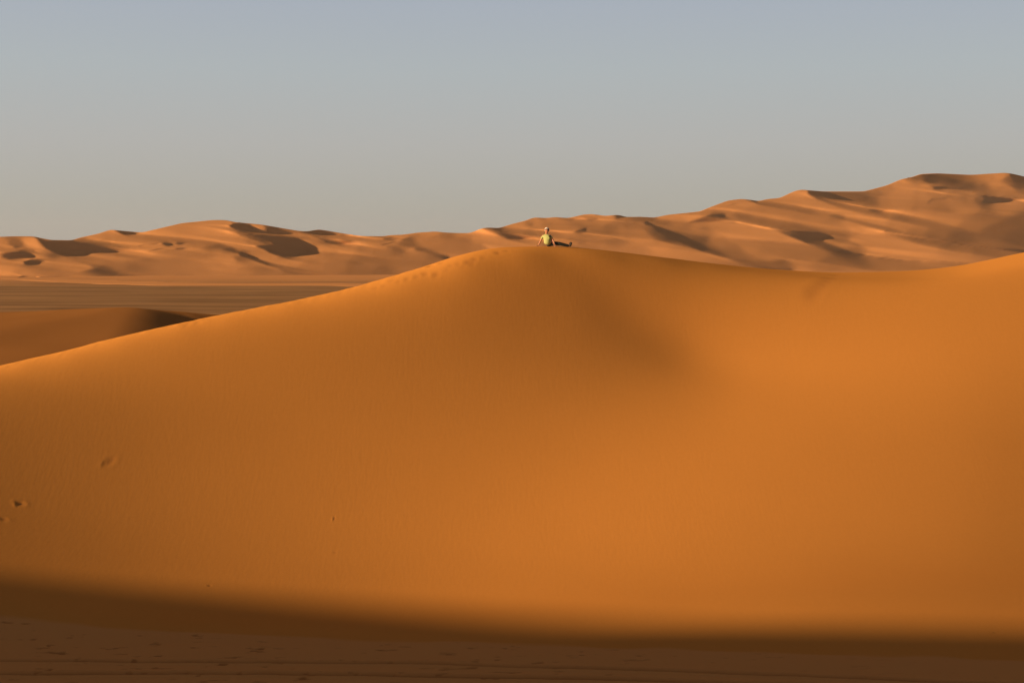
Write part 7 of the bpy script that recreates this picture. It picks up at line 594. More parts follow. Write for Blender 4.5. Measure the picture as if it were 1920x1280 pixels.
-1,0,-1,-3,-1,-1,1,0,1,0,1,0,-1,-2,-1,0,0,-1,1,-1,-1,-1,-1,-2,-1,0,0,-1,0,-1,0,-2,0,1,-1,0,0,1,-1,0,1,-1,1,1,0,0,-1,0,0,0,-1,1,2,2,2,1,1,0,-1,0,-1,0,0,0,-1,0,1,0,1,0,5,-3,-1,6,-1,
-1,2,0,0,3,0,-4,-7,-1,1,0,0,2,0,-1,-1,1,1,2,0,0,0,-1,1,0,0,0,-1,0,0,0,-1,0,0,0,1,0,-1,-1,2,1,-3,1,-17,-10,-9,-19,0,-7,11,0,44,3,2,1,-1,0,1,4,10,3,-2,0,-2,1,-2,0,1,0,1,-1,1,-1,0,1,2,
-1,0,0,-2,0,-1,-3,1,0,-1,1,0,1,-1,-7,-5,0,-1,0,0,-2,4,2,1,1,2,2,0,1,2,1,0,1,-2,-1,-1,1,1,0,0,1,-2,1,-1,0,-1,-1,0,0,0,0,0,0,0,-1,1,0,-1,0,1,-1,0,1,-1,0,0,0,0,0,-1,0,0,-1,0,-1,1,-1,0,
-1,-1,-4,-22,-38,-58,-42,-30,-7,3,5,0,0,-2,-2,2,6,10,11,12,9,7,4,2,-3,-6,-3,-4,-6,-9,-19,-16,-17,-16,-8,-7,-5,-2,-2,0,-1,0,-1,-1,-1,-1,3,7,1,-3,-9,-18,-21,-24,-19,-16,-8,4,15,16,25,
34,73,70,75,51,-10,-6,-5,-3,-4,6,13,7,-3,0,-1,0,-2,-6,-12,-6,-1,0,1,1,3,5,6,-5,-23,-30,-35,-31,-21,-12,-2,5,13,39,60,57,10,-3,-22,-22,-6,8,10,2,1,0,-2,-4,3,5,1,1,2,2,1,1,1,1,1,2,0,
2,0,0,1,0,1,1,-1,1,0,0,0,0,1,0,1,1,-1,-2,-5,-21,-14,-4,-10,-18,-7,-2,-7,-15,-5,-2,-4,-8,-3,1,-1,1,2,3,-14,0,0,0,0,0,0,0,0,0,0,0,0,0,0,0,1,-1,0,0,0,1,0,-1,1,0,0,0,0,0,0,0,0,1,0,0,0,
0,0,1,0,-1,1,-1,0,-1,1,-1,0,-1,0,1,0,0,0,-2,-1,1,1,1,-1,-1,0,0,0,-1,0,-2,1,0,0,0,1,1,1,2,1,1,-1,-3,0,-2,-2,-1,-1,1,1,0,1,0,1,1,1,-3,-1,-2,-2,-1,0,-1,-1,0,-1,-1,-1,0,-1,-1,-1,0,0,-1,
1,0,0,-1,1,0,-1,1,1,0,1,1,2,0,1,0,1,0,0,0,1,0,0,0,0,-1,0,-1,0,0,0,0,-1,1,0,2,1,0,-1,-5,3,8,1,-1,0,1,1,-4,-6,-1,1,1,1,0,0,1,1,-1,0,1,1,0,0,1,-1,0,-1,0,0,1,-1,0,-1,-1,0,1,-1,0,1,-1,
-1,2,3,-7,-6,-9,-23,-1,-14,-4,-1,14,23,17,5,-1,2,0,-6,12,5,6,-2,1,-3,0,0,0,0,0,0,1,-1,0,0,1,2,0,-1,-1,0,-1,-1,-1,-2,0,1,-1,1,0,-2,-1,-4,-3,1,0,0,-1,-1,1,1,1,1,1,1,2,2,2,0,0,-1,-2,1,
0,0,0,1,0,0,-1,0,-1,-1,1,-1,-1,1,0,0,0,0,0,-1,0,0,0,0,1,0,-1,1,0,0,0,-1,-1,1,-1,0,0,-1,0,-1,0,0,0,-1,2,3,-12,-31,-51,-45,-32,-15,-3,2,-4,-6,0,2,5,8,10,11,10,8,6,2,0,1,1,-1,-3,-1,
-19,-26,-17,-6,-16,-12,-10,-6,-1,2,-4,-2,-1,-1,-2,2,9,4,1,-4,-9,-14,-20,-23,-24,-20,-17,-10,-1,8,19,26,53,37,42,51,31,58,-5,22,7,-8,4,10,10,3,-1,0,-1,1,0,-10,-10,-5,-1,1,1,1,2,6,-1,
-14,-28,-37,-27,-25,-17,-9,-1,15,20,43,67,42,-2,-24,-21,-3,2,9,6,1,0,-2,-4,4,4,3,1,1,2,1,2,1,1,0,2,0,1,2,0,1,0,0,1,0,0,0,0,0,1,1,0,0,1,-1,-9,-4,-11,-20,-10,-2,-12,-15,-6,-1,-9,-11,
-5,0,-6,-6,1,0,0,2,-14,1,0,-1,0,0,0,0,-1,1,-1,0,1,-1,1,0,0,0,0,0,1,-1,0,1,0,0,0,1,-1,1,0,0,1,-1,0,0,1,0,0,0,0,1,-1,1,-2,1,-1,0,-1,0,1,-1,0,-1,0,0,0,1,-1,0,0,0,1,-1,-2,-1,0,1,0,0,0,
0,0,0,2,1,1,0,-1,0,-2,0,-2,-2,0,0,0,2,3,-1,0,1,-1,-2,-1,-1,-1,-1,-1,-1,-1,-1,0,-2,0,-1,-1,0,0,-1,-2,0,0,0,0,1,-1,0,1,-1,0,0,2,1,1,2,0,0,1,0,0,1,0,1,1,-1,0,0,-1,0,0,-1,0,0,0,0,0,-1,
1,4,-2,-5,4,1,1,4,3,-1,-1,3,2,-5,-5,-1,1,1,1,0,-1,0,1,0,0,1,-1,0,0,1,0,0,0,-1,-1,0,0,0,-2,0,1,0,0,0,-1,2,2,-1,-6,-15,-2,-21,-10,-5,-5,9,3,46,-1,1,1,1,-5,7,7,8,-1,-1,0,-2,0,0,0,1,0,
0,0,-1,0,0,1,1,-1,1,-1,-1,-1,-1,-1,-1,0,0,0,0,0,-2,-2,0,-1,-1,-1,-1,-1,0,1,1,1,1,1,3,3,0,0,1,-1,-2,0,0,0,1,-1,0,1,0,-1,0,0,-2,0,0,0,0,0,0,0,0,0,-1,0,1,-1,0,0,0,0,0,0,0,0,-1,0,0,-1,
0,0,0,-1,0,0,0,0,-1,1,-5,-21,-36,-45,-33,-24,-7,-4,3,-2,-9,-4,8,7,7,8,11,10,6,4,3,4,3,6,7,4,-12,-29,-10,-16,-23,-15,-11,-9,-3,1,-3,-3,-7,1,-1,7,5,2,-2,-4,-7,-12,-16,-20,-24,-25,-22,
-17,-9,-1,7,16,31,31,32,34,61,50,21,-13,39,27,3,2,11,12,8,-2,0,-1,-1,0,-4,-7,-7,-3,0,0,1,2,4,2,-7,-27,-30,-32,-28,-24,-9,-4,2,20,49,85,28,7,-18,-28,-7,4,7,4,3,-1,-3,-4,7,5,2,1,1,2,
0,2,1,2,0,2,0,1,1,0,1,0,1,0,0,0,0,1,0,0,0,1,0,1,1,-11,-12,-4,-12,-20,-6,-2,-11,-18,-1,-2,-10,-10,0,-1,-5,-3,1,1,-14,0,0,0,0,0,0,0,0,0,0,0,0,0,0,0,0,0,1,0,-1,1,0,0,0,0,0,0,1,-1,1,0,
0,0,0,1,0,0,1,0,0,-1,1,-1,1,-2,-1,0,1,-1,0,1,1,0,-1,-1,0,0,0,0,0,0,-1,-1,1,0,-1,0,0,0,-1,-1,0,1,3,-1,0,0,0,0,0,-1,-1,-2,-2,1,1,2,1,0,1,0,0,0,-2,-2,-2,-1,-1,-2,0,0,-1,0,-1,-1,0,-1,
-2,0,0,-1,-1,1,0,0,0,0,-1,0,0,0,0,2,1,1,2,1,0,0,1,-1,1,0,0,1,-1,0,0,0,0,1,-1,0,-1,0,-1,1,0,0,2,2,-7,-2,5,8,1,-1,0,2,1,-3,-4,-2,1,1,1,0,2,-1,-1,-1,3,0,1,-1,0,-1,0,0,-1,0,0,0,-1,-1,0,
-1,0,0,1,0,0,1,-1,3,-6,-1,-20,-12,-6,-17,0,-2,16,15,25,2,1,-1,-3,-2,15,6,1,-1,0,-2,1,-2,0,1,0,0,0,1,-1,0,1,1,1,-2,0,0,-2,-1,-1,0,-1,0,0,0,0,-2,-2,-1,0,-1,-2,-1,-1,1,1,1,1,0,1,1,0,2,
2,1,-1,1,-2,0,1,0,0,1,0,-1,0,0,-1,0,-1,0,0,1,0,-1,0,0,0,0,0,-1,0,0,0,1,0,0,-1,0,0,0,-1,0,0,-1,0,0,0,0,-1,-1,0,0,1,3,-1,-20,-49,-42,-32,-18,-5,4,-1,0,-7,-4,9,8,6,6,9,9,5,3,3,5,7,13,
15,20,10,-47,-30,-28,-21,-13,-10,-6,-1,-1,-2,-8,-6,3,8,0,-2,-5,-5,-7,-11,-14,-18,-20,-25,-25,-21,-18,-9,-1,6,17,24,15,37,50,39,155,57,-37,-22,-5,0,5,4,10,11,5,2,-1,-1,0,1,-2,-5,-7,
-4,-2,1,1,3,3,0,-19,-32,-33,-34,-19,-17,-13,3,18,29,81,66,-3,-16,-24,-11,0,10,7,0,0,-3,-2,6,4,2,2,1,2,1,1,0,2,1,1,1,0,2,0,1,0,0,0,0,1,0,0,0,1,0,1,1,0,-1,-6,-19,-10,-3,-14,-18,-3,0,
-14,-13,-2,-2,-12,-4,-1,0,-2,-2,-13,-1,0,0,0,0,0,0,0,0,0,0,0,0,0,1,-1,0,0,0,1,-1,1,0,0,0,0,0,0,1,0,0,0,1,0,0,-1,1,0,0,0,1,-1,1,-1,0,0,-1,-1,1,0,1,-1,0,0,-1,0,0,1,-1,0,-1,0,1,-1,-1,
0,0,0,0,1,0,-2,0,0,1,1,-1,1,1,-1,-1,0,-1,-1,-2,0,0,2,2,0,0,1,-1,0,0,0,-1,-2,-2,-2,-1,-1,0,-2,-1,-1,0,1,-2,0,-1,-1,-1,1,0,0,-1,0,0,-1,1,0,-1,2,0,1,2,1,2,0,1,0,0,1,0,0,0,0,0,0,-1,1,
-1,0,-1,0,-1,1,0,2,0,-2,-1,-2,-3,3,9,4,-1,1,3,1,-4,-3,-1,0,1,-1,2,0,1,-1,0,0,-1,-1,0,-1,0,0,0,0,0,0,-1,-1,-1,0,1,-1,1,0,0,0,2,1,-9,-7,-11,-21,-3,-12,1,2,18,38,-2,1,-1,0,-4,12,7,2,
-1,0,0,-2,0,0,0,1,0,0,-1,0,1,0,2,-1,0,-1,0,0,-3,-1,-1,0,0,0,1,0,0,-3,-2,0,0,0,-1,-2,-1,0,0,1,1,1,0,1,2,2,1,0,0,-1,0,-1,0,2,-1,0,1,0,-2,0,-1,0,0,0,0,0,1,-1,0,-1,1,0,-1,1,0,0,-1,0,0,
0,-1,0,0,0,-1,0,1,-1,-1,0,0,0,0,0,-1,0,2,1,-1,-10,-31,-37,-25,-27,-20,4,2,-3,5,-10,7,10,5,2,5,9,4,4,6,7,7,10,11,17,-3,-24,-29,-27,-14,-10,-9,-4,2,1,-4,-5,-10,5,-3,-6,-8,-7,-8,-10,
-12,-16,-19,-24,-24,-23,-22,-17,-10,-1,5,12,20,21,32,35,9,60,87,53,-3,1,1,6,1,8,12,8,6,-2,-1,1,0,-1,-2,-3,-6,-3,0,0,1,3,-2,-12,-23,-31,-36,-25,-23,-11,-6,11,47,63,61,20,-17,-29,-10,
0,5,9,2,-2,-6,2,7,5,2,1,1,2,1,2,0,1,2,0,2,0,1,0,0,1,1,0,0,0,0,1,0,1,0,0,1,-1,-4,-2,-12,-22,-6,-1,-15,-16,-2,-3,-17,-6,-1,-5,-9,-1,0,0,-14,1,-1,0,0,0,0,0,0,0,0,0,0,0,0,0,0,1,0,0,0,0,
0,0,0,0,1,0,0,0,0,1,-1,0,1,0,0,0,0,1,0,1,0,-1,0,0,-1,-1,0,0,1,0,0,-1,0,0,0,-1,0,1,-1,0,0,-1,0,0,1,-1,0,1,-2,0,0,-1,-1,-1,0,1,-1,-1,2,1,0,-1,-2,-1,1,1,1,1,1,1,0,2,0,-1,-2,-2,-2,-1,
-2,-1,0,0,0,-1,-1,-2,-1,0,-1,0,0,0,-1,0,0,0,0,-1,0,-2,0,1,0,1,1,1,2,0,1,0,1,1,0,0,1,0,-1,1,0,0,0,0,0,-1,0,0,0,0,-1,2,1,-3,-4,-1,4,4,3,2,1,4,1,-3,-5,1,2,1,2,0,0,-3,-2,-1,0,0,0,-1,1,
1,0,-1,0,-1,-1,0,0,-1,0,-1,1,0,0,-1,1,1,2,-2,-7,-22,0,-17,-13,-2,1,23,5,29,0,0,-2,-4,7,14,0,1,-1,-1,-1,0,0,-1,1,0,0,0,0,0,1,1,0,0,0,-2,0,0,-2,-1,-1,0,-1,0,1,0,-1,-1,-1,0,-1,-1,-1,
-2,0,1,0,1,1,1,0,2,0,2,0,0,0,0,0,0,-1,0,1,0,0,0,-1,0,-1,0,0,0,0,0,0,0,0,-1,0,1,-1,0,0,0,0,0,0,0,0,-1,0,0,0,-1,0,0,0,-1,0,0,-1,0,1,0,2,1,-7,-19,-27,-20,-13,-6,-18,-19,5,5,10,-11,-1,
12,8,5,-4,4,4,0,8,6,5,6,6,27,2,-4,-9,-32,-24,-20,-4,-1,3,-3,1,-13,-9,-8,-9,-13,-9,-9,-10,-13,-13,-17,-21,-25,-24,-24,-21,-16,-10,-3,7,11,12,16,23,-10,39,60,90,134,2,-29,-11,-4,1,3,
8,11,8,2,-2,1,1,0,0,0,-4,-5,-3,-2,1,2,0,-5,-10,-34,-42,-29,-24,-20,-5,17,27,80,67,8,-5,-28,-20,-1,10,6,1,-1,-8,5,9,2,2,1,1,1,1,2,1,0,2,1,1,0,2,0,0,0,1,-1,1,0,0,1,0,1,1,0,1,0,-8,-7,
-5,-17,-18,-2,-5,-15,-9,-1,-10,-14,-1,0,-7,-5,-2,-13,-1,1,0,-1,0,0,0,1,-1,0,0,0,0,0,0,0,0,0,0,0,1,-1,1,0,0,0,0,1,0,0,0,1,0,-1,0,1,0,1,0,0,0,0,0,0,-1,0,0,-1,0,1,0,0,1,-1,0,-1,0,0,-1,
1,-1,0,0,0,0,-1,1,0,-1,1,0,-2,-1,0,-2,1,-1,1,-1,1,2,0,0,-1,-1,-2,0,1,1,1,1,1,2,1,1,0,1,-1,-3,-2,-3,-1,-3,-1,-1,-1,-1,-1,1,-2,0,-1,0,0,0,0,-1,-1,0,-1,0,-1,0,0,1,0,0,1,1,2,2,1,1,0,0,
0,0,1,0,0,0,0,0,0,0,0,-1,-1,1,0,0,1,0,-1,-2,-4,-3,3,9,7,0,1,5,1,0,-4,-2,0,0,-3,0,-4,-2,2,1,1,2,0,-2,0,-1,0,-1,1,-1,-1,0,-2,1,0,0,1,0,1,-2,1,2,-9,-2,-20,-15,-3,-14,2,0,29,29,-6,4,0,
-12,14,9,4,1,0,-2,0,-1,0,0,0,0,0,0,0,0,1,2,-1,0,-1,0,-1,0,-1,-2,-1,0,0,0,0,-1,0,-1,-1,-1,-1,0,-2,0,0,0,1,0,0,0,1,0,1,0,3,0,1,-1,0,0,0,1,0,0,-1,0,0,0,-1,0,0,0,0,0,-1,1,0,0,0,0,0,0,
-1,1,-1,0,0,0,-1,0,0,0,-1,0,0,-1,0,0,-1,0,0,0,0,0,2,1,2,-2,-17,-26,-14,0,-6,2,-19,-12,12,10,-7,-8,15,3,-1,1,2,7,-1,-4,-3,0,3,8,21,-1,0,-1,-5,1,-11,-23,-2,0,8,1,-19,-29,-16,-16,-16,
-9,-11,-13,-14,-15,-19,-23,-22,-27,-24,-18,-13,-11,-3,4,5,5,4,4,13,42,36,48,99,87,9,-14,-6,-1,4,5,8,10,5,-1,0,1,0,0,0,-3,-3,-4,-3,1,1,0,-3,-9,-30,-32,-41,-29,-16,-8,10,37,47,78,27,
-10,-28,-13,-7,11,7,1,-3,-5,4,8,5,2,1,1,1,1,1,2,0,1,1,2,0,1,1,0,0,1,-1,1,0,0,1,0,0,1,0,1,1,-5,-18,-6,-4,-18,-12,-1,-10,-18,-1,-1,-14,-8,1,-1,-3,-13,0,-1,0,1,0,-1,1,-1,0,0,0,0,1,-1,
0,1,-1,1,0,0,0,0,0,0,1,0,0,0,0,0,1,0,0,1,0,0,0,0,0,1,-1,1,0,0,0,-1,0,-1,0,1,0,-1,0,0,-1,0,0,-1,1,-1,1,-1,0,0,0,1,-1,1,0,0,-1,0,-2,-1,-1,-4,-2,0,0,0,2,2,2,1,-2,-1,0,0,1,2,1,1,1,3,1,
1,-1,-2,-1,-1,-1,-2,-1,-1,-1,-2,-2,-2,-2,0,-1,1,-1,0,0,0,0,0,-1,0,-1,-1,-1,0,0,0,1,-1,1,0,0,1,2,3,1,0,0,1,0,0,1,-1,1,0,0,-1,1,0,-1,1,-1,-1,0,0,-2,-3,-1,0,4,5,5,4,4,2,-3,-1,-1,-2,-3,
-2,0,2,0,-3,1,2,-1,-1,0,-1,0,-1,0,-1,1,-1,-1,0,-1,0,1,0,1,0,1,-1,1,1,-12,-12,-7,-21,-7,-4,4,23,9,20,2,1,-12,10,6,12,-2,1,-2,-1,1,-2,0,1,0,1,-1,0,0,0,1,2,-1,0,-1,0,-2,0,-1,0,-2,0,-1,
0,0,0,0,0,-1,0,-2,0,-3,0,0,0,0,1,1,0,0,1,2,1,1,-1,0,0,0,1,-1,0,0,1,-1,0,-1,1,-1,0,1,-1,-1,1,0,-1,0,0,0,-1,1,1,-1,0,0,-1,0,0,0,-1,0,0,0,-1,1,-1,0,0,-1,0,0,-1,1,0,2,2,1,-1,-1,-14,-11,
-13,2,7,-2,-22,5,11,8,-8,-9,-1,-1,2,6,5,2,-2,-15,-7,-4,9,14,0,3,-1,-2,3,3,-6,-2,-1,-3,1,-5,-23,-29,-34,-12,-14,-13,-14,-14,-17,-18,-22,-23,-23,-24,-20,-18,-10,-5,-1,-3,2,0,1,17,14,
23,53,85,144,50,-7,-20,-22,4,3,1,8,8,2,0,1,1,-1,0,0,-2,-5,-3,-2,1,0,-3,0,-19,-44,-40,-31,-26,-3,10,28,65,66,26,3,-31,-24,-1,12,4,1,-10,-1,8,9,2,2,1,2,1,1,0,2,1,1,0,1,2,0,0,0,1,1,-1,
1,0,0,1,0,1,1,0,-1,1,-1,-19,-15,-2,-10,-19,-3,-2,-17,-9,0,-6,-12,-2,-2,-14,0,1,-1,0,0,1,-1,0,0,1,0,-1,0,0,0,0,1,-1,1,0,0,0,0,1,-1,0,1,0,0,1,-1,0,1,0,0,0,1,-1,1,0,1,0,0,0,0,0,-2,-1,
1,1,0,0,-1,0,0,0,-1,0,-1,0,0,0,1,-1,1,0,0,-1,1,0,0,-2,-1,-2,-1,-3,-1,0,-1,-2,0,2,3,1,1,1,-1,-1,1,1,2,1,1,1,1,0,0,0,-2,-2,-1,-2,-1,-1,0,0,-1,-2,-2,1,-1,-2,0,0,-1,1,0,0,-1,-1,0,0,-2,
-1,0,0,0,-1,1,1,2,1,1,0,2,2,1,1,1,0,-1,0,-1,1,0,-1,-1,1,0,0,-1,0,0,0,-1,-1,-3,-4,-7,0,12,9,2,1,3,4,-1,-3,3,3,-1,-1,-6,-7,4,2,0,-2,-2,-1,0,0,0,-1,-1,1,1,-2,-1,1,0,1,-1,1,0,0,0,1,-5,
-8,-21,-5,-12,-12,3,4,34,16,2,0,-9,-13,28,8,1,0,1,-2,-1,0,0,-1,2,-1,1,-1,0,1,0,1,0,-1,0,-1,0,-1,-1,-1,0,-1,-1,0,0,0,0,0,0,-1,-1,-2,0,-2,0,0,1,0,1,0,0,0,0,1,0,2,1,1,-1,-1,1,1,-1,0,0,
0,0,-2,1,0,-2,1,1,-1,-1,1,1,-2,0,1,0,-1,0,1,0,0,-1,0,0,0,0,-1,0,0,-1,0,-1,0,0,-1,0,1,0,0,0,2,2,0,-2,-4,-1,-4,-5,-5,-1,6,-10,0,2,4,3,-8,-3,0,0,0,0,-2,-4,-8,-8,-3,7,4,2,2,0,0,0,3,-1,
0,-1,1,-2,-3,-6,-7,-37,-29,-13,-19,-17,-17,-20,-20,-23,-25,-25,-23,-22,-17,-11,-7,-4,-4,-4,-7,0,-1,13,25,46,30,85,90,62,40,-24,-9,4,-1,5,7,5,2,1,0,0,-1,-1,0,-4,-3,-2,0,0,-3,-3,-11,
-35,-50,-39,-18,-9,11,28,44,83,33,-5,-19,-28,-6,11,8,2,-10,-1,6,9,3,2,0,2,1,1,1,1,1,2,1,0,1,1,0,0,0,1,0,0,1,0,1,0,0,1,1,-1,-3,-4,-9,-19,-8,-1,-17,-13,0,-11,-15,-1,-1,-6,-8,-13,0,-1,
1,0,0,-1,0,0,1,-1,0,0,0,1,-1,0,0,0,0,0,1,0,0,0,1,0,0,0,0,0,1,0,0,0,0,1,-1,1,0,1,0,-1,1,0,0,0,1,0,-1,-2,1,0,0,0,0,-1,0,0,-3,2,-1,1,-1,1,0,-1,1,1,0,-1,0,1,-2,-1,-2,-1,-2,-5,-2,-2,0,1,
4,4,1,0,0,-2,1,1,0,2,0,1,2,2,1,-2,-1,-2,-3,-1,-1,-1,-1,0,1,-1,-2,-2,0,0,0,-1,1,0,1,-1,1,-1,0,-1,2,0,0,0,0,1,-2,-1,-1,1,0,1,2,1,1,0,0,0,0,0,0,-1,0,2,0,-1,0,-1,1,-1,-1,0,0,-1,-1,-3,
-4,-2,4,10,3,4,3,1,2,5,3,-4,-5,5,-2,2,-7,-2,-3,-2,1,-1,-1,0,-1,0,-1,0,0,0,-2,0,0,1,1,-1,1,1,-1,1,1,-17,-2,-15,-21,-2,-7,10,23,19,7,0,4,-25,29,0,7,1,0,-2,0,-1,-1,0,0,1,0,0,0,0,1,1,0,
0,-1,-1,0,-1,-1,-2,0,0,0,-1,0,0,0,0,-1,-1,0,-1,-2,-1,0,0,0,1,0,0,0,0,1,0,1,2,0,-2,2,1,0,-2,1,1,0,-1,-1,1,0,-2,1,0,-2,1,0,0,-2,2,0,-1,-1,1,2,0,-2,0,2,-1,-1,0,0,0,0,0,-1,0,0,-1,0,0,
-1,-1,0,0,1,1,2,3,-2,-2,-3,-2,-4,-2,-2,0,3,-4,-1,1,-1,3,-1,-4,-2,0,-1,-2,-1,-6,-6,-9,-4,7,2,1,1,1,1,1,2,1,0,-1,0,0,-4,-4,-4,-14,-27,-22,-27,-16,-21,-19,-24,-24,-25,-25,-26,-22,-16,
-7,-8,-11,-8,-9,-12,-6,2,4,16,12,39,60,61,80,104,25,-8,-10,-2,1,5,5,2,2,0,-1,0,-1,0,-2,-3,-3,0,0,-2,-4,-5,-44,-43,-38,-26,-3,4,23,51,65,48,0,-24,-23,-2,10,5,-5,-10,5,9,8,1,2,1,1,2,
1,1,1,1,1,1,1,0,1,0,1,0,0,1,-1,1,0,1,1,0,1,0,2,-7,-11,-2,-16,-16,-1,-9,-20,0,-3,-15,-7,-2,-1,-13,0,0,0,-1,0,1,0,0,-1,0,0,1,-1,0,1,-1,0,1,0,0,-1,2,-1,0,0,1,0,0,1,0,0,0,0,0,1,0,0,1,
-1,0,1,1,0,0,0,0,-1,1,0,-3,1,0,0,0,-1,0,-1,0,1,-2,0,0,0,0,1,1,-1,0,0,1,0,-1,-1,-1,-2,-1,-3,-3,-5,0,-5,-1,0,3,3,2,2,2,3,1,2,0,0,-1,1,1,2,3,1,1,0,-2,-3,-3,-3,-2,0,-1,0,-3,0,0,-1,1,-1,
0,0,1,-1,1,-1,0,0,1,0,-1,0,-1,-1,1,1,-1,0,0,-1,2,0,1,1,0,0,0,0,0,2,1,0,-1,1,0,-1,1,0,-1,-1,0,-1,-1,-2,-7,-11,-5,16,15,10,-2,5,3,-1,4,6,-2,-7,-2,-6,-4,1,1,-3,-1,-1,-1,-1,-1,0,-1,0,1,
-1,-1,1,0,1,1,0,0,0,-1,1,2,-18,-18,-3,-17,-9,5,7,43,3,2,3,-25,6,26,5,-1,1,-1,-1,0,-1,0,-1,1,0,0,0,0,1,1,0,0,-1,0,-1,0,-1,0,-3,0,0,-1,0,0,0,-1,1,0,-1,-1,-1,-1,-1,0,0,0,0,0,1,0,0,0,0,
0,0,2,1,-2,0,2,1,-2,-1,1,1,-2,-1,2,-1,-1,1,0,-1,-1,1,-1,-1,1,0,1,-2,-1,3,1,-1,-1,1,1,-1,-1,0,0,1,-2,0,1,-1,-1,0,0,-1,0,0,0,0,1,4,-1,-3,-2,-2,-3,-2,0,1,0,2,-3,0,0,-2,0,1,-2,-2,-2,-3,
-3,-6,-1,-4,-4,0,2,1,0,1,2,1,1,1,0,-1,0,-1,-2,0,-4,-10,-13,-16,-32,-26,-20,-24,-25,-25,-25,-29,-25,-13,-15,-13,-12,-11,-14,-15,-11,-10,-6,-3,3,15,34,46,42,65,102,89,32,-16,-7,-2,1,
9,3,1,-1,0,0,-1,0,-1,-3,-4,-1,0,-1,-2,-10,-35,-51,-39,-19,-10,8,19,49,88,24,9,-19,-27,-11,14,7,-5,-10,4,8,9,2,1,1,1,1,1,2,0,1,1,1,1,1,0,0,0,1,0,1,0,0,0,1,1,0,1,1,3,-6,-19,-4,-5,-19,
-8,0,-20,-8,-1,-8,-10,-6,-13,0,0,-1,1,0,-1,0,0,0,1,0,-1,1,-1,0,1,0,-1,0,1,0,0,0,1,0,-1,0,1,0,0,0,1,0,1,0,0,0,0,1,0,0,0,0,0,0,0,2,0,0,0,-4,1,0,0,0,0,0,-1,1,-4,1,-1,1,1,-1,1,1,0,0,0,
0,0,0,-2,-1,-2,-1,-3,-2,-4,-4,-5,0,4,3,2,-1,-1,1,2,2,5,0,0,1,2,2,3,2,1,0,-1,-1,-2,-1,-2,-1,-4,-2,-1,-3,0,0,-1,0,0,0,1,0,-1,0,1,-2,1,0,0,-4,0,1,1,1,2,1,0,1,1,0,0,0,1,0,1,1,1,0,0,-2,
0,-2,0,0,0,0,-1,1,0,-1,-1,-1,-4,-9,-6,6,8,-4,10,14,3,0,9,2,-3,4,-3,2,-17,1,-2,-1,0,-1,-1,-1,-2,-1,-1,0,1,0,-2,0,1,1,0,1,0,0,-1,1,1,-13,-4,-21,-19,-1,-7,16,28,12,5,1,-4,-13,26,2,3,0,
-2,0,-1,-1,0,0,1,0,0,0,1,0,1,1,-1,-1,0,-1,-1,1,-2,1,-3,-1,0,-1,0,0,1,0,-1,0,-1,-1,-1,-1,0,0,0,0,1,-1,0,0,0,0,0,2,0,-2,2,1,-1,-1,1,1,0,-2,0,1,-1,0,0,0,-2,1,0,-1,0,0,0,-1,-1,1,2,-1,
-2,-1,3,0,-2,0,2,1,-2,-1,1,1,-2,0,0,0,0,0,0,0,-1,1,0,1,2,0,-4,0,-3,-1,-4,1,1,0,4,-1,-3,-1,1,-2,-1,-1,-1,-2,-1,-3,-5,-1,-2,-3,-3,1,2,1,0,1,0,-1,0,0,0,0,0,-1,0,0,-4,-6,-22,-26,-21,
-28,-28,-24,-27,-29,-18,-23,-20,-15,-17,-13,-14,-14,-18,-16,-15,-13,-4,2,13,24,20,30,40,58,63,55,33,36,23,17,5,9,5,-1,-1,0,0,-1,0,-1,-3,-2,-1,-2,-2,-8,-40,-52,-32,-20,-8,0,23,27,86,
59,-7,-10,-22,-10,9,2,-12,-5,8,11,5,1,1,1,2,1,0,2,1,1,1,1,0,1,0,1,0,0,1,0,1,0,0,1,0,1,0,2,1,-3,-21,-10,-1,-17,-12,-1,-12,-15,-1,-1,-8,-13,0,0,0,0,0,0,0,0,0,-1,0,1,-1,1,-1,0,0,1,0,0,
0,0,1,-1,0,1,0,0,0,1,0,1,0,0,0,0,1,0,0,0,0,0,1,0,1,0,0,1,0,-1,-5,2,-1,0,1,0,0,-1,1,-1,-2,0,0,0,1,0,0,0,0,3,9,3,-1,-2,-2,-2,-2,-2,-2,-8,-6,-10,-10,-6,0,4,6,7,9,4,1,-3,-2,-2,2,1,3,5,
2,2,0,-1,0,0,-1,-1,-3,-1,-1,-1,-6,1,0,0,0,0,0,-1,2,0,0,-1,1,-1,1,1,4,3,3,0,2,0,-1,-1,-2,-2,-2,-1,0,0,1,0,0,1,0,0,-2,0,0,0,-1,0,-1,1,-1,0,0,-1,-1,0,-1,-9,-21,-11,12,32,19,-16,3,11,
25,34,30,-1,-173,74,-6,16,32,17,10,-2,-17,-31,-21,-4,-1,1,1,-3,1,0,1,1,0,0,1,0,-1,1,-1,-18,-12,-6,-20,-5,7,8,41,3,0,-3,-13,14,15,1,1,-1,-1,0,-1,-2,1,0,1,0,1,-1,1,0,1,-1,1,-2,0,0,-1,
0,-2,0,0,-1,-1,-1,1,0,0,0,-1,-1,-2,-1,0,-1,1,0,0,0,-1,0,0,1,0,1,-2,1,1,1,-1,0,1,0,-1,-1,0,2,-2,0,0,0,-1,1,0,-1,0,0,-1,-1,1,0,-1,-2,0,1,1,-1,-1,1,2,-2,-2,1,2,-1,-2,1,1,1,0,-1,-1,0,0,
0,0,1,0,2,-1,1,-5,1,-2,1,-3,-1,1,1,2,2,0,-4,0,0,-3,-1,-2,-1,-1,-1,-4,1,0,-2,-4,0,1,2,-1,0,-2,-1,-1,-1,1,0,0,0,0,-1,-2,1,-9,-25,-28,-36,-24,-21,-23,-31,-26,-22,-18,-18,-16,-11,-18,
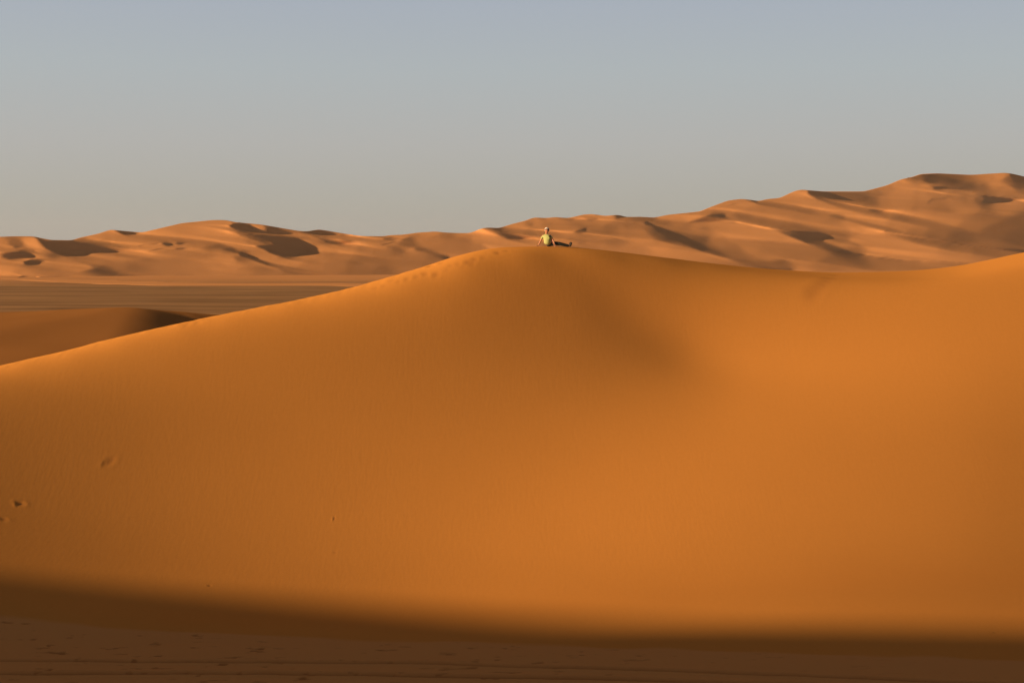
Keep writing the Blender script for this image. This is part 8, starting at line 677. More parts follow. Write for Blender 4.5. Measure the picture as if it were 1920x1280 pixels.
-18,-21,-18,-18,-12,-8,-1,5,7,18,17,34,44,56,36,40,28,37,31,36,30,26,-6,0,-2,0,0,0,-2,-3,-1,-1,-2,-3,-8,-31,-60,-31,-20,-10,3,12,47,49,65,12,-10,-27,-2,7,1,-12,-3,5,12,6,1,1,0,2,2,
0,2,1,1,1,0,1,1,0,0,1,0,0,0,1,0,0,1,1,0,0,2,-6,-1,-12,-20,0,-9,-20,0,-5,-17,-7,-1,-13,-1,1,0,0,-1,1,0,0,0,0,0,-1,1,-1,1,-1,0,0,0,0,1,0,0,0,1,0,0,0,1,0,0,0,0,0,0,1,0,0,1,0,0,1,0,0,0,
1,0,1,0,0,1,-7,1,1,0,0,0,0,-2,4,-5,0,-2,1,1,1,7,16,14,17,-145,-21,3,26,-1,-5,-6,22,-6,16,13,-1,8,4,-2,1,-6,-16,-8,3,11,30,26,23,12,13,-14,-21,32,-31,32,10,-9,-11,-8,-9,-6,-5,-7,-5,
0,-8,-1,-1,0,0,1,0,0,1,0,0,1,-1,1,2,5,2,1,0,0,0,1,0,-1,-1,2,-1,-1,-1,-1,0,0,-1,0,-2,2,-3,0,-1,0,-1,1,0,0,-1,0,0,0,-1,-2,-4,-10,-9,-4,-26,-3,77,71,60,-200,-377,-279,-79,351,525,24,
38,-432,-157,-154,-8,154,384,159,-82,-16,-1,2,-1,-1,1,0,1,1,1,0,-1,0,0,-2,-6,-10,-23,-14,-4,-2,16,31,9,1,-2,-12,12,17,-1,2,0,-2,0,-1,-1,0,0,1,0,0,0,1,1,-1,1,-1,0,0,-1,-1,0,-1,-1,-1,
-1,0,0,-1,1,0,-1,0,-1,0,-1,-1,0,-1,0,1,-1,0,0,0,-1,0,0,1,0,0,-1,1,1,-1,-1,1,0,0,-2,1,1,-1,0,1,-1,-1,0,0,-1,0,0,0,-1,0,1,-1,-1,0,0,0,-1,-1,1,1,-1,-2,1,1,-1,0,-1,1,0,2,-1,-1,0,0,0,1,
1,1,0,0,-4,0,-1,-1,2,-4,1,1,2,2,3,-1,-3,-1,-1,-2,-2,-1,-1,0,0,0,1,2,-2,-2,-1,-2,0,0,-1,-2,-1,-2,0,0,-1,-1,0,0,-2,-1,1,-8,-10,-41,-37,-28,-32,-29,-24,-20,-23,-12,-13,-21,-19,-24,-20,
-19,-17,-14,-12,-6,-1,5,4,17,25,44,34,36,28,37,32,36,33,43,49,13,10,-1,-1,-2,1,-1,-2,-2,-2,-3,-1,-11,-39,-48,-32,-17,-13,0,16,35,77,41,15,3,-23,-9,4,-7,-13,2,10,10,4,1,1,0,1,2,1,1,
1,1,1,0,1,1,0,0,0,1,1,0,1,0,1,-1,1,1,2,4,-14,-5,-2,-24,-5,-1,-22,-5,-1,-8,-14,-13,0,0,0,0,0,0,-1,0,0,0,0,1,-1,1,-1,1,0,-1,0,0,1,-1,1,1,-1,0,1,0,0,0,1,0,1,0,0,0,1,0,0,1,0,0,0,1,0,0,
1,-1,1,1,2,-7,-1,-1,1,1,0,2,3,-9,-10,0,7,14,20,24,-43,-200,-162,-96,14,-11,-18,113,65,47,35,25,28,25,21,25,10,1,0,1,11,24,6,24,-52,-87,-86,-177,-81,-78,-97,30,21,28,31,35,74,101,51,
87,40,58,43,29,20,0,-1,1,-1,0,0,0,0,1,1,0,-1,2,6,3,-2,-2,1,3,0,2,0,0,0,-2,1,0,-3,-1,-1,-1,0,-1,-2,1,1,2,7,10,10,10,10,10,10,9,6,5,0,-6,-8,2,4,-1,-5,-7,-132,-384,-381,-368,-91,118,
201,314,113,-107,-409,-414,85,70,50,29,49,-60,382,1036,-143,-28,-2,3,-3,0,1,1,1,0,0,1,-1,0,2,-5,-18,-10,-10,-19,-1,10,15,33,0,3,-19,14,7,8,2,1,-4,1,-1,-1,-1,1,0,2,-1,0,0,1,1,0,-1,0,
-1,0,0,-1,0,-1,-2,0,-1,-1,0,0,0,1,-1,0,-1,-1,-1,0,-1,0,0,0,0,-1,0,0,0,0,0,-1,1,1,0,0,-1,1,0,-1,0,0,0,0,0,0,-1,0,0,-1,0,0,0,-1,0,0,0,-1,0,0,-1,0,-1,1,0,-1,-1,0,1,-1,-1,1,0,0,-1,0,-1,
1,0,1,-1,0,0,0,2,1,-1,0,-3,-3,0,-2,4,2,-3,1,1,4,3,3,-1,-2,-2,-2,-3,-1,1,-1,0,1,-1,1,-1,0,-1,-1,-2,1,1,1,0,-3,-3,-3,-2,-1,-1,0,-1,-1,-2,-5,-8,-22,-39,-34,-34,-25,-25,-17,-16,-18,-20,
-20,-24,-22,-19,-21,-18,-16,-14,-9,-5,-3,2,12,28,27,29,24,33,29,33,27,30,56,54,53,7,5,-1,0,0,-1,-3,-2,-2,-3,-3,-2,-44,-52,-26,-25,-6,-5,18,25,51,71,24,-8,-11,-3,-5,-10,-10,2,10,12,
1,1,1,2,1,0,2,1,1,1,1,0,0,1,1,0,0,0,1,0,1,0,1,0,0,1,5,1,-12,-13,0,-18,-12,0,-15,-13,-1,-3,-13,0,0,0,-1,1,-1,1,0,0,0,0,-1,0,0,1,-1,0,1,0,0,-1,1,0,0,1,0,0,0,0,1,0,0,0,1,0,0,0,1,0,0,1,
0,1,-1,1,1,0,1,1,-2,-7,-15,8,7,2,1,2,1,-81,15,46,30,34,-85,-224,-227,-144,155,59,33,8,-11,-11,126,16,-25,-51,35,-75,28,39,-48,94,93,-74,-54,-152,-319,79,-36,-62,45,42,47,47,47,3,
-17,37,-56,55,37,60,148,27,41,47,44,42,37,31,38,3,0,0,-3,-4,-3,-4,-4,-4,-3,-4,-1,0,1,-1,1,3,7,10,8,7,6,5,8,5,6,6,4,4,6,7,9,11,10,12,17,-104,-120,-103,-120,-104,-120,-107,-95,-71,
-49,-10,64,116,-17,-44,35,-383,-235,-77,21,52,107,-8,-107,-199,152,-7,-97,159,69,-110,-49,-74,-10,90,307,-59,-107,1304,-14,-29,1,-2,0,1,1,1,0,0,1,-1,0,3,-7,-3,-14,-24,-12,-3,1,25,
29,2,4,-19,4,13,13,-2,2,-1,-1,-1,0,-1,-1,1,0,1,1,0,1,0,0,0,-1,-1,-1,0,0,0,-1,0,-2,-1,0,0,0,0,0,0,-1,-1,-1,-1,0,0,0,0,-1,0,0,-1,0,0,-1,0,1,0,0,0,0,1,-1,-1,0,0,0,0,0,1,-1,0,0,-1,0,0,
-1,0,1,-1,0,-1,0,0,-1,-1,0,0,0,-1,0,1,-1,-1,1,0,-1,0,-1,1,0,-2,0,-1,0,0,1,0,0,-2,1,3,-1,-1,0,-5,-1,-3,-1,8,1,0,2,3,4,4,2,-1,-2,-2,-1,-1,-2,-2,-1,0,-1,1,-1,0,-1,1,-1,0,-1,-1,0,0,-2,
-2,-2,-1,-2,-2,-1,-1,-2,-1,-7,-20,-28,-38,-27,-25,-21,-19,-19,-21,-19,-24,-19,-23,-22,-20,-20,-19,-13,-13,-11,-8,2,14,17,21,18,26,24,28,22,24,33,42,47,54,52,32,-6,0,-1,0,-3,-2,-2,
-3,-2,-9,-37,-48,-28,-22,-13,0,3,34,46,43,49,3,-7,-8,-6,-16,-3,6,9,9,2,1,0,1,2,1,1,1,1,1,1,1,0,0,1,0,1,0,0,0,1,0,1,1,-1,1,5,-1,-8,-20,0,-12,-16,-1,-8,-14,-9,-12,0,-1,1,0,-1,1,0,-1,
0,0,0,0,1,-1,0,0,0,0,0,0,0,1,-1,1,0,0,0,1,0,0,1,0,0,0,1,0,1,0,0,1,0,0,0,2,-1,-4,-3,-3,-5,-3,4,-12,14,6,0,-8,-9,9,-88,77,48,-268,-262,-49,16,17,-55,143,-32,-56,-97,-34,-26,-160,5,
-35,-37,-36,-35,-38,-37,-45,-46,-44,-33,-17,-3,-6,383,128,-3,-46,-60,-149,-91,-106,-151,-31,-51,-57,-62,-57,-99,423,96,133,10,95,105,116,124,115,79,52,50,50,48,49,49,52,52,51,54,28,
-4,-1,1,-2,-42,-97,-120,-126,-67,-58,-43,-57,-53,-38,-51,-40,-55,-58,-98,-95,-108,-94,-107,-102,3,22,21,24,20,21,19,14,7,-4,-14,-24,-25,-19,-12,0,35,22,-40,-89,-79,-122,-77,-22,
-104,457,8,-227,-97,-158,-28,-47,-43,-36,-88,395,45,531,-222,1477,-158,-18,-1,-1,0,1,1,1,0,1,0,-2,2,3,-9,-18,-10,-12,-16,3,16,13,28,1,-10,-13,24,7,3,2,-2,-1,0,-2,-1,0,1,0,1,0,0,1,0,
1,-1,0,0,-1,0,-1,0,0,-1,-1,-1,-1,0,0,0,0,-1,0,-1,-1,0,-1,0,0,-1,0,0,-1,0,0,-1,1,0,0,-1,0,0,1,-1,1,0,0,-1,0,0,0,0,0,-1,0,0,0,-1,0,0,-1,0,0,0,-1,0,-1,1,-1,0,-1,1,-1,-1,1,0,-1,0,0,0,
-1,-1,-1,1,-1,-1,0,-1,0,0,0,0,0,-2,2,0,-2,1,-4,-3,-3,-3,6,7,2,4,4,3,3,1,-1,0,0,-1,0,-5,-2,-1,1,-1,0,-1,0,-1,0,0,-1,0,0,-1,0,-1,-1,-2,-2,-1,-2,-1,-2,-2,0,-2,-9,-12,-38,-26,-37,-17,
-21,-26,-18,-25,-15,-25,-23,-20,-21,-22,-16,-19,-17,-14,-7,3,7,10,11,20,18,20,17,22,27,27,36,51,57,62,40,14,0,-2,0,-3,-2,-2,-2,-4,-3,-50,-36,-32,-20,-13,-3,11,19,44,68,25,15,-7,-12,
-5,-17,-2,7,14,5,0,2,1,1,1,1,1,1,0,1,1,1,0,1,0,0,0,1,1,0,1,0,0,1,-1,2,2,-3,-5,-21,-2,-7,-20,-3,-2,-9,-21,1,0,-1,0,1,-1,0,1,-1,0,0,1,-1,0,0,0,0,0,0,0,0,1,1,-1,0,1,0,0,1,-1,0,1,0,0,1,
0,0,0,1,0,-1,1,-2,-2,-3,0,1,5,8,10,-23,-21,20,-7,1,12,22,33,-224,-203,-171,26,18,4,-4,-10,-2,-65,-46,-13,-12,-11,-11,-135,11,-36,-22,-32,10,-27,-32,-1,-51,-50,9,6,45,107,-118,-71,
-87,-38,-32,-27,-26,-25,17,10,-39,37,-49,-32,-64,219,73,32,-6,13,-23,-32,-30,-31,-2,-4,-8,-14,-21,-30,-31,-25,-14,-9,-10,-5,5,-2,-11,-8,-4,-3,-1,3,-3,0,4,14,20,23,25,18,14,5,7,10,
-2,-11,-13,-11,-17,-16,-13,-15,-14,-16,-15,-13,-11,-6,0,4,7,-25,-28,5,-71,-26,-3,-17,-32,-64,202,212,191,-209,-240,-278,-53,-29,200,99,112,-6,-185,-4,-282,34,884,-247,1427,-145,-10,
-3,1,0,1,1,1,0,0,0,-2,5,-9,-2,-17,-23,-13,0,5,28,28,-4,5,-26,22,6,7,1,0,-2,0,-1,-1,-1,0,2,0,0,1,0,1,-1,0,0,-1,0,-1,0,0,-1,-1,0,-1,-1,-1,1,0,-1,1,-1,-1,0,-1,0,-1,0,0,0,-1,0,0,-1,0,
-1,0,-1,1,0,1,-1,1,-1,-1,0,0,0,0,1,-1,0,1,-1,0,-1,0,0,-1,1,0,-1,0,0,-1,0,-1,0,0,0,-1,0,0,-1,0,-1,0,0,0,0,-1,0,-2,-1,1,-1,-1,0,-1,0,0,-1,0,-1,0,1,-2,-1,-1,-6,-3,-3,5,6,12,1,6,2,2,1,
-1,-2,1,-1,0,-3,-2,-1,0,-1,1,-1,-1,-1,0,0,-1,-1,0,-1,0,0,0,-1,-1,-1,-3,-1,-2,-2,-1,-2,-3,-4,-20,-29,-32,-23,-29,-22,-15,-21,-26,-24,-19,-23,-21,-20,-23,-20,-20,-11,-7,-2,2,4,11,11,
14,11,17,22,18,25,39,45,40,82,71,9,6,-1,-1,-2,-3,-2,-2,-2,-11,-41,-43,-24,-25,-8,-6,10,23,19,67,58,-2,-7,-6,-15,-9,3,6,13,5,0,1,1,1,1,2,0,2,0,1,0,1,0,1,1,0,0,1,0,0,1,0,1,0,2,1,-1,
-8,-1,-20,-7,-1,-18,-11,-2,-20,0,0,0,0,-1,0,0,0,0,0,0,-1,0,0,0,0,0,-1,0,0,0,5,0,0,0,0,0,-1,0,1,-1,0,0,0,-1,0,-1,0,0,0,1,2,2,4,6,7,9,-61,-67,-108,-103,262,59,16,22,-92,-279,-225,65,
-5,2,2,-11,-8,-10,-6,37,-102,-38,-12,73,22,11,-25,-16,6,3,-18,-20,-18,-19,-24,-21,-18,-21,-13,-9,-9,-320,-45,68,39,47,132,65,73,89,-22,-19,-25,-21,-18,-11,-434,-87,-79,-76,-65,-29,
-14,-6,-4,2,4,4,6,7,7,5,6,7,9,8,2,-3,-3,-4,-6,-15,-28,-29,-22,-11,-8,-7,-9,-11,-12,-15,-13,-14,-11,-13,-14,0,12,14,13,15,13,9,11,9,11,8,7,6,5,2,-6,-12,-21,-18,-5,12,140,117,210,196,
204,-47,-55,-59,-487,8,60,259,301,51,-25,-13,6,30,-338,-137,-881,12,1044,262,839,-85,-8,-1,1,1,1,1,-1,1,1,-3,1,4,-10,-21,-9,-13,-13,9,26,11,10,8,-23,3,24,4,2,-1,-1,0,-2,-1,0,0,1,1,
0,0,1,0,0,1,-1,0,-1,0,0,-2,1,-1,-1,-1,-1,0,0,0,0,-1,0,0,-1,-1,-1,1,-1,0,-1,0,-1,0,-1,0,0,0,0,0,0,0,0,0,0,0,0,-1,0,0,0,0,0,0,0,-1,0,0,-1,0,0,0,0,-1,0,-1,0,0,0,-1,0,0,0,-1,0,-1,1,0,0,
-1,-1,0,-2,0,0,-2,0,0,-1,0,-1,-1,0,-1,-1,0,-1,-1,0,-1,1,-7,-10,2,0,1,15,15,2,1,1,1,0,-1,-4,1,1,0,-2,-1,0,-1,0,-1,1,-2,0,-1,0,-1,1,-1,0,-1,0,0,-1,0,-2,-1,-3,-2,-1,-2,-3,-4,-10,-20,
-21,-29,-32,-10,-19,-25,-25,-23,-21,-20,-23,-26,-22,-22,-17,-14,-8,-7,-3,3,5,5,7,12,14,12,17,27,34,33,52,57,78,58,-1,1,-2,-3,-1,-2,-2,-1,-16,-46,-29,-31,-17,-16,0,8,15,32,28,67,21,
-9,-5,-16,-8,4,14,8,2,0,2,1,1,1,1,0,2,0,2,0,1,0,0,1,1,-1,1,1,0,1,-1,1,0,4,2,-4,-12,0,-16,-12,-1,-7,-17,-21,-1,0,0,0,1,0,-1,0,0,0,0,0,0,0,-1,1,-1,0,0,0,6,-25,7,0,1,1,2,2,1,0,2,1,4,2,
4,4,2,4,4,4,-36,8,-36,-30,-69,-68,-70,0,7,11,-5,277,-115,-250,-154,-140,26,10,170,-34,-18,-9,-1,-5,-9,-13,49,-16,63,34,-14,-12,-13,-20,-85,-36,-25,-19,-13,-9,-11,15,-20,-20,23,13,
35,80,-45,12,-14,-23,-18,-21,-17,-18,1,8,-8,25,-9,-3,9,-326,-46,-113,-29,-97,-100,-103,-106,-92,-70,-44,-19,-17,-11,-5,0,-6,-11,-16,-14,-10,-7,-6,-3,-3,7,21,26,24,14,10,17,31,27,16,
25,18,28,31,55,52,58,46,55,48,56,52,44,51,42,51,44,39,28,20,1,-31,-56,25,36,-23,190,-23,-15,-24,-36,-22,104,107,125,-34,-102,-94,-63,-36,55,49,55,6,-31,-513,593,-310,-1166,136,921,
823,260,-38,-2,0,1,2,1,0,1,0,-1,-1,4,-8,-2,-23,-23,-10,6,6,32,13,5,-5,-12,25,-2,6,1,-3,0,0,-2,-1,-1,0,3,1,0,0,1,0,-1,0,-1,0,-1,0,0,0,0,-1,0,-1,-1,0,-1,0,0,-1,-1,0,0,0,-1,-1,0,0,-1,
0,-1,0,-1,0,0,0,0,0,-1,1,-1,0,0,0,0,-1,1,0,1,-1,-1,0,0,0,-1,0,0,0,0,0,0,-1,0,-1,0,0,0,-1,0,0,0,-1,0,0,-1,0,0,-1,-1,0,-1,-1,0,-2,0,-1,-1,0,0,-1,-1,0,-2,-1,0,-1,-1,-2,1,-1,-21,3,0,-1,
4,16,15,3,2,-2,-1,0,1,0,1,1,0,-1,0,-1,0,-1,0,-1,0,-1,0,-1,0,-1,1,0,-1,1,-1,0,0,-1,-2,-3,-2,-3,-2,-3,0,-7,-8,-5,-45,-22,-24,-26,-25,-25,-16,-23,-30,-24,-24,-19,-20,-14,-13,-8,-5,-3,
0,1,5,7,7,11,17,22,27,38,43,74,59,63,26,-1,-1,-2,-3,-1,-1,-2,-9,-49,-30,-30,-17,-14,-6,10,14,26,56,37,21,-3,-12,-13,-1,3,17,5,1,1,1,2,0,2,1,1,0,1,1,0,1,1,0,0,1,0,0,1,0,1,0,1,0,3,3,
-5,-17,0,-9,-19,-1,-3,-25,0,0,0,0,-1,0,0,0,0,0,0,0,0,0,0,-1,1,0,-1,0,18,-237,11,-5,-5,-5,-5,-5,-4,-5,-3,-3,-4,-3,-3,-2,-2,-2,-2,0,0,0,2,3,5,9,8,3,4,-54,-46,-174,-107,13,6,1,24,46,
65,-27,-10,-6,-8,16,57,59,33,-43,-22,-13,-9,2,4,3,-29,15,24,0,23,-8,-8,-12,-10,-10,-12,-5,-3,-5,-64,-80,22,15,23,57,28,32,37,-8,-7,-10,-8,-7,-1,-65,-87,-40,-25,-13,-9,-7,-8,-7,-5,
-9,-30,-27,-25,-24,-25,-26,-29,-30,-32,-19,-7,-4,3,3,23,55,65,65,31,26,5,-7,-9,-11,-9,-8,-4,-3,1,-1,-1,-2,-1,-1,-2,-2,-5,-4,-4,-3,-2,-1,-1,0,1,-3,-6,-17,-16,-11,58,59,59,111,107,87,
-17,-15,-11,-222,-35,51,100,124,48,-10,-5,0,14,-33,-235,-136,-6,-1397,591,483,1234,-143,-14,-1,2,0,1,0,1,0,0,-2,2,1,-9,-25,-11,-7,-11,14,31,11,4,-5,-10,5,19,4,2,-4,0,0,-2,-2,1,0,0,
2,0,0,1,0,0,0,0,-1,0,-1,0,-1,0,-1,0,-1,0,-1,1,0,-1,-1,0,-1,-1,0,-1,1,-1,0,-1,-1,0,-1,0,0,-1,0,0,0,1,-1,1,0,-1,-1,0,1,-1,1,-1,1,0,-1,0,-1,0,0,0,-1,0,0,0,0,-1,0,0,-1,0,0,-1,0,0,0,0,
-1,0,0,-1,0,-1,-1,0,-1,-1,0,-1,-1,0,-1,-1,-1,-1,-1,0,-1,-2,-1,-1,-1,-1,0,1,-16,-9,-2,1,0,7,13,10,5,-1,2,3,4,2,1,0,1,-1,0,0,-1,-1,0,0,-1,-1,0,0,0,-1,0,1,-1,0,0,0,0,-1,-1,-2,-1,-3,-3,
-3,-2,-3,-6,-8,-14,-19,-20,-25,-37,-11,-24,-31,-26,-27,-21,-23,-18,-19,-12,-13,-7,-8,-3,-1,0,0,6,7,12,20,29,30,56,47,82,77,16,10,-5,-1,-3,-1,-2,-1,-23,-32,-37,-20,-24,-10,-4,1,23,
20,60,42,9,0,-15,-11,2,9,13,4,0,1,1,1,1,1,0,3,-1,2,0,1,0,1,0,0,1,0,0,1,0,1,0,1,0,4,0,-3,-20,-2,-3,-16,-12,3,0,0,0,0,0,0,1,-1,1,0,-1,0,1,0,0,0,0,0,1,0,17,-238,10,-4,-5,-5,-5,-4,-5,
-3,-3,-4,-3,-2,-2,-3,-1,-2,-2,0,-1,0,0,2,-10,-35,-35,-34,-37,3,17,-165,-49,25,28,54,33,-1,-36,-20,-3,63,63,15,-8,-10,13,-46,22,19,34,0,-9,-6,-29,-13,-11,-9,-10,-9,-7,2,-7,-7,4,3,11,
19,5,6,-7,-3,-2,-4,-4,-3,1,1,-4,4,-3,-1,0,-51,-44,-38,-2,-24,-23,-24,-24,-21,-17,-12,-9,-8,-7,-4,-5,-7,-10,-10,-10,-7,-4,-2,-1,0,8,18,22,20,9,6,3,3,3,0,3,2,7,8,16,14,17,16,17,15,18,
17,14,17,15,19,16,15,12,7,2,-11,-21,23,29,-8,32,-5,-4,-6,-9,0,16,16,23,15,-12,-6,-17,-12,1,7,8,2,-8,-30,-76,10,-260,-215,-1241,1137,281,859,-82,-3,-1,2,1,2,-1,0,1,1,-2,1,-7,-4,-20,
-23,-8,12,10,32,6,-7,-10,4,21,0,5,-3,0,-1,0,-2,-1,1,0,1,2,0,0,0,1,-1,-1,1,-1,-1,0,0,-1,0,-1,-1,0,0,-1,0,0,0,-1,-1,0,-1,1,-1,0,-1,-1,0,-1,0,-1,0,0,0,-1,0,0,1,-1,0,0,0,-1,0,1,-1,1,-1,
0,0,0,-1,0,0,0,0,0,0,-1,-1,1,-1,-1,1,-1,0,0,-1,0,-1,0,0,0,-1,1,-1,-1,0,-2,0,-1,-1,-1,0,-1,-1,-1,0,-1,-1,-1,-1,0,-1,-2,-2,-2,-1,-2,-2,-9,-10,-6,-1,3,2,8,8,11,2,5,3,2,4,5,0,0,0,-1,0,
1,-1,-1,0,0,0,-1,0,0,0,-1,1,0,0,-1,0,0,0,-1,-1,0,-2,-4,-2,-3,-3,-2,-4,-5,-4,-4,-9,-47,-26,-31,-31,-30,-20,-26,-21,-25,-16,-18,-14,-13,-7,-7,-8,-5,0,1,3,13,16,22,39,37,58,60,88,42,6,
0,-2,-2,-2,-1,-1,-21,-40,-24,-32,-14,-17,0,6,14,42,31,53,7,-6,-15,-6,2,19,6,1,1,1,1,0,2,1,0,2,0,2,-1,1,0,1,1,0,1,0,0,1,0,0,0,3,0,2,-3,0,-19,-6,-2,-9,-272,-1,-2,-1,-1,-1,-3,-2,0,-2,
-1,-2,-2,-2,-1,-1,-1,-2,-2,-2,-1,0,2,-2,-2,-2,-2,-2,-3,-1,-2,-2,-1,-1,-1,-2,0,-1,0,-1,1,-20,2,-18,-17,-24,2,2,0,2,-1,7,-114,24,16,-7,-9,-6,6,20,47,26,-4,-5,-4,-6,23,19,15,-2,-4,-7,
-7,-11,-3,-17,1,5,-1,5,0,-2,-8,-8,-8,-7,-3,0,0,-4,-17,6,6,5,14,8,8,6,-3,-4,-7,-4,-4,-5,-8,-25,-11,-8,-3,-5,-3,-4,-3,-2,-1,-2,-1,-1,-1,-1,-2,-2,-2,-1,-1,0,1,0,1,2,5,5,6,3,1,0,2,0,0,
-1,1,1,2,2,4,3,2,3,2,4,2,1,2,3,2,3,2,1,3,0,-1,-2,-7,-2,-2,15,10,11,18,17,11,2,1,3,-23,-10,15,14,20,12,-1,0,1,2,-4,-139,100,-74,-244,-904,-633,1446,722,70,-27,0,0,2,2,-1,2,0,-1,-2,3,
-1,-10,-24,-19,-8,0,14,40,4,3,-19,5,15,5,6,-1,-3,0,-1,-2,0,-1,1,1,1,1,0,1,-1,0,0,-1,-1,1,-1,-1,0,0,-1,0,0,0,0,-1,-1,0,-1,0,-1,0,-1,0,-1,-1,0,0,-1,0,-1,0,-1,0,1,0,0,-1,0,0,0,-1,1,-1,
0,1,-1,0,0,0,-1,0,0,0,-1,1,-1,0,0,0,-1,0,0,-1,0,0,-1,0,0,0,0,-1,0,0,-1,0,-1,-1,-1,-1,0,-1,0,-1,-2,0,0,-2,0,-1,-1,0,-2,-1,0,-2,-3,-7,2,-1,-3,-6,-11,-6,-2,0,2,3,6,18,4,2,5,1,2,5,5,1,
0,1,-1,0,0,0,0,-1,1,-1,0,0,0,-1,0,0,0,0,0,-1,0,0,-1,0,1,-1,-4,-3,-5,-1,-4,-4,-2,-2,-5,-19,-26,-26,-43,-19,-26,-25,-30,-19,-23,-18,-20,-11,-12,-13,-9,-7,-6,-4,4,6,14,24,28,45,45,77,
69,61,8,2,-3,0,-2,0,-5,-17,-36,-28,-26,-21,-11,-6,9,17,39,41,34,12,-11,-12,-2,3,18,6,0,1,1,1,1,1,1,1,1,0,2,0,1,0,0,1,0,1,0,0,1,0,1,-1,3,4,-2,-7,0,-15,-11,-3,-402,-5,-4,-6,-5,-4,-4,
-5,-6,-4,-6,-4,-4,-6,-5,-6,-5,-5,-5,-5,-6,-18,167,-13,-1,-2,-2,-1,-1,-2,0,-2,-1,-2,-1,-1,-1,-1,-1,-1,-1,0,-1,0,1,0,-2,-3,-2,-2,-3,4,-59,-21,-8,1,37,41,28,-19,-4,-4,0,24,14,23,-4,-1,
-7,-5,2,6,-1,-3,-2,-7,-6,-6,-6,-6,-5,-6,-5,-7,-6,-5,-1,2,5,6,5,1,1,2,0,1,1,1,-1,-5,-3,-5,-4,-4,-5,-8,-7,-1,-5,-5,-6,-5,-5,-4,-2,-2,-2,-3,-3,-2,-2,-2,-3,-3,-2,0,0,1,1,2,6,7,6,3,3,2,
1,3,1,3,2,3,3,4,4,5,4,5,5,4,5,5,5,3,5,5,4,3,2,1,-3,-5,3,-2,0,0,2,2,2,3,1,2,1,1,14,7,7,2,0,1,-1,-1,0,2,3,-41,22,-20,-132,-88,-1643,314,1209,784,-83,-5,2,1,1,0,1,1,-1,-1,1,-1,-9,-12,
-20,-19,0,16,37,-2,13,-23,5,11,11,3,0,-2,0,-1,-1,-2,0,1,0,2,1,1,-1,0,0,0,-1,0,-1,0,0,0,-1,0,-1,-1,0,0,0,0,-2,0,-1,0,0,-1,0,0,0,-1,-1,-1,-1,1,-2,1,-1,0,0,0,0,1,-1,-1,1,-2,0,1,0,0,0,
-1,0,0,0,0,-1,1,-1,1,-1,-1,0,-1,0,0,0,0,-1,0,0,-1,0,0,0,0,0,-1,-1,0,-2,0,0,-2,0,-1,-1,0,-1,-1,0,-1,-1,0,-1,0,-1,-1,-1,-1,0,-8,-3,-2,-4,-4,-9,-9,-4,-1,0,2,-2,16,14,4,5,2,1,4,4,7,-1,
1,1,1,0,0,0,-1,1,-1,0,0,0,1,-1,1,-1,0,0,0,-1,0,-1,0,-1,0,-1,-2,-4,-3,-3,-3,-1,-1,-1,-6,-5,-7,-44,-37,-26,-34,-26,-27,-21,-24,-15,-18,-19,-12,-13,-13,-9,-5,-3,6,11,18,31,37,55,68,83,
55,17,0,-2,-2,-1,0,-3,-24,-28,-32,-22,-23,-11,-3,6,28,28,56,23,5,-15,-10,2,13,12,3,0,1,1,1,1,1,1,0,2,0,1,0,1,1,-1,1,0,1,1,0,1,-1,1,0,4,3,-3,-10,-1,-5,-17,-432,-6,-5,-4,-5,-6,-4,-5,
-4,-6,-5,-5,-6,-5,-5,-5,-6,-6,-4,-6,-6,-19,167,-13,-2,-2,-1,-2,-2,-1,-2,-1,-1,-1,-2,-1,-2,0,-2,-2,0,-3,-1,0,-3,-3,-2,-3,-2,-2,-2,2,-56,20,36,15,-4,-2,4,-19,23,16,26,0,-2,-2,-2,2,4,
8,2,-4,-8,-8,-8,-7,-3,-4,-3,-3,-5,-5,-7,-7,-9,-8,-3,2,1,5,3,4,3,3,3,3,2,1,-3,-5,-7,-5,-6,-5,0,-6,-3,-5,-5,-4,-4,-4,-4,-2,-2,-2,-2,-1,-2,-3,-2,-2,-2,-2,0,0,-1,1,0,3,4,4,5,3,2,2,3,2,
2,3,2,2,2,4,4,4,3,4,4,4,4,3,5,4,4,3,3,3,2,0,-2,-3,-5,-4,0,1,2,3,2,1,3,5,3,4,14,5,5,0,1,0,1,0,0,2,6,-36,49,-20,-12,-334,-82,-2015,2124,488,216,-19,2,-1,1,2,1,-1,0,0,1,-1,1,-19,-30,
-18,0,10,14,32,14,-22,-5,21,9,3,3,-4,0,0,-1,-2,-1,0,2,1,1,0,1,0,-1,0,0,0,-1,-1,0,-1,0,-1,1,-1,0,0,-1,0,-1,0,-1,0,-1,0,-1,0,-1,-1,-1,0,0,-2,1,-1,0,-1,0,0,1,-1,0,0,-1,0,0,-1,1,1,-1,0,
0,-1,0,-1,0,0,0,0,0,0,-1,0,-1,0,-1,0,0,0,-1,0,0,-1,0,0,-1,0,-1,-1,0,-1,-1,-1,0,-1,-1,-1,-1,-1,0,-1,-1,-1,0,0,0,-1,1,-2,-2,-3,-6,-4,-2,-6,-6,-8,-11,-6,-5,-2,-2,-1,7,15,13,11,6,2,3,1,
6,4,3,2,1,1,1,1,0,1,0,0,0,-1,1,-1,1,-1,0,-1,0,0,0,-1,0,0,-1,0,-1,-2,-3,-4,-3,-3,-1,-2,-4,-2,-5,-23,-23,-33,-31,-43,-24,-33,-23,-25,-27,-19,-21,-21,-16,-15,-13,-3,-2,11,16,29,40,61,
63,96,77,20,6,1,-2,-1,0,-4,-22,-38,-27,-34,-17,-18,2,8,31,32,55,29,-7,-9,-8,1,24,6,1,1,1,1,2,1,0,2,0,2,0,1,1,0,1,0,1,0,0,1,0,1,0,0,0,6,1,-1,-16,-2,-3])
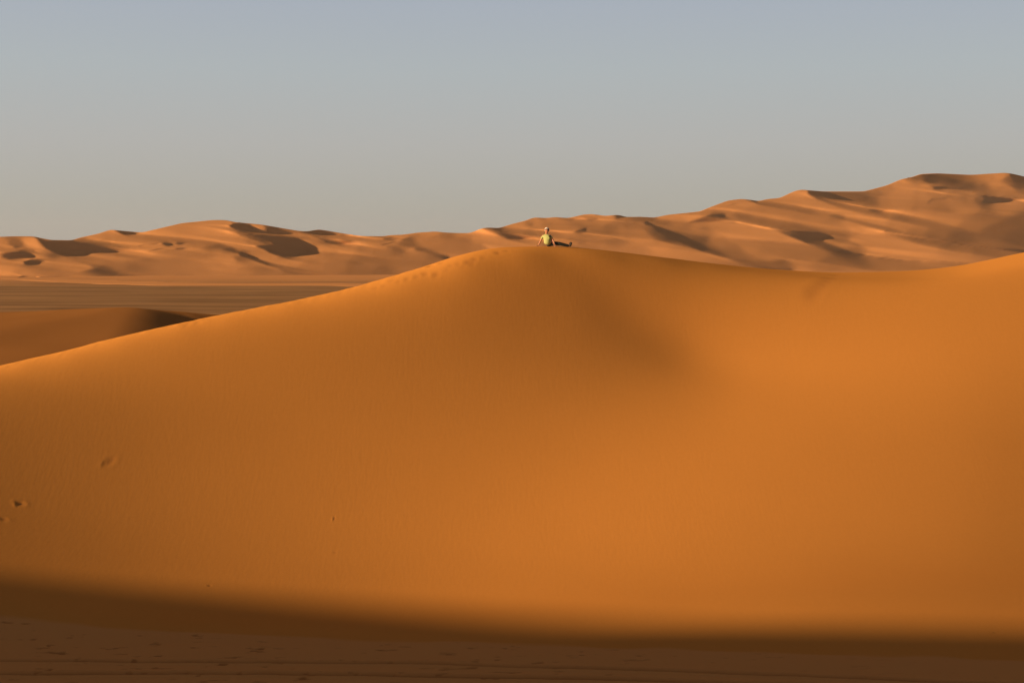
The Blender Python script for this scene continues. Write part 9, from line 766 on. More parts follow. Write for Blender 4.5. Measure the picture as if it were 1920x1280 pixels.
FORE_Z = unpack((73, 94), 0.002, 0.0, [
-5500,0,0,0,0,0,0,0,0,0,0,0,0,0,0,0,0,0,0,0,0,0,0,0,0,0,0,0,0,0,0,0,0,0,0,0,0,0,0,0,0,0,0,0,0,0,0,0,0,0,0,0,0,0,0,0,0,0,0,0,0,0,0,0,0,0,0,0,0,0,0,0,0,0,0,0,0,0,0,0,0,0,0,0,0,0,0,0,
0,0,0,0,0,0,0,0,0,0,0,0,0,0,0,0,0,0,0,0,0,0,0,0,0,0,0,0,0,0,0,0,0,0,0,0,0,0,0,0,0,0,0,0,0,0,0,0,0,0,0,0,0,0,0,0,0,0,0,0,0,0,0,0,0,0,0,0,0,0,0,0,0,0,0,0,0,0,0,0,0,0,0,0,0,0,0,0,0,0,
0,0,0,0,0,0,0,0,0,0,0,0,0,0,0,0,0,0,0,0,0,0,0,0,0,0,0,0,0,0,0,0,0,0,0,0,0,0,0,0,0,0,0,0,0,0,0,0,0,0,0,0,0,0,0,0,0,0,0,0,0,0,0,0,0,0,0,0,0,0,0,0,0,0,0,0,0,0,0,0,0,0,0,0,0,0,0,0,0,0,
0,0,0,0,0,0,0,0,0,0,0,0,0,0,-1,0,0,0,0,0,0,0,0,0,0,1,0,0,0,0,-1,0,0,0,0,0,0,0,0,0,1,0,0,0,0,0,0,0,0,0,0,0,0,0,0,0,0,0,0,0,0,0,0,0,0,0,0,0,0,0,0,0,0,0,0,0,0,0,0,0,0,0,0,0,0,0,0,0,0,
0,0,0,0,0,0,0,0,0,0,0,0,0,0,0,0,0,0,0,-6,1,0,1,0,0,1,0,0,1,0,-1,0,0,0,0,1,0,-1,0,0,0,0,0,1,0,0,0,0,1,0,0,0,1,0,0,0,0,0,0,0,0,0,0,0,0,0,-1,0,0,0,0,0,0,0,0,0,0,0,0,0,0,1,0,0,0,0,0,0,
0,0,0,0,0,0,0,0,0,0,0,0,0,0,0,0,0,0,0,0,0,0,0,0,0,-4,-1,0,0,1,0,0,1,0,-1,1,0,0,0,0,0,0,0,1,0,0,0,0,1,-1,1,0,0,1,-1,1,0,0,0,0,0,0,0,0,0,0,0,0,0,0,0,-1,1,0,0,0,0,-1,0,0,0,0,1,0,0,0,0,
0,0,0,0,0,0,0,0,0,0,0,0,0,0,0,0,0,0,0,0,0,0,0,0,0,0,0,0,0,0,0,0,45,-5,-3,-4,-3,-2,-2,-3,-1,0,-2,0,-1,0,0,1,0,2,2,2,2,1,0,-2,-3,-3,-4,-2,-3,-2,-2,-1,-2,-2,0,-1,-1,0,-1,0,0,0,0,1,0,1,
2,1,0,1,1,0,2,0,0,0,0,-1,-1,0,-1,-1,-2,-2,0,0,0,0,0,1,0,0,0,0,0,0,0,0,0,0,0,0,0,0,0,0,0,0,0,0,0,0,0,-1,224,-16,-18,-15,-15,-12,-11,-9,-8,-8,-5,-5,-2,-2,-1,1,3,5,7,8,8,5,-3,-12,-14,
-17,-13,-14,-11,-10,-9,-8,-5,-6,-5,-4,-3,-2,-1,-1,0,1,2,3,4,4,4,4,5,4,3,4,2,2,1,-1,-1,-3,-2,-5,-5,-5,-7,-4,-4,-2,1,2,2,0,1,1,1,0,0,1,0,0,0,0,1,0,0,0,0,0,0,0,-1,0,-1,-1,-2,0,335,-23,
-23,-23,-20,-19,-16,-14,-13,-10,-10,-7,-7,-5,-2,-2,2,3,5,8,7,3,-11,-23,-22,-19,-19,-15,-14,-12,-11,-9,-8,-6,-5,-4,-2,-3,0,1,2,3,4,4,5,6,5,5,4,3,4,3,3,2,0,0,-2,-3,-4,-4,-6,-7,-7,-7,
-6,1,2,2,2,2,1,0,0,1,1,-1,0,1,0,0,0,0,0,0,0,0,0,0,0,-1,-1,-1,-1,-2,381,-24,-26,-23,-22,-20,-18,-17,-14,-14,-12,-11,-9,-8,-7,-5,-4,-4,-3,-2,0,-3,-30,-34,-18,-16,-14,-12,-12,-10,-8,
-5,-5,-2,-3,0,-1,2,2,4,6,5,6,6,4,2,3,3,2,2,2,2,1,0,0,-2,-2,-2,-3,-4,-3,-6,-4,-8,-3,5,4,2,0,1,0,1,0,0,0,0,0,-1,1,0,-1,0,1,0,0,0,0,-1,0,0,0,-1,-1,0,369,-20,-17,-19,-17,-18,-17,-16,
-16,-15,-14,-13,-12,-11,-11,-10,-10,-10,-12,-16,-25,-34,-17,3,-7,-6,-7,-8,-7,-6,-6,-5,-3,-4,-1,-1,0,2,2,3,2,4,3,3,3,3,2,1,1,1,1,1,0,1,1,0,-1,-1,-1,0,-1,-1,-1,-3,-1,-6,-2,0,1,-1,0,0,
-1,0,-1,0,-1,0,-1,0,0,0,-1,0,0,-1,0,1,0,0,0,0,1,0,333,-9,-10,-10,-13,-12,-14,-14,-15,-14,-14,-14,-15,-13,-13,-13,-14,-15,-14,-17,-18,-28,-10,1,-2,-2,-3,-5,-5,-6,-6,-8,-7,-6,-6,-5,
-3,-3,-1,0,2,1,4,3,3,3,3,3,3,1,2,2,2,1,1,1,1,1,0,-1,0,1,-2,1,-9,-12,-5,-3,-2,-1,-1,-2,-1,-2,-1,-1,0,-1,-2,-1,0,-1,-1,0,-1,1,-1,-1,1,-1,1,0,1,0,291,-2,-2,-5,-5,-7,-10,-10,-11,-12,
-13,-14,-14,-15,-15,-15,-15,-16,-17,-18,-18,-10,-3,-4,-2,-3,-3,-3,-4,-4,-4,-5,-6,-5,-6,-7,-5,-5,-4,-4,-3,-1,-2,1,1,0,2,2,2,3,2,1,2,3,2,3,1,1,1,2,0,0,0,-1,-2,-5,-9,-8,-6,-5,-3,-3,-3,
-2,-2,-2,-2,-2,-1,-1,-2,-1,-1,-1,0,-2,0,0,-1,1,-1,2,-1,1,245,4,3,2,0,-2,-4,-5,-8,-9,-10,-12,-12,-14,-14,-16,-16,-15,-17,-15,-14,-8,-3,-5,-3,-3,-3,-2,-3,-3,-4,-3,-4,-6,-5,-4,-6,-5,
-5,-5,-5,-5,-3,-4,-2,-1,-2,0,1,0,1,2,2,1,2,2,3,1,3,1,2,2,1,1,0,-3,-8,-8,-8,-6,-6,-5,-3,-3,-3,-3,-3,-2,-2,-2,-2,-1,-2,-1,-2,0,-1,-1,0,-1,1,-1,1,0,197,8,8,7,5,3,2,-1,-2,-4,-7,-8,-10,
-11,-14,-14,-15,-16,-14,-14,-17,-8,-2,-2,-3,-4,-3,-3,-2,-3,-3,-3,-4,-3,-4,-5,-4,-5,-5,-5,-5,-5,-5,-5,-5,-3,-3,-3,-3,-1,-1,-1,0,1,1,1,2,2,1,2,3,2,2,1,2,-2,-4,-7,-6,-6,-6,-5,-5,-5,-4,
-3,-3,-3,-2,-3,-2,-3,-1,-2,-2,-1,-2,0,-2,0,-1,0,0,1,147,12,11,11,9,8,7,5,3,1,-1,-3,-6,-9,-10,-13,-14,-15,-16,-16,-10,-4,-5,-4,-3,-3,-4,-4,-3,-2,-3,-3,-3,-4,-3,-4,-4,-4,-5,-4,-5,-4,
-6,-5,-4,-6,-4,-4,-4,-3,-4,-2,-2,-2,-1,1,0,1,0,1,1,1,2,2,1,1,-1,-3,-5,-7,-5,-5,-4,-4,-4,-4,-3,-4,-3,-3,-3,-2,-3,-3,-1,-3,-1,-2,-1,-2,-1,0,0,-2,95,16,15,14,14,12,11,9,9,6,5,2,0,-3,
-7,-9,-12,-14,-15,-13,-8,-6,-5,-4,-5,-3,-3,-4,-4,-5,-3,-4,-3,-2,-4,-3,-4,-5,-4,-4,-5,-5,-4,-5,-5,-4,-6,-5,-4,-5,-4,-4,-4,-3,-2,-3,-2,-1,0,-1,0,1,1,0,1,0,0,0,-3,-4,-4,-4,-4,-4,-4,-3,
-4,-2,-4,-3,-3,-4,-2,-3,-3,-3,-2,-3,-2,-1,-1,-2,-2,-1,45,19,19,17,15,15,14,13,13,12,11,9,7,3,1,-3,-8,-10,-13,-10,-6,-8,-6,-6,-5,-6,-4,-4,-4,-3,-5,-4,-5,-4,-4,-3,-4,-4,-5,-6,-4,-5,
-5,-5,-4,-5,-4,-4,-4,-4,-5,-6,-4,-5,-5,-3,-3,-3,-2,-2,-3,-1,-1,0,-2,0,-1,0,-2,-1,-2,-3,-3,-2,-3,-4,-2,-4,-3,-4,-3,-3,-4,-3,-3,-3,-3,-3,-3,-2,-3,-3,-1,-2,2,23,19,17,16,15,15,16,15,
16,17,17,15,14,9,5,1,-5,-7,-8,-9,-7,-7,-6,-7,-5,-6,-5,-5,-5,-4,-5,-4,-6,-4,-5,-5,-5,-5,-6,-6,-6,-5,-4,-5,-4,-3,-5,-4,-3,-4,-5,-6,-5,-5,-5,-5,-3,-5,-3,-3,-4,-3,-3,-2,-3,-3,-2,-1,0,
-1,0,-2,-2,-2,-2,-3,-3,-3,-3,-4,-3,-4,-3,-4,-3,-5,-3,-3,-4,-3,-3,-4,-2,-16,15,14,16,14,13,14,14,16,18,20,23,25,25,22,17,11,4,-2,-7,-9,-7,-7,-7,-7,-6,-6,-5,-6,-5,-6,-5,-5,-5,-6,-6,
-5,-5,-6,-6,-7,-6,-6,-6,-5,-4,-4,-4,-4,-4,-3,-5,-5,-5,-6,-5,-5,-5,-5,-5,-5,-4,-4,-4,-5,-5,-5,-5,-1,0,-1,0,0,-1,-1,-2,-3,-2,-4,-2,-4,-4,-3,-5,-4,-4,-3,-5,-4,-4,-5,-3,-4,-5,-21,2,10,
12,10,11,9,12,13,15,20,26,35,37,38,30,22,13,1,-4,-5,-5,-6,-7,-6,-8,-5,-6,-4,-6,-4,-6,-6,-6,-6,-5,-6,-6,-5,-6,-6,-6,-7,-6,-7,-6,-5,-5,-4,-4,-5,-4,-5,-5,-4,-6,-4,-5,-5,-5,-5,-5,-6,-5,
-6,-7,-7,-6,-5,-3,0,-1,1,-1,-1,-2,-1,-3,-2,-4,-3,-4,-4,-4,-4,-5,-5,-4,-6,-5,-4,-5,-5,-5,-24,0,0,3,10,8,7,5,7,10,14,23,40,53,50,43,36,19,4,5,1,-1,-3,-5,-6,-5,-6,-5,-5,-4,-5,-5,-5,-5,
-5,-6,-6,-6,-7,-6,-6,-7,-7,-7,-7,-6,-5,-3,-6,-4,-4,-4,-5,-5,-5,-5,-4,-5,-3,-5,-4,-6,-5,-6,-6,-7,-9,-10,-8,-5,-3,0,-2,-1,-1,-1,-3,-2,-3,-3,-4,-3,-5,-4,-5,-5,-5,-6,-4,-6,-6,-6,-5,-5,
-26,0,0,-1,1,6,2,2,0,2,7,16,35,54,56,46,54,25,8,19,12,8,3,1,-1,-3,-5,-4,-6,-5,-5,-3,-5,-4,-5,-6,-5,-6,-5,-7,-7,-6,-8,-8,-6,-6,-5,-5,-4,-5,-4,-3,-2,-3,-4,-3,-5,-3,-4,-4,-4,-5,-4,-4,
-6,-7,-8,-8,-12,-13,-4,-4,-2,-1,-3,-2,-3,-3,-3,-4,-3,-5,-4,-5,-5,-5,-6,-5,-6,-6,-6,-7,-7,-6,-29,0,0,0,0,0,1,-2,-3,-3,3,18,23,6,19,42,72,58,33,30,23,18,14,10,6,3,0,-2,-2,-4,-4,-6,-3,
-5,-4,-4,-5,-6,-7,-5,-7,-7,-7,-7,-7,-6,-6,-4,-4,-3,-4,-2,-1,-1,-1,-3,-3,-3,-4,-2,-3,-3,-4,-5,-3,-4,-7,-10,-9,-10,-11,-7,-5,-5,-3,-4,-3,-4,-4,-4,-5,-4,-5,-5,-5,-6,-5,-6,-7,-6,-7,-6,
-7,-7,-34,0,0,0,0,1,1,2,0,-6,1,48,7,-9,-1,32,-11,42,79,43,37,31,24,18,15,13,10,5,2,0,-1,-3,-4,-3,-4,-4,-5,-4,-6,-6,-6,-8,-6,-6,-6,-7,-7,-7,-2,-4,-1,-3,-2,0,-2,0,-1,-2,0,-2,-2,-2,-3,
-2,-3,-3,-3,-4,-6,-11,-16,-8,-6,-6,-6,-5,-5,-5,-5,-5,-4,-5,-5,-5,-6,-5,-5,-7,-6,-6,-7,-8,-7,-8,-47,0,0,0,0,0,8,11,12,6,0,15,3,9,5,7,12,18,67,70,36,32,20,18,14,12,10,8,6,5,1,1,-2,-3,
-3,-4,-4,-6,-4,-6,-6,-5,-7,-8,-7,-6,-7,-6,-6,-4,-4,-1,-1,-1,1,1,1,1,0,0,-1,0,-1,-1,0,-1,-1,-3,-3,-5,-7,-11,-11,-8,-8,-7,-6,-6,-5,-5,-5,-5,-5,-5,-5,-5,-7,-5,-6,-7,-7,-6,-8,-7,-54,0,
0,0,0,0,0,0,0,4,38,4,2,8,-6,-10,13,3,12,52,83,85,46,36,21,14,8,6,4,1,1,0,0,-3,-4,-5,-5,-5,-7,-5,-6,-6,-6,-6,-7,-8,-7,-7,-7,-5,-6,-2,-1,-1,3,2,3,2,1,2,2,2,2,2,1,1,2,-1,-2,-1,-4,-10,
-9,-10,-7,-7,-7,-5,-6,-5,-5,-5,-5,-5,-5,-5,-5,-6,-6,-6,-6,-7,-7,-7,-103,2,1,1,0,-1,-2,1,9,33,51,-5,7,-2,-2,-16,9,36,-19,-4,20,56,96,99,51,33,25,13,10,2,1,-2,-5,-4,-6,-5,-7,-7,-7,-9,
-8,-9,-7,-7,-8,-6,-8,-8,-7,-7,-4,-6,-3,0,2,4,3,3,4,3,4,4,4,3,4,4,2,3,0,0,-4,-6,-7,-7,-6,-7,-5,-5,-5,-5,-5,-4,-4,-5,-4,-5,-5,-4,-6,-6,-5,-6,-6,-6,-136,4,5,3,3,4,9,15,29,44,12,-2,0,6,
7,2,-18,-3,30,5,-14,-16,20,42,92,96,72,37,33,22,15,8,2,-3,-5,-9,-9,-10,-10,-10,-10,-10,-12,-11,-10,-11,-8,-9,-9,-8,-7,-6,-4,0,1,3,4,5,5,5,6,5,5,5,4,5,5,5,2,1,1,-3,-5,-3,-5,-3,-5,-4,
-4,-3,-4,-4,-3,-3,-4,-4,-3,-5,-4,-4,-6,-5,-5,-5,-153,7,7,7,9,12,14,19,23,32,0,5,2,-3,7,10,5,-10,-12,-1,32,16,2,-39,7,30,75,90,89,53,41,33,22,15,6,0,-6,-9,-12,-14,-15,-15,-14,-14,
-14,-15,-14,-13,-13,-10,-8,-8,-6,-5,-1,2,4,6,6,7,5,7,6,6,7,5,7,6,7,3,4,1,-1,-1,-1,-2,-2,-2,-2,-3,-1,-3,-2,-3,-2,-3,-3,-3,-2,-4,-3,-4,-4,-4,-157,10,9,12,13,16,20,24,25,8,-2,1,1,1,-1,
1,7,6,7,-5,-6,-7,7,32,1,-26,-14,29,43,84,87,81,51,48,35,24,14,3,-3,-9,-16,-18,-20,-21,-19,-18,-20,-19,-17,-16,-14,-11,-8,-6,-5,1,3,4,6,5,7,5,7,8,8,11,8,9,7,7,4,4,3,1,0,1,1,-1,0,0,
-2,0,-2,0,-2,0,-2,-1,-2,-2,-2,-2,-3,-3,-152,11,13,14,15,17,19,20,17,0,4,2,-2,1,1,0,-5,1,8,9,7,2,-9,-16,9,30,11,-3,-32,9,24,56,86,98,89,61,50,31,16,7,-4,-13,-17,-22,-23,-23,-24,-25,
-24,-24,-24,-19,-15,-9,-5,-3,3,2,4,6,5,8,7,7,6,7,8,9,11,9,8,9,6,3,3,1,3,2,2,1,1,1,1,-1,1,-1,1,-1,0,0,-1,-1,0,-1,-140,13,14,14,15,16,16,16,12,1,0,-1,1,0,0,0,-1,-2,-2,8,5,6,5,5,-11,
-3,-8,6,31,3,-18,-14,20,26,75,107,131,109,58,45,19,-1,-11,-16,-21,-22,-26,-32,-38,-37,-38,-35,-23,-9,-5,-1,2,1,3,4,4,4,5,5,7,6,8,8,8,9,9,8,9,7,6,6,4,5,3,3,3,1,2,2,1,1,1,2,1,1,2,1,1,
1,-124,14,12,14,14,15,15,9,1,2,2,1,1,0,1,-1,-2,1,1,2,-1,4,-4,7,7,1,1,-5,-9,3,23,11,6,-18,-16,24,32,99,137,163,130,45,12,0,-16,-17,-18,-31,-33,-30,-24,-23,-32,-19,-8,-10,-11,-7,-7,
-5,-3,-3,-1,-1,0,1,3,4,6,7,5,7,5,7,8,9,8,5,5,3,3,3,1,2,2,3,2,3,2,3,3,3,4,3,-106,11,13,12,12,10,10,8,0,1,0,0,0,1,0,-2,2,1,2,2,0,-3,-3,3,2,3,6,5,5,-7,-3,-4,0,19,14,9,-25,-24,30,42,
110,164,133,119,47,2,1,8,11,8,13,8,0,-23,-36,-35,-34,-28,-24,-22,-19,-16,-14,-11,-8,-7,-5,-3,-1,2,4,2,5,2,4,8,5,4,3,3,2,3,3,4,3,3,3,3,4,4,4,5,5,5,-90,11,11,10,11,9,6,1,0,0,1,0,1,1,
0,-2,-1,2,5,1,1,-1,-3,-1,-2,-2,3,1,6,5,4,6,-4,-1,-5,-7,37,7,-2,-27,-38,11,54,73,137,125,125,93,46,17,-3,-12,-6,-10,-14,-17,-18,-18,-20,-17,-15,-14,-11,-10,-9,-7,-6,-4,-3,-1,0,3,2,4,
2,-4,-1,0,1,3,3,2,4,3,4,4,4,4,5,5,5,5,6,6,-75,9,8,9,8,6,2,1,1,1,-2,-1,0,0,-1,-1,1,0,4,2,0,-2,1,0,2,-1,-2,1,0,2,1,6,4,2,13,-2,-10,-8,3,49,5,7,-17,-46,-13,32,27,57,82,71,76,54,11,5,3,
-1,1,-1,0,0,0,1,1,3,2,3,4,3,4,2,4,1,2,4,1,-1,-2,0,2,2,4,5,4,4,4,5,4,5,5,5,6,7,5,6,-64,7,7,6,5,4,2,0,1,-2,1,0,-1,1,-2,-1,0,3,3,-1,2,-1,0,0,-3,0,1,0,0,0,3,2,2,2,3,9,6,9,-7,-15,11,-1,
7,25,-1,1,-16,-16,-1,22,17,38,48,35,27,7,7,5,6,4,7,8,9,10,11,13,15,17,15,14,11,10,8,6,8,6,4,5,6,8,7,7,6,5,5,4,5,5,5,5,6,5,7,6,-55,5,5,4,3,2,1,1,1,0,-1,1,0,-3,-2,0,0,2,1,3,-1,-4,0,2,
2,0,0,0,-1,0,0,2,2,5,0,-1,-1,5,7,1,3,-2,-2,2,6,14,16,-3,0,-2,-6,-8,7,11,17,20,6,7,3,1,0,-1,7,6,7,8,15,21,30,27,25,21,17,15,12,13,14,18,19,15,11,8,7,6,5,6,5,5,5,6,5,6,5,6,-50,4,3,3,
2,2,1,1,0,0,0,-1,-2,-2,-1,1,0,4,1,-2,-2,1,2,0,-3,-1,1,1,1,1,2,-2,-1,1,5,0,-2,2,11,-1,-2,4,3,1,-3,-5,4,9,7,9,5,5,6,-9,-1,3,10,8,2,-1,-1,0,0,3,2,1,-1,3,9,24,34,28,25,20,18,15,23,37,
30,20,14,10,7,7,6,4,6,5,6,5,6,5,6,6,-46,2,3,2,1,1,1,1,0,0,-1,-1,-1,-1,1,1,4,0,-2,0,-3,-3,0,0,0,2,1,0,0,0,0,2,3,5,-2,4,1,-3,-5,3,10,-4,-3,3,5,1,1,3,-4,-1,4,7,12,16,-2,5,-3,0,5,7,1,
-1,-2,1,1,2,-1,1,-1,0,14,29,24,24,21,10,28,52,33,15,10,9,8,7,7,7,5,7,5,6,6,6,6,6,-44,2,1,1,2,1,1,1,-1,-1,1,0,-1,-1,0,1,1,-1,-2,-4,-2,3,0,1,-2,0,0,0,0,2,3,1,-1,0,4,0,0,4,5,-5,-9,7,6,
-3,2,3,1,2,2,4,0,-1,-6,3,12,16,2,2,-3,7,5,5,-1,1,1,1,0,0,-1,-1,-1,7,25,27,34,10,31,48,10,-3,9,15,12,10,9,7,8,7,7,7,6,8,7,6,-43,0,1,2,1,1,0,-1,1,0,0,1,0,-2,-2,0,1,1,-1,-1,-1,0,-1,-3,
0,1,0,1,0,0,0,0,1,6,1,2,3,2,-1,-5,5,-9,-3,7,0,-1,4,5,3,-2,3,3,3,1,-4,-4,13,17,13,-3,-4,6,1,5,4,-1,-1,-1,-1,0,-4,0,3,9,10,47,-3,-50,16,36,37,35,18,17,13,10,9,9,9,9,8,7,7,8,-44,1,0,0,
1,1,1,0,0,1,0,-1,-2,-1,-1,0,3,1,1,-1,0,-2,-2,-1,1,0,-1,-1,0,0,2,1,2,1,-1,1,-2,-3,6,6,-6,0,5,-2,1,1,0,-2,0,4,1,2,3,2,4,1,-4,-8,12,20,12,-2,-1,2,4,6,3,-4,-1,0,-4,1,-1,3,0,6,3,2,4,7,4,
9,33,33,21,11,12,12,12,10,11,9,7,7,-45,0,0,1,0,1,0,1,0,0,-2,-2,0,1,1,1,3,2,1,-1,-3,-1,-1,-1,-1,-1,0,-1,1,2,0,0,-3,2,2,0,2,7,-1,-5,4,4,-6,-1,2,-1,-1,4,2,-2,0,0,1,3,2,5,6,-3,-4,-5,9,
16,6,5,4,0,3,3,2,-3,-2,-2,1,2,3,3,10,-7,-7,16,5,2,4,8,12,18,19,19,11,14,12,11,8,6,-48,0,0,0,2,0,2,0,0,-1,0,-1,1,2,3,3,-1,0,0,-3,-2,-1,0,-1,0,-1,-1,0,1,0,0,2,7,0,-1,-1,-2,-7,0,4,0,
-4,5,3,-1,2,3,0,-1,2,1,-2,-2,-1,0,0,5,9,2,0,0,-5,6,5,17,6,5,-2,0,2,0,-4,0,1,4,0,4,-1,4,10,3,2,2,4,11,6,2,3,14,15,18,10,4,4,-51,0,0,1,1,2,0,1,0,0,0,0,1,1,2,1,-1,-3,-3,0,2,1,1,-2,-1,
0,0,0,0,1,1,2,2,0,-2,-3,1,6,3,-6,-2,5,-1,-3,0,-1,-1,2,3,1,0,1,2,1,-1,-4,-1,-2,1,8,4,3,4,-8,-2,14,13,4,3,4,-2,-1,4,1,1,1,1,2,5,3,6,2,3,3,8,7,3,1,2,1,2,11,2,1,-56,2,3,1,1,0,1,-1,1,1,
-1,0,0,1,1,1,-1,-1,-1,1,0,-1,-2,1,0,1,0,0,-1,0,1,1,1,1,1,2,3,6,-7,-6,0,-7,-1,5,0,1,3,2,0,0,2,2,0,1,-2,2,-1,1,-1,-3,2,3,3,1,2,-1,-3,13,10,0,10,4,-10,6,7,6,0,8,-10,-9,18,5,1,3,4,12,4,
2,0,0,1,3,11,2,-57,2,2,1,0,0,0,0,1,1,0,-1,-1,0,2,0,1,0,0,-1,0,0,0,0,0,0,0,-1,0,1,0,-1,0,2,2,2,2,0,-4,-5,-4,-3,9,3,4,1,-2,-3,0,2,0,-1,0,2,3,1,1,-1,-3,0,-2,0,3,5,-3,4,3,-2,-7,12,4,-5,
17,10,-11,8,7,10,4,1,0,2,2,1,4,9,7,3,1,1,0,2,12,3,-59,2,0,1,0,1,0,1,0,0,-1,-1,-1,0,2,3,1,1,0,0,-1,-1,0,0,0,-1,0,1,1,0,0,-3,0,4,3,1,-2,-2,0,1,-1,2,3,2,1,-3,-4,1,2,-1,0,-1,2,0,-1,-2,
1,1,2,2,1,-2,-5,-5,1,5,7,6,-2,-5,-1,9,-7,3,23,10,-5,-4,16,3,1,15,-2,-2,1,4,11,3,2,2,1,0,2,14,-61,0,2,0,1,-1,0,0,-1,-2,0,1,0,1,3,3,3,0,-1,-1,0,0,-1,0,0,-1,0,1,2,0,1,5,3,-1,-1,-1,-6,
-4,8,6,2,0,-3,-2,-2,-2,-1,2,1,1,1,1,-3,-2,-1,1,2,1,-1,-1,1,2,1,2,-6,-5,-1,1,9,3,-4,-1,-2,-2,2,8,18,12,4,-15,0,17,14,6,3,0,6,6,2,0,1,1,2,12,-63,1,-1,1,0,0,0,-1,-1,0,2,2,4,3,-1,0,1,0,
-3,0,0,0,0,-1,0,1,0,1,0,2,3,3,2,-1,-2,-1,3,6,3,-3,1,1,-7,-6,-2,1,3,1,1,0,1,0,-1,-1,2,-1,-3,-1,-3,-1,1,3,2,-1,-7,1,1,0,-2,-5,9,4,-6,-3,4,-2,7,4,11,31,7,-6,-1,-3,6,10,11,12,-1,-2,0,0,
1,1,-66,1,1,0,0,0,-1,0,0,1,1,2,2,2,0,-2,-3,-1,0,1,2,1,-1,1,0,1,0,1,1,1,1,1,2,1,2,2,5,2,-9,-3,-3,-4,-2,2,2,3,4,2,-1,0,0,0,-1,1,0,-1,-2,0,2,-1,-3,-1,-1,1,3,-1,-1,0,-1,-2,-6,-6,12,-3,
-4,1,5,4,-4,5,11,16,13,11,3,-7,-2,14,14,8,3,1,-3,-3,-67,0,1,0,0,0,0,0,0,0,1,2,1,0,-1,-1,-2,-1,2,1,-1,-1,1,1,2,1,0,0,0,1,1,1,1,2,2,3,2,-1,-6,-6,-5,-1,9,5,3,2,1,-2,-2,1,0,-1,1,1,0,-1,
0,0,0,-2,-2,-2,-1,1,-1,-5,1,2,2,-1,-5,-2,-8,-7,6,4,5,3,2,3,-1,-4,18,11,9,13,8,9,7,-7,4,7,7,1,-68,0,0,1,0,0,0,0,0,0,0,1,0,0,-1,-1,-1,0,1,-1,-1,1,1,1,1,0,1,0,1,1,-1,0,1,3,3,0,1,-2,-1,
-3,-1,2,4,5,3,-1,-4,0,3,0,0,0,1,1,-1,-2,1,0,0,-2,-2,-2,-2,-2,-4,0,0,1,0,0,2,0,-3,-1,-10,-5,0,9,5,3,3,2,1,9,-2,6,9,11,22,11,8,-4,-6,2,-68,1,0,-1,0,0,0,0,-1,0,-1,0,0,0,1,-1,-1,0,-1,0,
0,-1,1,0,-1,1,1,2,2,1,-1,-3,4,3,1,0,-2,1,2,4,2,1,1,1,-1,-1,-2,1,1,1,1,2,0,-2,-1,1,0,1,-2,-3,0,-1,1,-1,3,-2,-6,-2,0,1,-3,-3,1,-5,-8,2,-1,0,-1,1,5,6,7,7,3,2,1,-6,9,23,3,16,9,7,-66,-1,
0,0,-1,0,0,-2,-1,-2,0,0,1,0,0,0,0,-1,0,-1,-1,0,0,0,0,0,2,1,1,0,3,5,1,-1,1,-3,-4,2,9,5,4,0,-2,-5,-1,-1,0,0,2,1,2,0,0,0,0,1,-1,-2,-2,-1,2,1,0,0,-1,-4,-3,-4,-1,-1,-4,-1,-2,-2,1,-2,-3,
1,3,-1,0,-2,-1,7,15,2,3,3,0,12,2,-1,10,5,-64,-2,-1,-1,0,0,0,-2,-3,-2,-1,0,1,2,0,1,0,-1,-1,-1,0,-1,-1,-1,1,0,1,1,2,3,3,4,0,-1,-3,0,1,5,8,2,2,-2,-7,-4,-3,0,3,2,1,2,0,1,-1,0,1,0,-1,-1,
2,2,-1,0,-1,-1,-2,-3,-4,-2,-2,0,1,-1,-5,-1,-3,-8,1,2,3,0,0,2,1,4,0,1,3,5,5,12,7,1,3,5,-65,-1,-1,-1,-1,-1,-3,-1,-1,-2,-1,1,3,1,1,0,-1,-1,-1,-1,-1,0,-1,0,-1,1,1,1,1,3,3,2,0,1,0,3,6,
-2,-9,-2,0,0,-5,0,2,4,4,4,0,-1,0,0,1,1,1,0,0,1,0,1,-2,-1,-1,-1,-1,-3,-2,0,1,-1,1,-3,-3,-4,-10,-3,-1,-2,2,4,3,0,1,-1,5,8,-1,0,-3,-2,21,8,0,1,-66,-1,-1,-1,-2,-3,-1,-1,0,1,0,1,1,2,1,
-2,-2,-1,-1,0,-1,-1,-1,0,0,0,-1,2,1,1,2,2,1,1,2,2,0,-4,-8,-7,-7,-1,10,5,5,3,4,1,0,0,0,0,0,1,1,1,0,0,1,-1,0,-2,-1,-1,-1,-2,2,3,-1,0,-3,-3,-2,-2,1,-4,-9,-4,1,3,-2,1,0,2,7,7,1,-2,2,1,
6,1,2,3,-66,-1,-2,-2,-1,-1,-1,0,1,2,2,-1,-1,-1,0,-2,-2,-1,1,-1,-1,-1,0,-1,0,-1,1,-1,1,0,1,1,2,1,1,0,-1,-3,-7,-5,-4,1,6,7,5,2,-1,0,3,1,2,0,1,1,2,-2,1,0,0,0,-1,0,0,1,0,4,0,-3,-1,-3,
-1,-3,-2,-2,-2,-3,-4,-4,-3,-2,0,1,2,1,1,2,5,4,1,0,-1,12,8,1,-68,-1,-1,-1,-1,-1,0,1,1,1,1,-1,-3,-3,-3,-1,1,1,0,0,-1,0,0,0,-1,-1,-1,-1,0,0,0,0,1,1,1,0,-1,-3,-2,-3,-1,1,4,4,3,2,-1,1,2,
3,1,3,1,0,-2,0,-1,2,1,-1,-1,0,1,1,1,0,-1,-4,-2,-1,-1,-3,-2,-1,-2,-4,-4,-3,-3,-1,3,1,-1,0,0,5,8,1,-1,1,2,12,5,-1,-68,-1,-1,-1,-1,0,0,0,1,0,-1,-1,-2,-3,-2,0,0,0,-2,0,0,1,0,1,-1,0,-2,
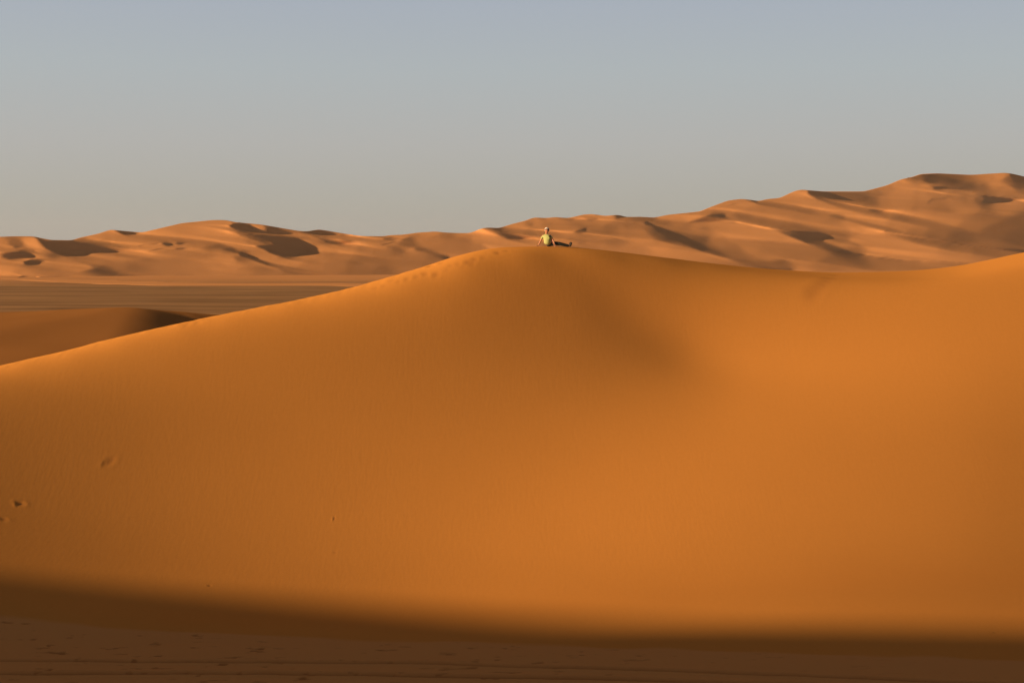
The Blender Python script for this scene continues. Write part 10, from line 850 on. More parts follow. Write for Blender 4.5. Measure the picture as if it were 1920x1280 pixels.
0,-2,-1,-1,0,1,0,1,0,0,0,0,0,1,1,2,2,1,0,1,1,0,2,3,1,1,0,0,1,1,-2,-1,-1,-2,2,2,1,1,-1,-3,-2,-3,-1,-2,2,0,-3,-5,-3,-5,-2,-1,1,1,2,1,1,1,2,0,-1,2,1,1,0,5,8,-69,-1,-1,0,0,-1,0,0,0,0,
-1,-1,-2,-2,-2,-1,0,-2,0,0,1,0,1,-1,1,-1,0,0,-1,-2,-2,0,0,1,0,0,1,2,3,2,2,1,-1,-1,-1,-1,0,0,2,1,1,1,1,0,0,1,0,-1,-1,0,3,1,0,-1,-2,-1,-1,-2,-1,-1,1,0,-1,-2,-2,-6,-5,1,0,0,1,0,1,0,-1,
-3,1,6,1,0,0,0,9,10,-70,0,-1,0,-1,0,-1,1,-1,-1,0,-2,-2,-1,-1,-1,-1,0,-1,0,0,1,0,1,0,2,1,-1,0,-3,-2,1,1,1,-2,-1,-1,5,5,5,1,-1,-2,-3,-3,-1,-1,0,0,1,0,1,1,0,1,-1,0,1,-1,2,0,-1,-1,0,-1,
-1,-1,-2,1,2,1,0,-1,-2,-1,-1,1,-5,-4,-2,1,-1,-2,-1,0,1,3,4,4,2,1,1,2,1,-70,-1,0,-1,0,0,0,-1,-1,0,-2,-1,0,-2,-1,-1,-1,0,0,-1,1,0,1,1,2,2,2,1,1,3,3,-2,-2,-3,-2,-5,-1,6,7,4,1,-2,-7,-5,
-4,-2,0,1,0,1,0,0,-1,1,-1,1,0,0,1,0,1,-1,-1,-2,1,-1,-2,0,3,3,0,0,-1,-2,-1,-1,-2,-3,-4,-2,-3,-2,-1,2,1,2,3,5,3,2,-1,0,-1,5,-71,0,-1,0,-1,0,-1,0,0,-1,-1,-1,-2,0,-1,-1,0,-1,0,1,1,1,0,
2,2,2,2,3,3,4,2,0,-3,-2,-2,1,0,0,1,-2,1,-4,-8,-7,-3,0,1,1,1,-1,0,-1,0,0,1,0,1,0,0,0,0,-1,-1,1,-1,1,2,3,0,0,0,-2,-2,-2,-2,-2,-2,-4,-3,-4,-3,1,2,1,2,2,3,5,3,-1,0,-1,1,4,-71,-1,0,0,0,
-1,-1,-1,0,-1,0,-1,-1,-1,-1,0,-1,1,0,0,1,1,2,1,3,2,4,3,3,2,2,1,0,-2,0,0,-1,-8,-10,-6,-5,-3,-2,-1,0,1,4,2,0,-2,-1,0,-1,0,1,1,0,0,1,0,-1,0,0,-1,1,1,2,1,-2,-2,-1,0,-1,-2,-2,-1,-3,-3,
-4,-2,-1,0,2,1,3,2,3,1,1,-1,1,2,1,2,-72,0,0,-1,-1,0,0,-1,-1,0,-1,-1,0,0,-1,0,0,0,0,1,1,1,2,2,2,3,2,4,3,3,1,0,0,0,-2,-2,-5,-10,-10,-9,-8,-3,5,3,3,1,0,0,-1,0,0,-1,0,0,1,1,0,0,0,0,0,0,
0,0,1,0,0,0,-1,-3,-1,-1,-1,1,0,-2,-3,-3,-3,-2,0,1,1,2,0,0,0,-1,0,5,3,2,2,2,-72,0,-1,-1,1,-1,0,-1,0,-1,-1,0,-1,-1,1,0,0,-1,2,0,1,2,2,2,2,3,3,2,2,2,2,1,-1,-1,-2,-5,-6,-9,-10,-8,-7,-1,
1,4,2,1,-1,-1,1,1,1,1,0,1,0,0,0,0,0,0,0,-1,0,0,0,1,-1,-1,-1,-1,-2,-1,1,0,0,-2,-2,-3,-4,1,1,1,1,-1,-1,0,-2,0,2,3,3,3,3,3,-72,-1,0,0,-1,-1,0,0,-1,-1,0,0,0,0,-1,0,0,1,0,2,1,1,2,2,3,2,
2,2,3,1,1,0,0,-3,-4,-4,-6,-7,-8,-8,-4,-3,1,1,2,0,-1,0,1,2,1,2,2,0,0,-1,-1,-1,1,1,-1,-2,-1,1,0,0,0,-1,-1,-1,0,0,0,0,-1,0,0,-1,2,-2,-1,-3,-1,-1,-2,-2,1,0,2,2,4,3,2,3,-73,0,0,-1,0,0,
-1,0,-1,0,0,-1,0,-1,0,0,1,1,0,1,1,2,2,2,2,2,2,3,0,2,0,0,-1,-2,-3,-5,-7,-6,-6,-5,-5,-2,-2,1,-1,1,0,0,2,2,2,1,2,0,-1,0,0,1,-2,-1,-2,-1,0,1,0,0,0,-1,-1,0,-1,0,0,1,0,0,1,1,1,-2,-3,-1,
-3,-2,-3,0,0,1,1,3,1,3,3,2,-73,0,-1,0,0,-1,0,-1,0,0,-1,0,0,0,0,0,0,1,1,1,2,1,1,2,2,2,3,1,2,0,1,-1,-2,-2,-4,-4,-5,-6,-6,-5,-3,-3,-1,-2,1,0,0,1,1,1,2,2,1,1,0,0,0,-1,-1,-2,0,1,0,-1,-1,
-1,0,0,0,-1,-1,0,1,0,1,1,0,1,-1,-1,-3,-3,-3,-2,0,0,1,1,1,1,2,2,2,1])
HILL_TOP = np.array([448.7, 448.6, 448.5, 448.4, 448.3, 448.2, 448.2, 448.1, 448.0, 447.9, 447.8, 447.8, 447.7, 447.6, 447.5, 447.4, 447.3, 447.2, 447.2, 447.1, 447.0, 446.9, 446.8, 446.7, 446.7, 446.6, 446.5, 446.4, 446.3, 446.2, 446.2, 446.1, 446.0, 445.8, 445.7, 445.5, 445.3, 445.2, 445.0, 444.8, 444.7, 444.5, 444.3, 444.2, 444.0, 443.8, 443.6, 443.4, 443.2, 443.1, 443.0, 443.0, 443.0, 443.0, 443.0, 443.0, 443.2, 443.8, 444.8, 445.9, 447.0, 448.0, 449.0, 449.7, 450.0, 450.1, 450.2, 450.2, 450.3, 450.4, 450.4, 450.0, 448.8, 447.2, 445.7, 444.5, 443.4, 442.3, 441.2, 440.1, 439.0, 437.8, 436.3, 434.6, 432.9, 431.5, 431.0, 431.3, 431.8, 432.3, 432.8, 433.3, 433.7, 434.1, 434.6, 435.0, 435.4, 435.5, 435.0, 433.9, 432.7, 431.5, 430.4, 429.2, 428.0, 426.8, 425.6, 424.4, 423.3, 422.1, 420.9, 419.7, 418.7, 418.0, 417.5, 417.0, 416.5, 416.0, 415.5, 415.0, 414.5, 414.0, 413.5, 413.0, 412.7, 412.6, 412.6, 412.7, 412.8, 413.2, 414.1, 415.2, 416.3, 416.9, 417.4, 417.8, 418.3, 418.8, 419.2, 419.7, 420.1, 420.6, 421.1, 421.9, 422.7, 423.6, 424.4, 425.3, 426.1, 427.0, 427.9, 428.7, 429.6, 430.4, 431.3, 432.1, 432.8, 433.3, 433.6, 433.6, 433.1, 432.3, 431.4, 430.7, 430.6, 431.2, 432.0, 432.8, 433.7, 434.5, 435.3, 436.2, 437.0, 437.8, 438.6, 439.4, 440.1, 440.9, 441.7, 442.3, 442.5, 442.6, 442.7, 442.7, 442.8, 442.8, 442.9, 442.9, 442.7, 442.0, 441.3, 440.8, 440.6, 440.4, 440.2, 439.9, 439.3, 438.7, 438.0, 437.3, 436.7, 436.1, 435.7, 435.4, 435.1, 434.8, 434.4, 434.3, 434.4, 434.9, 435.4, 435.9, 436.2, 436.4, 436.6, 436.8, 436.9, 437.0, 437.0, 437.0, 436.7, 435.5, 433.7, 431.6, 429.6, 428.0, 427.2, 426.9, 426.8, 427.0, 427.4, 427.3, 426.3, 424.8, 423.2, 421.6, 420.1, 418.8, 417.6, 416.4, 415.2, 413.7, 411.9, 410.0, 408.4, 407.9, 408.1, 408.4, 408.6, 408.7, 408.3, 407.7, 407.3, 407.4, 407.8, 408.2, 408.5, 408.6, 407.9, 406.8, 405.6, 404.4, 403.2, 402.3, 401.9, 401.7, 401.7, 402.1, 402.7, 403.5, 404.2, 404.6, 404.4, 404.0, 403.5, 403.1, 403.2, 404.3, 405.8, 406.7, 406.8, 406.8, 406.7, 406.6, 406.6, 406.8, 407.0, 407.3, 407.6, 407.7, 407.3, 406.4, 405.3, 404.2, 403.2, 402.5, 402.0, 401.5, 400.9, 400.4, 399.9, 399.4, 398.9, 398.4, 397.8, 397.3, 396.6, 395.4, 393.4, 391.2, 389.1, 387.2, 385.3, 383.4, 381.6, 379.7, 377.9, 376.4, 375.4, 374.8, 374.2, 373.6, 373.3, 373.5, 374.0, 374.5, 375.2, 376.0, 376.7, 376.5, 375.5, 374.3, 373.3, 372.7, 372.3, 372.0, 371.3, 369.8, 367.6, 365.2, 362.8, 360.5, 358.5, 357.1, 356.2, 355.9, 356.2, 356.6, 357.1, 357.5, 358.0, 358.3, 358.7, 358.9, 359.0, 359.0, 359.0, 359.0, 359.0, 359.0, 359.0, 359.0, 359.0, 359.0, 359.0, 359.0, 359.0, 358.9, 358.6, 357.6, 356.4, 355.1, 353.8, 352.5, 351.1, 349.8, 348.4, 346.6, 344.6, 342.4, 340.3, 338.2, 336.4, 335.1, 334.1, 333.1, 332.0, 330.4, 328.5, 327.0, 326.3, 326.0, 325.8, 325.5, 325.3, 325.2, 325.2, 325.4, 325.7, 325.9, 326.1, 326.4, 326.6, 326.8, 327.1, 327.3, 327.5, 327.7, 327.8, 327.7, 327.4, 327.1, 326.8, 326.4, 326.1, 325.8, 325.5, 325.2, 324.9, 324.6, 324.3, 324.3, 324.7, 325.3, 326.3, 327.4, 328.6, 329.8, 331.1, 332.4, 333.7, 335.1, 336.4, 337.8, 339.1, 340.5, 341.9, 343.2, 344.6, 345.9, 347.3, 348.6, 349.7, 350.5, 351.1, 351.6, 352.2, 352.7, 353.3, 353.8, 354.4, 354.9, 355.5, 356.0, 356.5, 357.1, 357.6, 358.2, 358.7, 359.3, 359.8, 360.4, 360.9, 361.5, 362.0, 362.4, 362.9, 363.3, 363.8, 364.2, 364.7, 365.2, 365.6])
CREST_JUMPS = []
SKYLINE = np.array([[-300.0, 450.0], [-60.0, 446.0], [0.0, 444.0], [25.0, 443.0], [62.0, 443.0], [80.0, 447.0], [95.0, 450.0], [135.0, 450.5], [150.0, 445.5], [185.0, 438.0], [207.0, 430.5], [232.0, 433.0], [266.0, 436.0], [300.0, 428.0], [340.0, 418.5], [385.0, 414.0], [400.0, 412.5], [425.0, 412.8], [440.0, 416.5], [490.0, 421.0], [560.0, 433.0], [575.0, 434.0], [598.0, 430.0], [640.0, 437.0], [675.0, 442.5], [720.0, 443.0], [730.0, 441.0], [755.0, 440.0], [785.0, 436.0], [817.0, 434.0], [835.0, 436.0], [860.0, 437.0], [882.0, 437.0], [905.0, 427.5], [920.0, 426.5], [935.0, 428.0], [960.0, 420.0], [985.0, 414.0], [1001.0, 407.5], [1025.0, 409.0], [1040.0, 407.0], [1066.0, 409.0], [1095.0, 402.0], [1112.0, 401.5], [1135.0, 405.0], [1160.0, 402.5], [1173.0, 407.0], [1200.0, 406.5], [1228.0, 408.0], [1250.0, 403.0], [1313.0, 396.5], [1330.0, 389.0], [1365.0, 376.0], [1390.0, 373.0], [1410.0, 375.0], [1422.0, 377.5], [1440.0, 373.0], [1462.0, 371.5], [1490.0, 358.0], [1503.0, 355.5], [1530.0, 358.0], [1545.0, 359.0], [1620.0, 359.0], [1662.0, 348.0], [1690.0, 336.0], [1711.0, 332.0], [1725.0, 326.5], [1756.0, 325.0], [1820.0, 328.0], [1860.0, 325.5], [1885.0, 324.0], [1897.0, 325.5], [1920.0, 331.0], [1990.0, 350.0], [2100.0, 362.0], [2300.0, 380.0]])
CREST = np.array([[-300.0, 760.0], [-150.0, 722.0], [0.0, 685.0], [115.0, 659.0], [230.0, 629.5], [345.0, 604.0], [460.0, 581.0], [550.0, 563.6], [600.0, 553.0], [650.0, 542.0], [700.0, 528.0], [750.0, 513.0], [800.0, 498.5], [850.0, 481.0], [900.0, 468.5], [928.0, 464.5], [980.0, 462.0], [1040.0, 462.0], [1070.0, 463.0], [1100.0, 465.5], [1150.0, 470.7], [1200.0, 477.0], [1250.0, 483.0], [1300.0, 489.5], [1350.0, 495.0], [1400.0, 500.6], [1450.0, 504.5], [1500.0, 508.0], [1560.0, 511.0], [1600.0, 510.5], [1650.0, 509.5], [1700.0, 508.0], [1750.0, 504.0], [1800.0, 498.0], [1850.0, 488.0], [1900.0, 477.0], [1920.0, 473.0], [2050.0, 445.0], [2200.0, 420.0], [2400.0, 400.0]])
HILL_BOTTOM = np.array([522.0, 522.0, 522.0, 522.0, 522.0, 522.0, 522.0, 522.0, 522.0, 522.0, 522.0, 522.0, 522.0, 522.0, 522.0, 522.0, 522.0, 522.0, 522.0, 522.0, 522.0, 522.0, 522.0, 522.0, 522.0, 522.0, 522.0, 522.0, 522.0, 522.0, 522.0, 522.0, 522.0, 522.0, 522.0, 522.0, 522.0, 522.0, 522.0, 522.0, 522.0, 522.1, 522.1, 522.2, 522.3, 522.5, 522.7, 522.9, 523.1, 523.3, 523.6, 523.9, 524.1, 524.4, 524.7, 524.9, 525.2, 525.5, 525.7, 526.0, 526.3, 526.5, 526.8, 527.1, 527.3, 527.6, 527.9, 528.1, 528.4, 528.7, 528.9, 529.2, 529.4, 529.6, 529.8, 530.0, 530.2, 530.4, 530.5, 530.7, 530.8, 530.9, 531.1, 531.2, 531.3, 531.5, 531.6, 531.7, 531.9, 532.0, 532.1, 532.3, 532.4, 532.5, 532.7, 532.8, 532.9, 533.1, 533.2, 533.3, 533.5, 533.6, 533.7, 533.8, 533.8, 533.9, 533.9, 534.0, 534.0, 534.0, 534.0, 534.0, 534.0, 534.0, 534.0, 534.0, 534.0, 534.0, 534.0, 534.0, 534.0, 534.0, 534.0, 534.0, 534.0, 534.0, 534.0, 534.0, 534.0, 534.0, 534.0, 534.0, 534.0, 534.0, 534.0, 534.0, 534.0, 534.0, 534.0, 534.0, 534.0, 534.0, 534.0, 534.0, 534.0, 534.0, 534.0, 534.0, 534.0, 534.0, 534.0, 534.0, 534.0, 534.0, 534.0, 534.0, 534.0, 534.0, 534.0, 534.0, 534.0, 534.0, 534.1, 534.2, 534.2, 534.4, 534.5, 534.6, 534.8, 535.0, 535.2, 535.4, 535.6, 535.8, 536.0, 536.2, 536.4, 536.6, 536.8, 537.0, 537.1, 537.2, 537.2, 537.1, 536.8, 536.3, 535.5, 534.6, 533.5, 532.2, 530.9, 529.5, 528.0, 526.5, 525.1, 523.6, 522.1, 520.7, 519.2, 517.7, 516.3, 514.8, 513.3, 511.7, 510.1, 508.5, 506.9, 505.2, 503.5, 501.8, 500.1, 498.4, 496.7, 495.1, 493.6, 492.1, 490.7, 489.4, 488.1, 486.8, 485.6, 484.4, 483.2, 482.2, 481.2, 480.2, 479.4, 478.6, 478.0, 477.4, 476.9, 476.5, 476.1, 475.8, 475.5, 475.2, 475.0, 474.8, 474.6, 474.4, 474.3, 474.2, 474.1, 474.1, 474.0, 474.0, 474.0, 474.0, 474.0, 474.0, 474.1, 474.1, 474.2, 474.3, 474.4, 474.6, 474.8, 475.0, 475.3, 475.6, 476.0, 476.3, 476.7, 477.2, 477.6, 478.1, 478.6, 479.1, 479.6, 480.1, 480.6, 481.2, 481.7, 482.3, 482.8, 483.4, 484.0, 484.6, 485.2, 485.9, 486.5, 487.1, 487.7, 488.3, 489.0, 489.6, 490.2, 490.8, 491.4, 492.0, 492.6, 493.2, 493.8, 494.4, 495.1, 495.7, 496.3, 497.0, 497.6, 498.2, 498.9, 499.5, 500.2, 500.8, 501.4, 502.0, 502.6, 503.1, 503.7, 504.2, 504.8, 505.4, 505.9, 506.5, 507.0, 507.6, 508.1, 508.7, 509.2, 509.8, 510.3, 510.9, 511.4, 511.9, 512.4, 512.9, 513.3, 513.7, 514.1, 514.5, 514.9, 515.3, 515.7, 516.1, 516.5, 516.8, 517.2, 517.5, 517.9, 518.2, 518.6, 518.9, 519.3, 519.6, 519.9, 520.2, 520.5, 520.7, 521.0, 521.2, 521.5, 521.7, 522.0, 522.2, 522.4, 522.5, 522.6, 522.7, 522.7, 522.7, 522.7, 522.7, 522.6, 522.5, 522.5, 522.4, 522.3, 522.2, 522.1, 522.0, 521.9, 521.8, 521.7, 521.6, 521.4, 521.3, 521.2, 521.0, 520.9, 520.7, 520.6, 520.4, 520.2, 520.0, 519.7, 519.4, 519.1, 518.7, 518.4, 518.0, 517.6, 517.1, 516.7, 516.2, 515.8, 515.2, 514.7, 514.1, 513.6, 513.0, 512.3, 511.7, 511.0, 510.3, 509.5, 508.7, 507.8, 506.9, 505.9, 505.0, 504.0, 503.0, 502.0, 500.9, 499.9, 498.8, 497.8, 496.7, 495.6, 494.5, 493.4, 492.3, 491.2, 490.2, 489.1, 488.1, 487.0, 486.0, 484.9, 483.9, 482.8, 481.8, 480.7, 479.6, 478.5, 477.5, 476.4, 475.3, 474.2, 473.2, 472.1, 471.0, 469.9, 468.8, 467.8, 466.7, 465.6, 464.5, 463.5, 462.4, 461.3, 460.3, 459.3, 458.3, 457.3, 456.3, 455.4, 454.6, 453.7, 452.8, 452.0, 451.2, 450.3, 449.5, 448.7, 447.8, 447.0, 446.2, 445.4, 444.7, 444.0, 443.5, 443.0])


# ------------------------------------------------------------------ helpers
def vnoise(X, Y, seed=0):
    i = np.floor(X).astype(np.int64); j = np.floor(Y).astype(np.int64); u = X - i; v = Y - j
    def h(a, b):
        n = (a * 374761393 + b * 668265263 + seed * 1442695041) & 0xffffffff
        n = ((n ^ (n >> 13)) * 1274126177) & 0xffffffff
        return ((n ^ (n >> 16)) & 0xffff) / 65535.0
    u = u * u * u * (u * (u * 6 - 15) + 10); v = v * v * v * (v * (v * 6 - 15) + 10)
    return (h(i, j) * (1 - u) + h(i + 1, j) * u) * (1 - v) + (h(i, j + 1) * (1 - u) + h(i + 1, j + 1) * u) * v - .5

def bicubic(G, fx, fy):
    ny, nx = G.shape
    fx = np.clip(fx, 1, nx - 2.001); fy = np.clip(fy, 1, ny - 2.001)
    i = fx.astype(int); j = fy.astype(int); u = fx - i; v = fy - j
    w = lambda t: [((1 - t) ** 3) / 6, (3 * t ** 3 - 6 * t * t + 4) / 6, (-3 * t ** 3 + 3 * t * t + 3 * t + 1) / 6, t ** 3 / 6]
    wu = w(u); wv = w(v); r = 0
    for a in range(4):
        for b in range(4):
            r = r + wv[a] * wu[b] * G[j + a - 1, i + b - 1]
    return r

def cubic(G, fx, fy):            # passes through the stored values
    ny, nx = G.shape
    fx = np.clip(fx, 0, nx - 1.001); fy = np.clip(fy, 0, ny - 1.001)
    i = fx.astype(int); j = fy.astype(int); u = fx - i; v = fy - j
    w = lambda t: [-.5 * t + t * t - .5 * t ** 3, 1 - 2.5 * t * t + 1.5 * t ** 3, .5 * t + 2 * t * t - 1.5 * t ** 3, -.5 * t * t + .5 * t ** 3]
    wu = w(u); wv = w(v); r = 0
    for a in range(4):
        for b in range(4):
            r = r + wv[a] * wu[b] * G[np.clip(j + a - 1, 0, ny - 1), np.clip(i + b - 1, 0, nx - 1)]
    return r

def grid_object(name, X, Y, Z, mat, flip=False, keep=None, attrs=None, kind='structure'):
    ny, nx = X.shape
    me = bpy.data.meshes.new(name)
    idx = np.arange(ny * nx).reshape(ny, nx)
    q = np.stack([idx[:-1, :-1], idx[:-1, 1:], idx[1:, 1:], idx[1:, :-1]], -1)
    if flip: q = q[..., ::-1]
    if keep is not None: q = q[keep]
    q = q.reshape(-1, 4)
    me.vertices.add(ny * nx)
    me.vertices.foreach_set('co', np.stack([X, Y, Z], -1).astype(np.float32).ravel())
    me.loops.add(q.size)
    me.loops.foreach_set('vertex_index', q.astype(np.int32).ravel())
    me.polygons.add(len(q))
    me.polygons.foreach_set('loop_start', (np.arange(len(q)) * 4).astype(np.int32))
    me.update(calc_edges=True)
    me.polygons.foreach_set('use_smooth', np.ones(len(q), bool))
    for k, a in (attrs or {}).items():
        at = me.attributes.new(k, 'FLOAT', 'POINT'); at.data.foreach_set('value', a.astype(np.float32).ravel())
    me.materials.append(mat)
    ob = bpy.data.objects.new(name, me)
    scene.collection.objects.link(ob)
    ob['kind'] = kind
    return ob

def new_mat(name, color, rough=0.9, spec=0.1):
    m = bpy.data.materials.new(name); m.use_nodes = True
    b = m.node_tree.nodes['Principled BSDF']
    b.inputs['Base Color'].default_value = (*color, 1); b.inputs['Roughness'].default_value = rough
    b.inputs['Specular IOR Level'].default_value = spec
    return m, m.node_tree, b

# ------------------------------------------------------------------ sand materials
def sand(name, base, dark, var_scale, ripple_scale, ripple_height, bump, mask=None, mask_color=None, band=None):
    m, t, b = new_mat(name, base, 1.0, 0.0)
    N, L = t.nodes, t.links
    tc = N.new('ShaderNodeTexCoord')
    mp = N.new('ShaderNodeMapping'); mp.inputs['Scale'].default_value = var_scale
    L.new(tc.outputs['Object'], mp.inputs[0])
    n1 = N.new('ShaderNodeTexNoise'); n1.inputs['Scale'].default_value = 1.0; n1.inputs['Detail'].default_value = 5.0; n1.inputs['Roughness'].default_value = .55
    L.new(mp.outputs[0], n1.inputs['Vector'])
    r = N.new('ShaderNodeMapRange'); r.inputs['From Min'].default_value = .3; r.inputs['From Max'].default_value = .7
    L.new(n1.outputs[0], r.inputs['Value'])
    mx = N.new('ShaderNodeMix'); mx.data_type = 'RGBA'
    mx.inputs[6].default_value = (*dark, 1); mx.inputs[7].default_value = (*base, 1)
    L.new(r.outputs[0], mx.inputs[0])
    col = mx.outputs[2]
    # grain: tiny light and dark specks of mixed sand
    g = N.new('ShaderNodeTexNoise'); g.inputs['Scale'].default_value = 9.0; g.inputs['Detail'].default_value = 3.0
    L.new(tc.outputs['Object'], g.inputs['Vector'])
    gr = N.new('ShaderNodeMapRange'); gr.inputs['To Min'].default_value = .95; gr.inputs['To Max'].default_value = 1.05
    L.new(g.outputs[0], gr.inputs['Value'])
    gm = N.new('ShaderNodeVectorMath'); gm.operation = 'SCALE'
    L.new(col, gm.inputs[0]); L.new(gr.outputs[0], gm.inputs['Scale'])
    col = gm.outputs[0]
    if mask:
        af = N.new('ShaderNodeAttribute'); af.attribute_name = 'flat'
        mf = N.new('ShaderNodeMix'); mf.data_type = 'RGBA'; mf.inputs[7].default_value = (.57, .265, .085, 1)
        L.new(af.outputs['Fac'], mf.inputs[0]); L.new(col, mf.inputs[6]); col = mf.outputs[2]
        at = N.new('ShaderNodeAttribute'); at.attribute_name = mask
        m2 = N.new('ShaderNodeMix'); m2.data_type = 'RGBA'; m2.inputs[7].default_value = (*mask_color, 1)
        L.new(at.outputs['Fac'], m2.inputs[0]); L.new(col, m2.inputs[6]); col = m2.outputs[2]
    if band:
        sx = N.new('ShaderNodeSeparateXYZ'); L.new(tc.outputs['Object'], sx.inputs[0])
        nd = N.new('ShaderNodeMath'); nd.operation = 'MULTIPLY_ADD'; nd.inputs[1].default_value = 260.0
        L.new(n1.outputs[0], nd.inputs[0]); L.new(sx.outputs['Y'], nd.inputs[2])
        rb = N.new('ShaderNodeMapRange'); rb.interpolation_type = 'SMOOTHSTEP'
        rb.inputs['From Min'].default_value = 880.0; rb.inputs['From Max'].default_value = 1240.0
        L.new(nd.outputs[0], rb.inputs['Value'])
        mb = N.new('ShaderNodeMix'); mb.data_type = 'RGBA'; mb.inputs[7].default_value = (*band, 1)
        L.new(rb.outputs[0], mb.inputs[0]); L.new(col, mb.inputs[6]); col = mb.outputs[2]
    L.new(col, b.inputs['Base Color'])
    # wind ripples
    wv = N.new('ShaderNodeTexNoise'); wv.inputs['Scale'].default_value = 1.0; wv.inputs['Detail'].default_value = 4.0
    mp2 = N.new('ShaderNodeMapping'); mp2.inputs['Scale'].default_value = ripple_scale
    L.new(tc.outputs['Object'], mp2.inputs[0]); L.new(mp2.outputs[0], wv.inputs['Vector'])
    bp = N.new('ShaderNodeBump'); bp.inputs['Strength'].default_value = bump; bp.inputs['Distance'].default_value = ripple_height
    L.new(wv.outputs[0], bp.inputs['Height'])
    L.new(bp.outputs[0], b.inputs['Normal'])
    return m

ORANGE = (0.56, 0.238, 0.052)
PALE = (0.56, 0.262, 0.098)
fore_mat = sand('foreground_sand', ORANGE, tuple(c * .93 for c in ORANGE), (.05, .09, .09), (9, 2.0, 2.0), .012, .2, 'dark_marks', (.30, .12, .035))
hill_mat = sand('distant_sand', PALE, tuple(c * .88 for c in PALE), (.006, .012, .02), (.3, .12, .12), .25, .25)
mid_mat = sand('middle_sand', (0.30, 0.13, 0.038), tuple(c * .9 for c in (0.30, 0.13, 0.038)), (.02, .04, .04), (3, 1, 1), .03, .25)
plain_mat = sand('gravel_plain', (0.34, 0.19, 0.085), (0.17, 0.095, 0.045), (.012, .06, .02), (.25, .6, .6), .2, .6, band=tuple(c * .92 for c in PALE))
near_mat = sand('near_sand', ORANGE, tuple(c * .93 for c in ORANGE), (.05, .09, .09), (9, 2.0, 2.0), .01, .25)

# ------------------------------------------------------------------ foreground dune
FX0, FY0, FD = -34.0, 35.0, 0.8
FLAT = -11.0
def fore_z(X, Y):
    z = bicubic(FORE_Z, (X - FX0) / FD, (Y - FY0) / FD)
    ny, nx = FORE_Z.shape
    ex = np.maximum(np.maximum(FX0 + FD - X, X - (FX0 + FD * (nx - 2.2))), 0)
    ey = np.maximum(Y - (FY0 + FD * (ny - 2.2)), 0)
    z = z - ey * .35 - ex * .12
    return np.where(Y < FY0 + 2 * FD, FLAT, z)

def ray_hit(xi, yi, r0=30.0, r1=80.0):
    r = np.linspace(r0, r1, 4000)
    X = (xi - CX) / F * r; z = (HOR - yi) / F * r
    g = fore_z(X, r)
    k = np.argmax(z <= g)
    return float(X[k]), float(r[k])

Yr = np.concatenate([np.linspace(24, 34, 20, endpoint=False), np.linspace(34, 46, 330, endpoint=False), np.linspace(46, 80, 420, endpoint=False), np.linspace(80, 150, 60)])
tt = np.concatenate([np.linspace(-1.3, -.42, 60, endpoint=False), np.linspace(-.42, .42, 1250, endpoint=False), np.linspace(.42, 1.3, 60)])
T, YY = np.meshgrid(tt, Yr)
XX = T * YY
ZZ = fore_z(XX, YY)
marks = np.zeros(XX.shape)  # how far prints, pits, flecks and ruts take the darker sand colour
def dimple(xi, yi, rad, depth, stretch=1.0, turn=0.0, mark=.5):
    global ZZ, marks
    x, y = ray_hit(xi, yi)
    dx, dy = XX - x, YY - y
    c, s = math.cos(turn), math.sin(turn)
    u = (dx * c + dy * s) / stretch; v = -dx * s + dy * c
    d = (u * u + v * v) / rad ** 2
    ZZ -= depth * np.exp(-d) - depth * .25 * np.exp(-(np.sqrt(d) - 1.7) ** 2 * 3)
    marks = np.maximum(marks, mark * np.exp(-d))
rng = np.random.default_rng(4)
for xi, yi, k in [(876, 491.6, 1), (883.7, 493.5, 1), (888.5, 487.5, 1), (932, 474, 1), (938.5, 474, .8), (907, 482.5, .5), (950, 470.5, .6),
                  (809.4, 497.8, 1.5), (805.5, 499, 1.0), (797, 513.5, 1), (818, 514.8, 1), (858.8, 495, .6), (827.5, 493, .7), (782, 518.5, .7), (763, 523, .7), (845, 498, .6),
                  (748, 528, .5), (735, 526, .6), (838, 505, .5), (868, 500, .4), (720, 536, .5), (704, 540, .5)]:
    dimple(xi, yi, .10 * (.8 + .3 * k), .012 * k, 1.3, rng.uniform(-.5, .5), .4 * min(k, 1))
for xi, yi, rad, dep, st, tr, mk in [(38, 944, .16, .13, 2.2, .15, .9), (28, 946, .12, -.06, 1.2, 0, 0), (205, 866, .24, .06, 2.2, .9, .45), (195, 870, .10, .05, 1.6, .4, .5), (6, 973, .14, .09, 2.4, .1, .6),
                                 (626, 972, .07, .10, 1.6, .8, .8), (623, 974, .06, -.05, 1, 0, 0), (393, 1098, .10, .05, 1.5, .2, .6), (628, 1036, .09, .03, 1.6, .3, .3), (1864, 1185, .07, .08, 1, 0, .8)]:
    dimple(xi, yi, rad * .42, dep * .2, st, tr, mk)
# shallow streak of darker colour near the saddle
for k in range(7):
    f = k / 6
    dimple(1562 - 42 * f, 516 + 36 * f, .30, .004, 1.4, .9, .30)
# uneven footworn rim along the left crest
crx = np.interp(CX + F * T, CREST[:, 0], CREST[:, 1])
row = HOR - F * ZZ / YY
near_rim = np.exp(-((row - crx) / 9.0) ** 2) * np.clip((880 - (CX + F * T)) / 200, 0, 1) * (YY > 45)
ZZ += near_rim * (np.clip(vnoise(XX * 1.7, YY * .9, 5), 0, .5) * .035 + vnoise(XX * 5, YY * 2, 6) * .012)
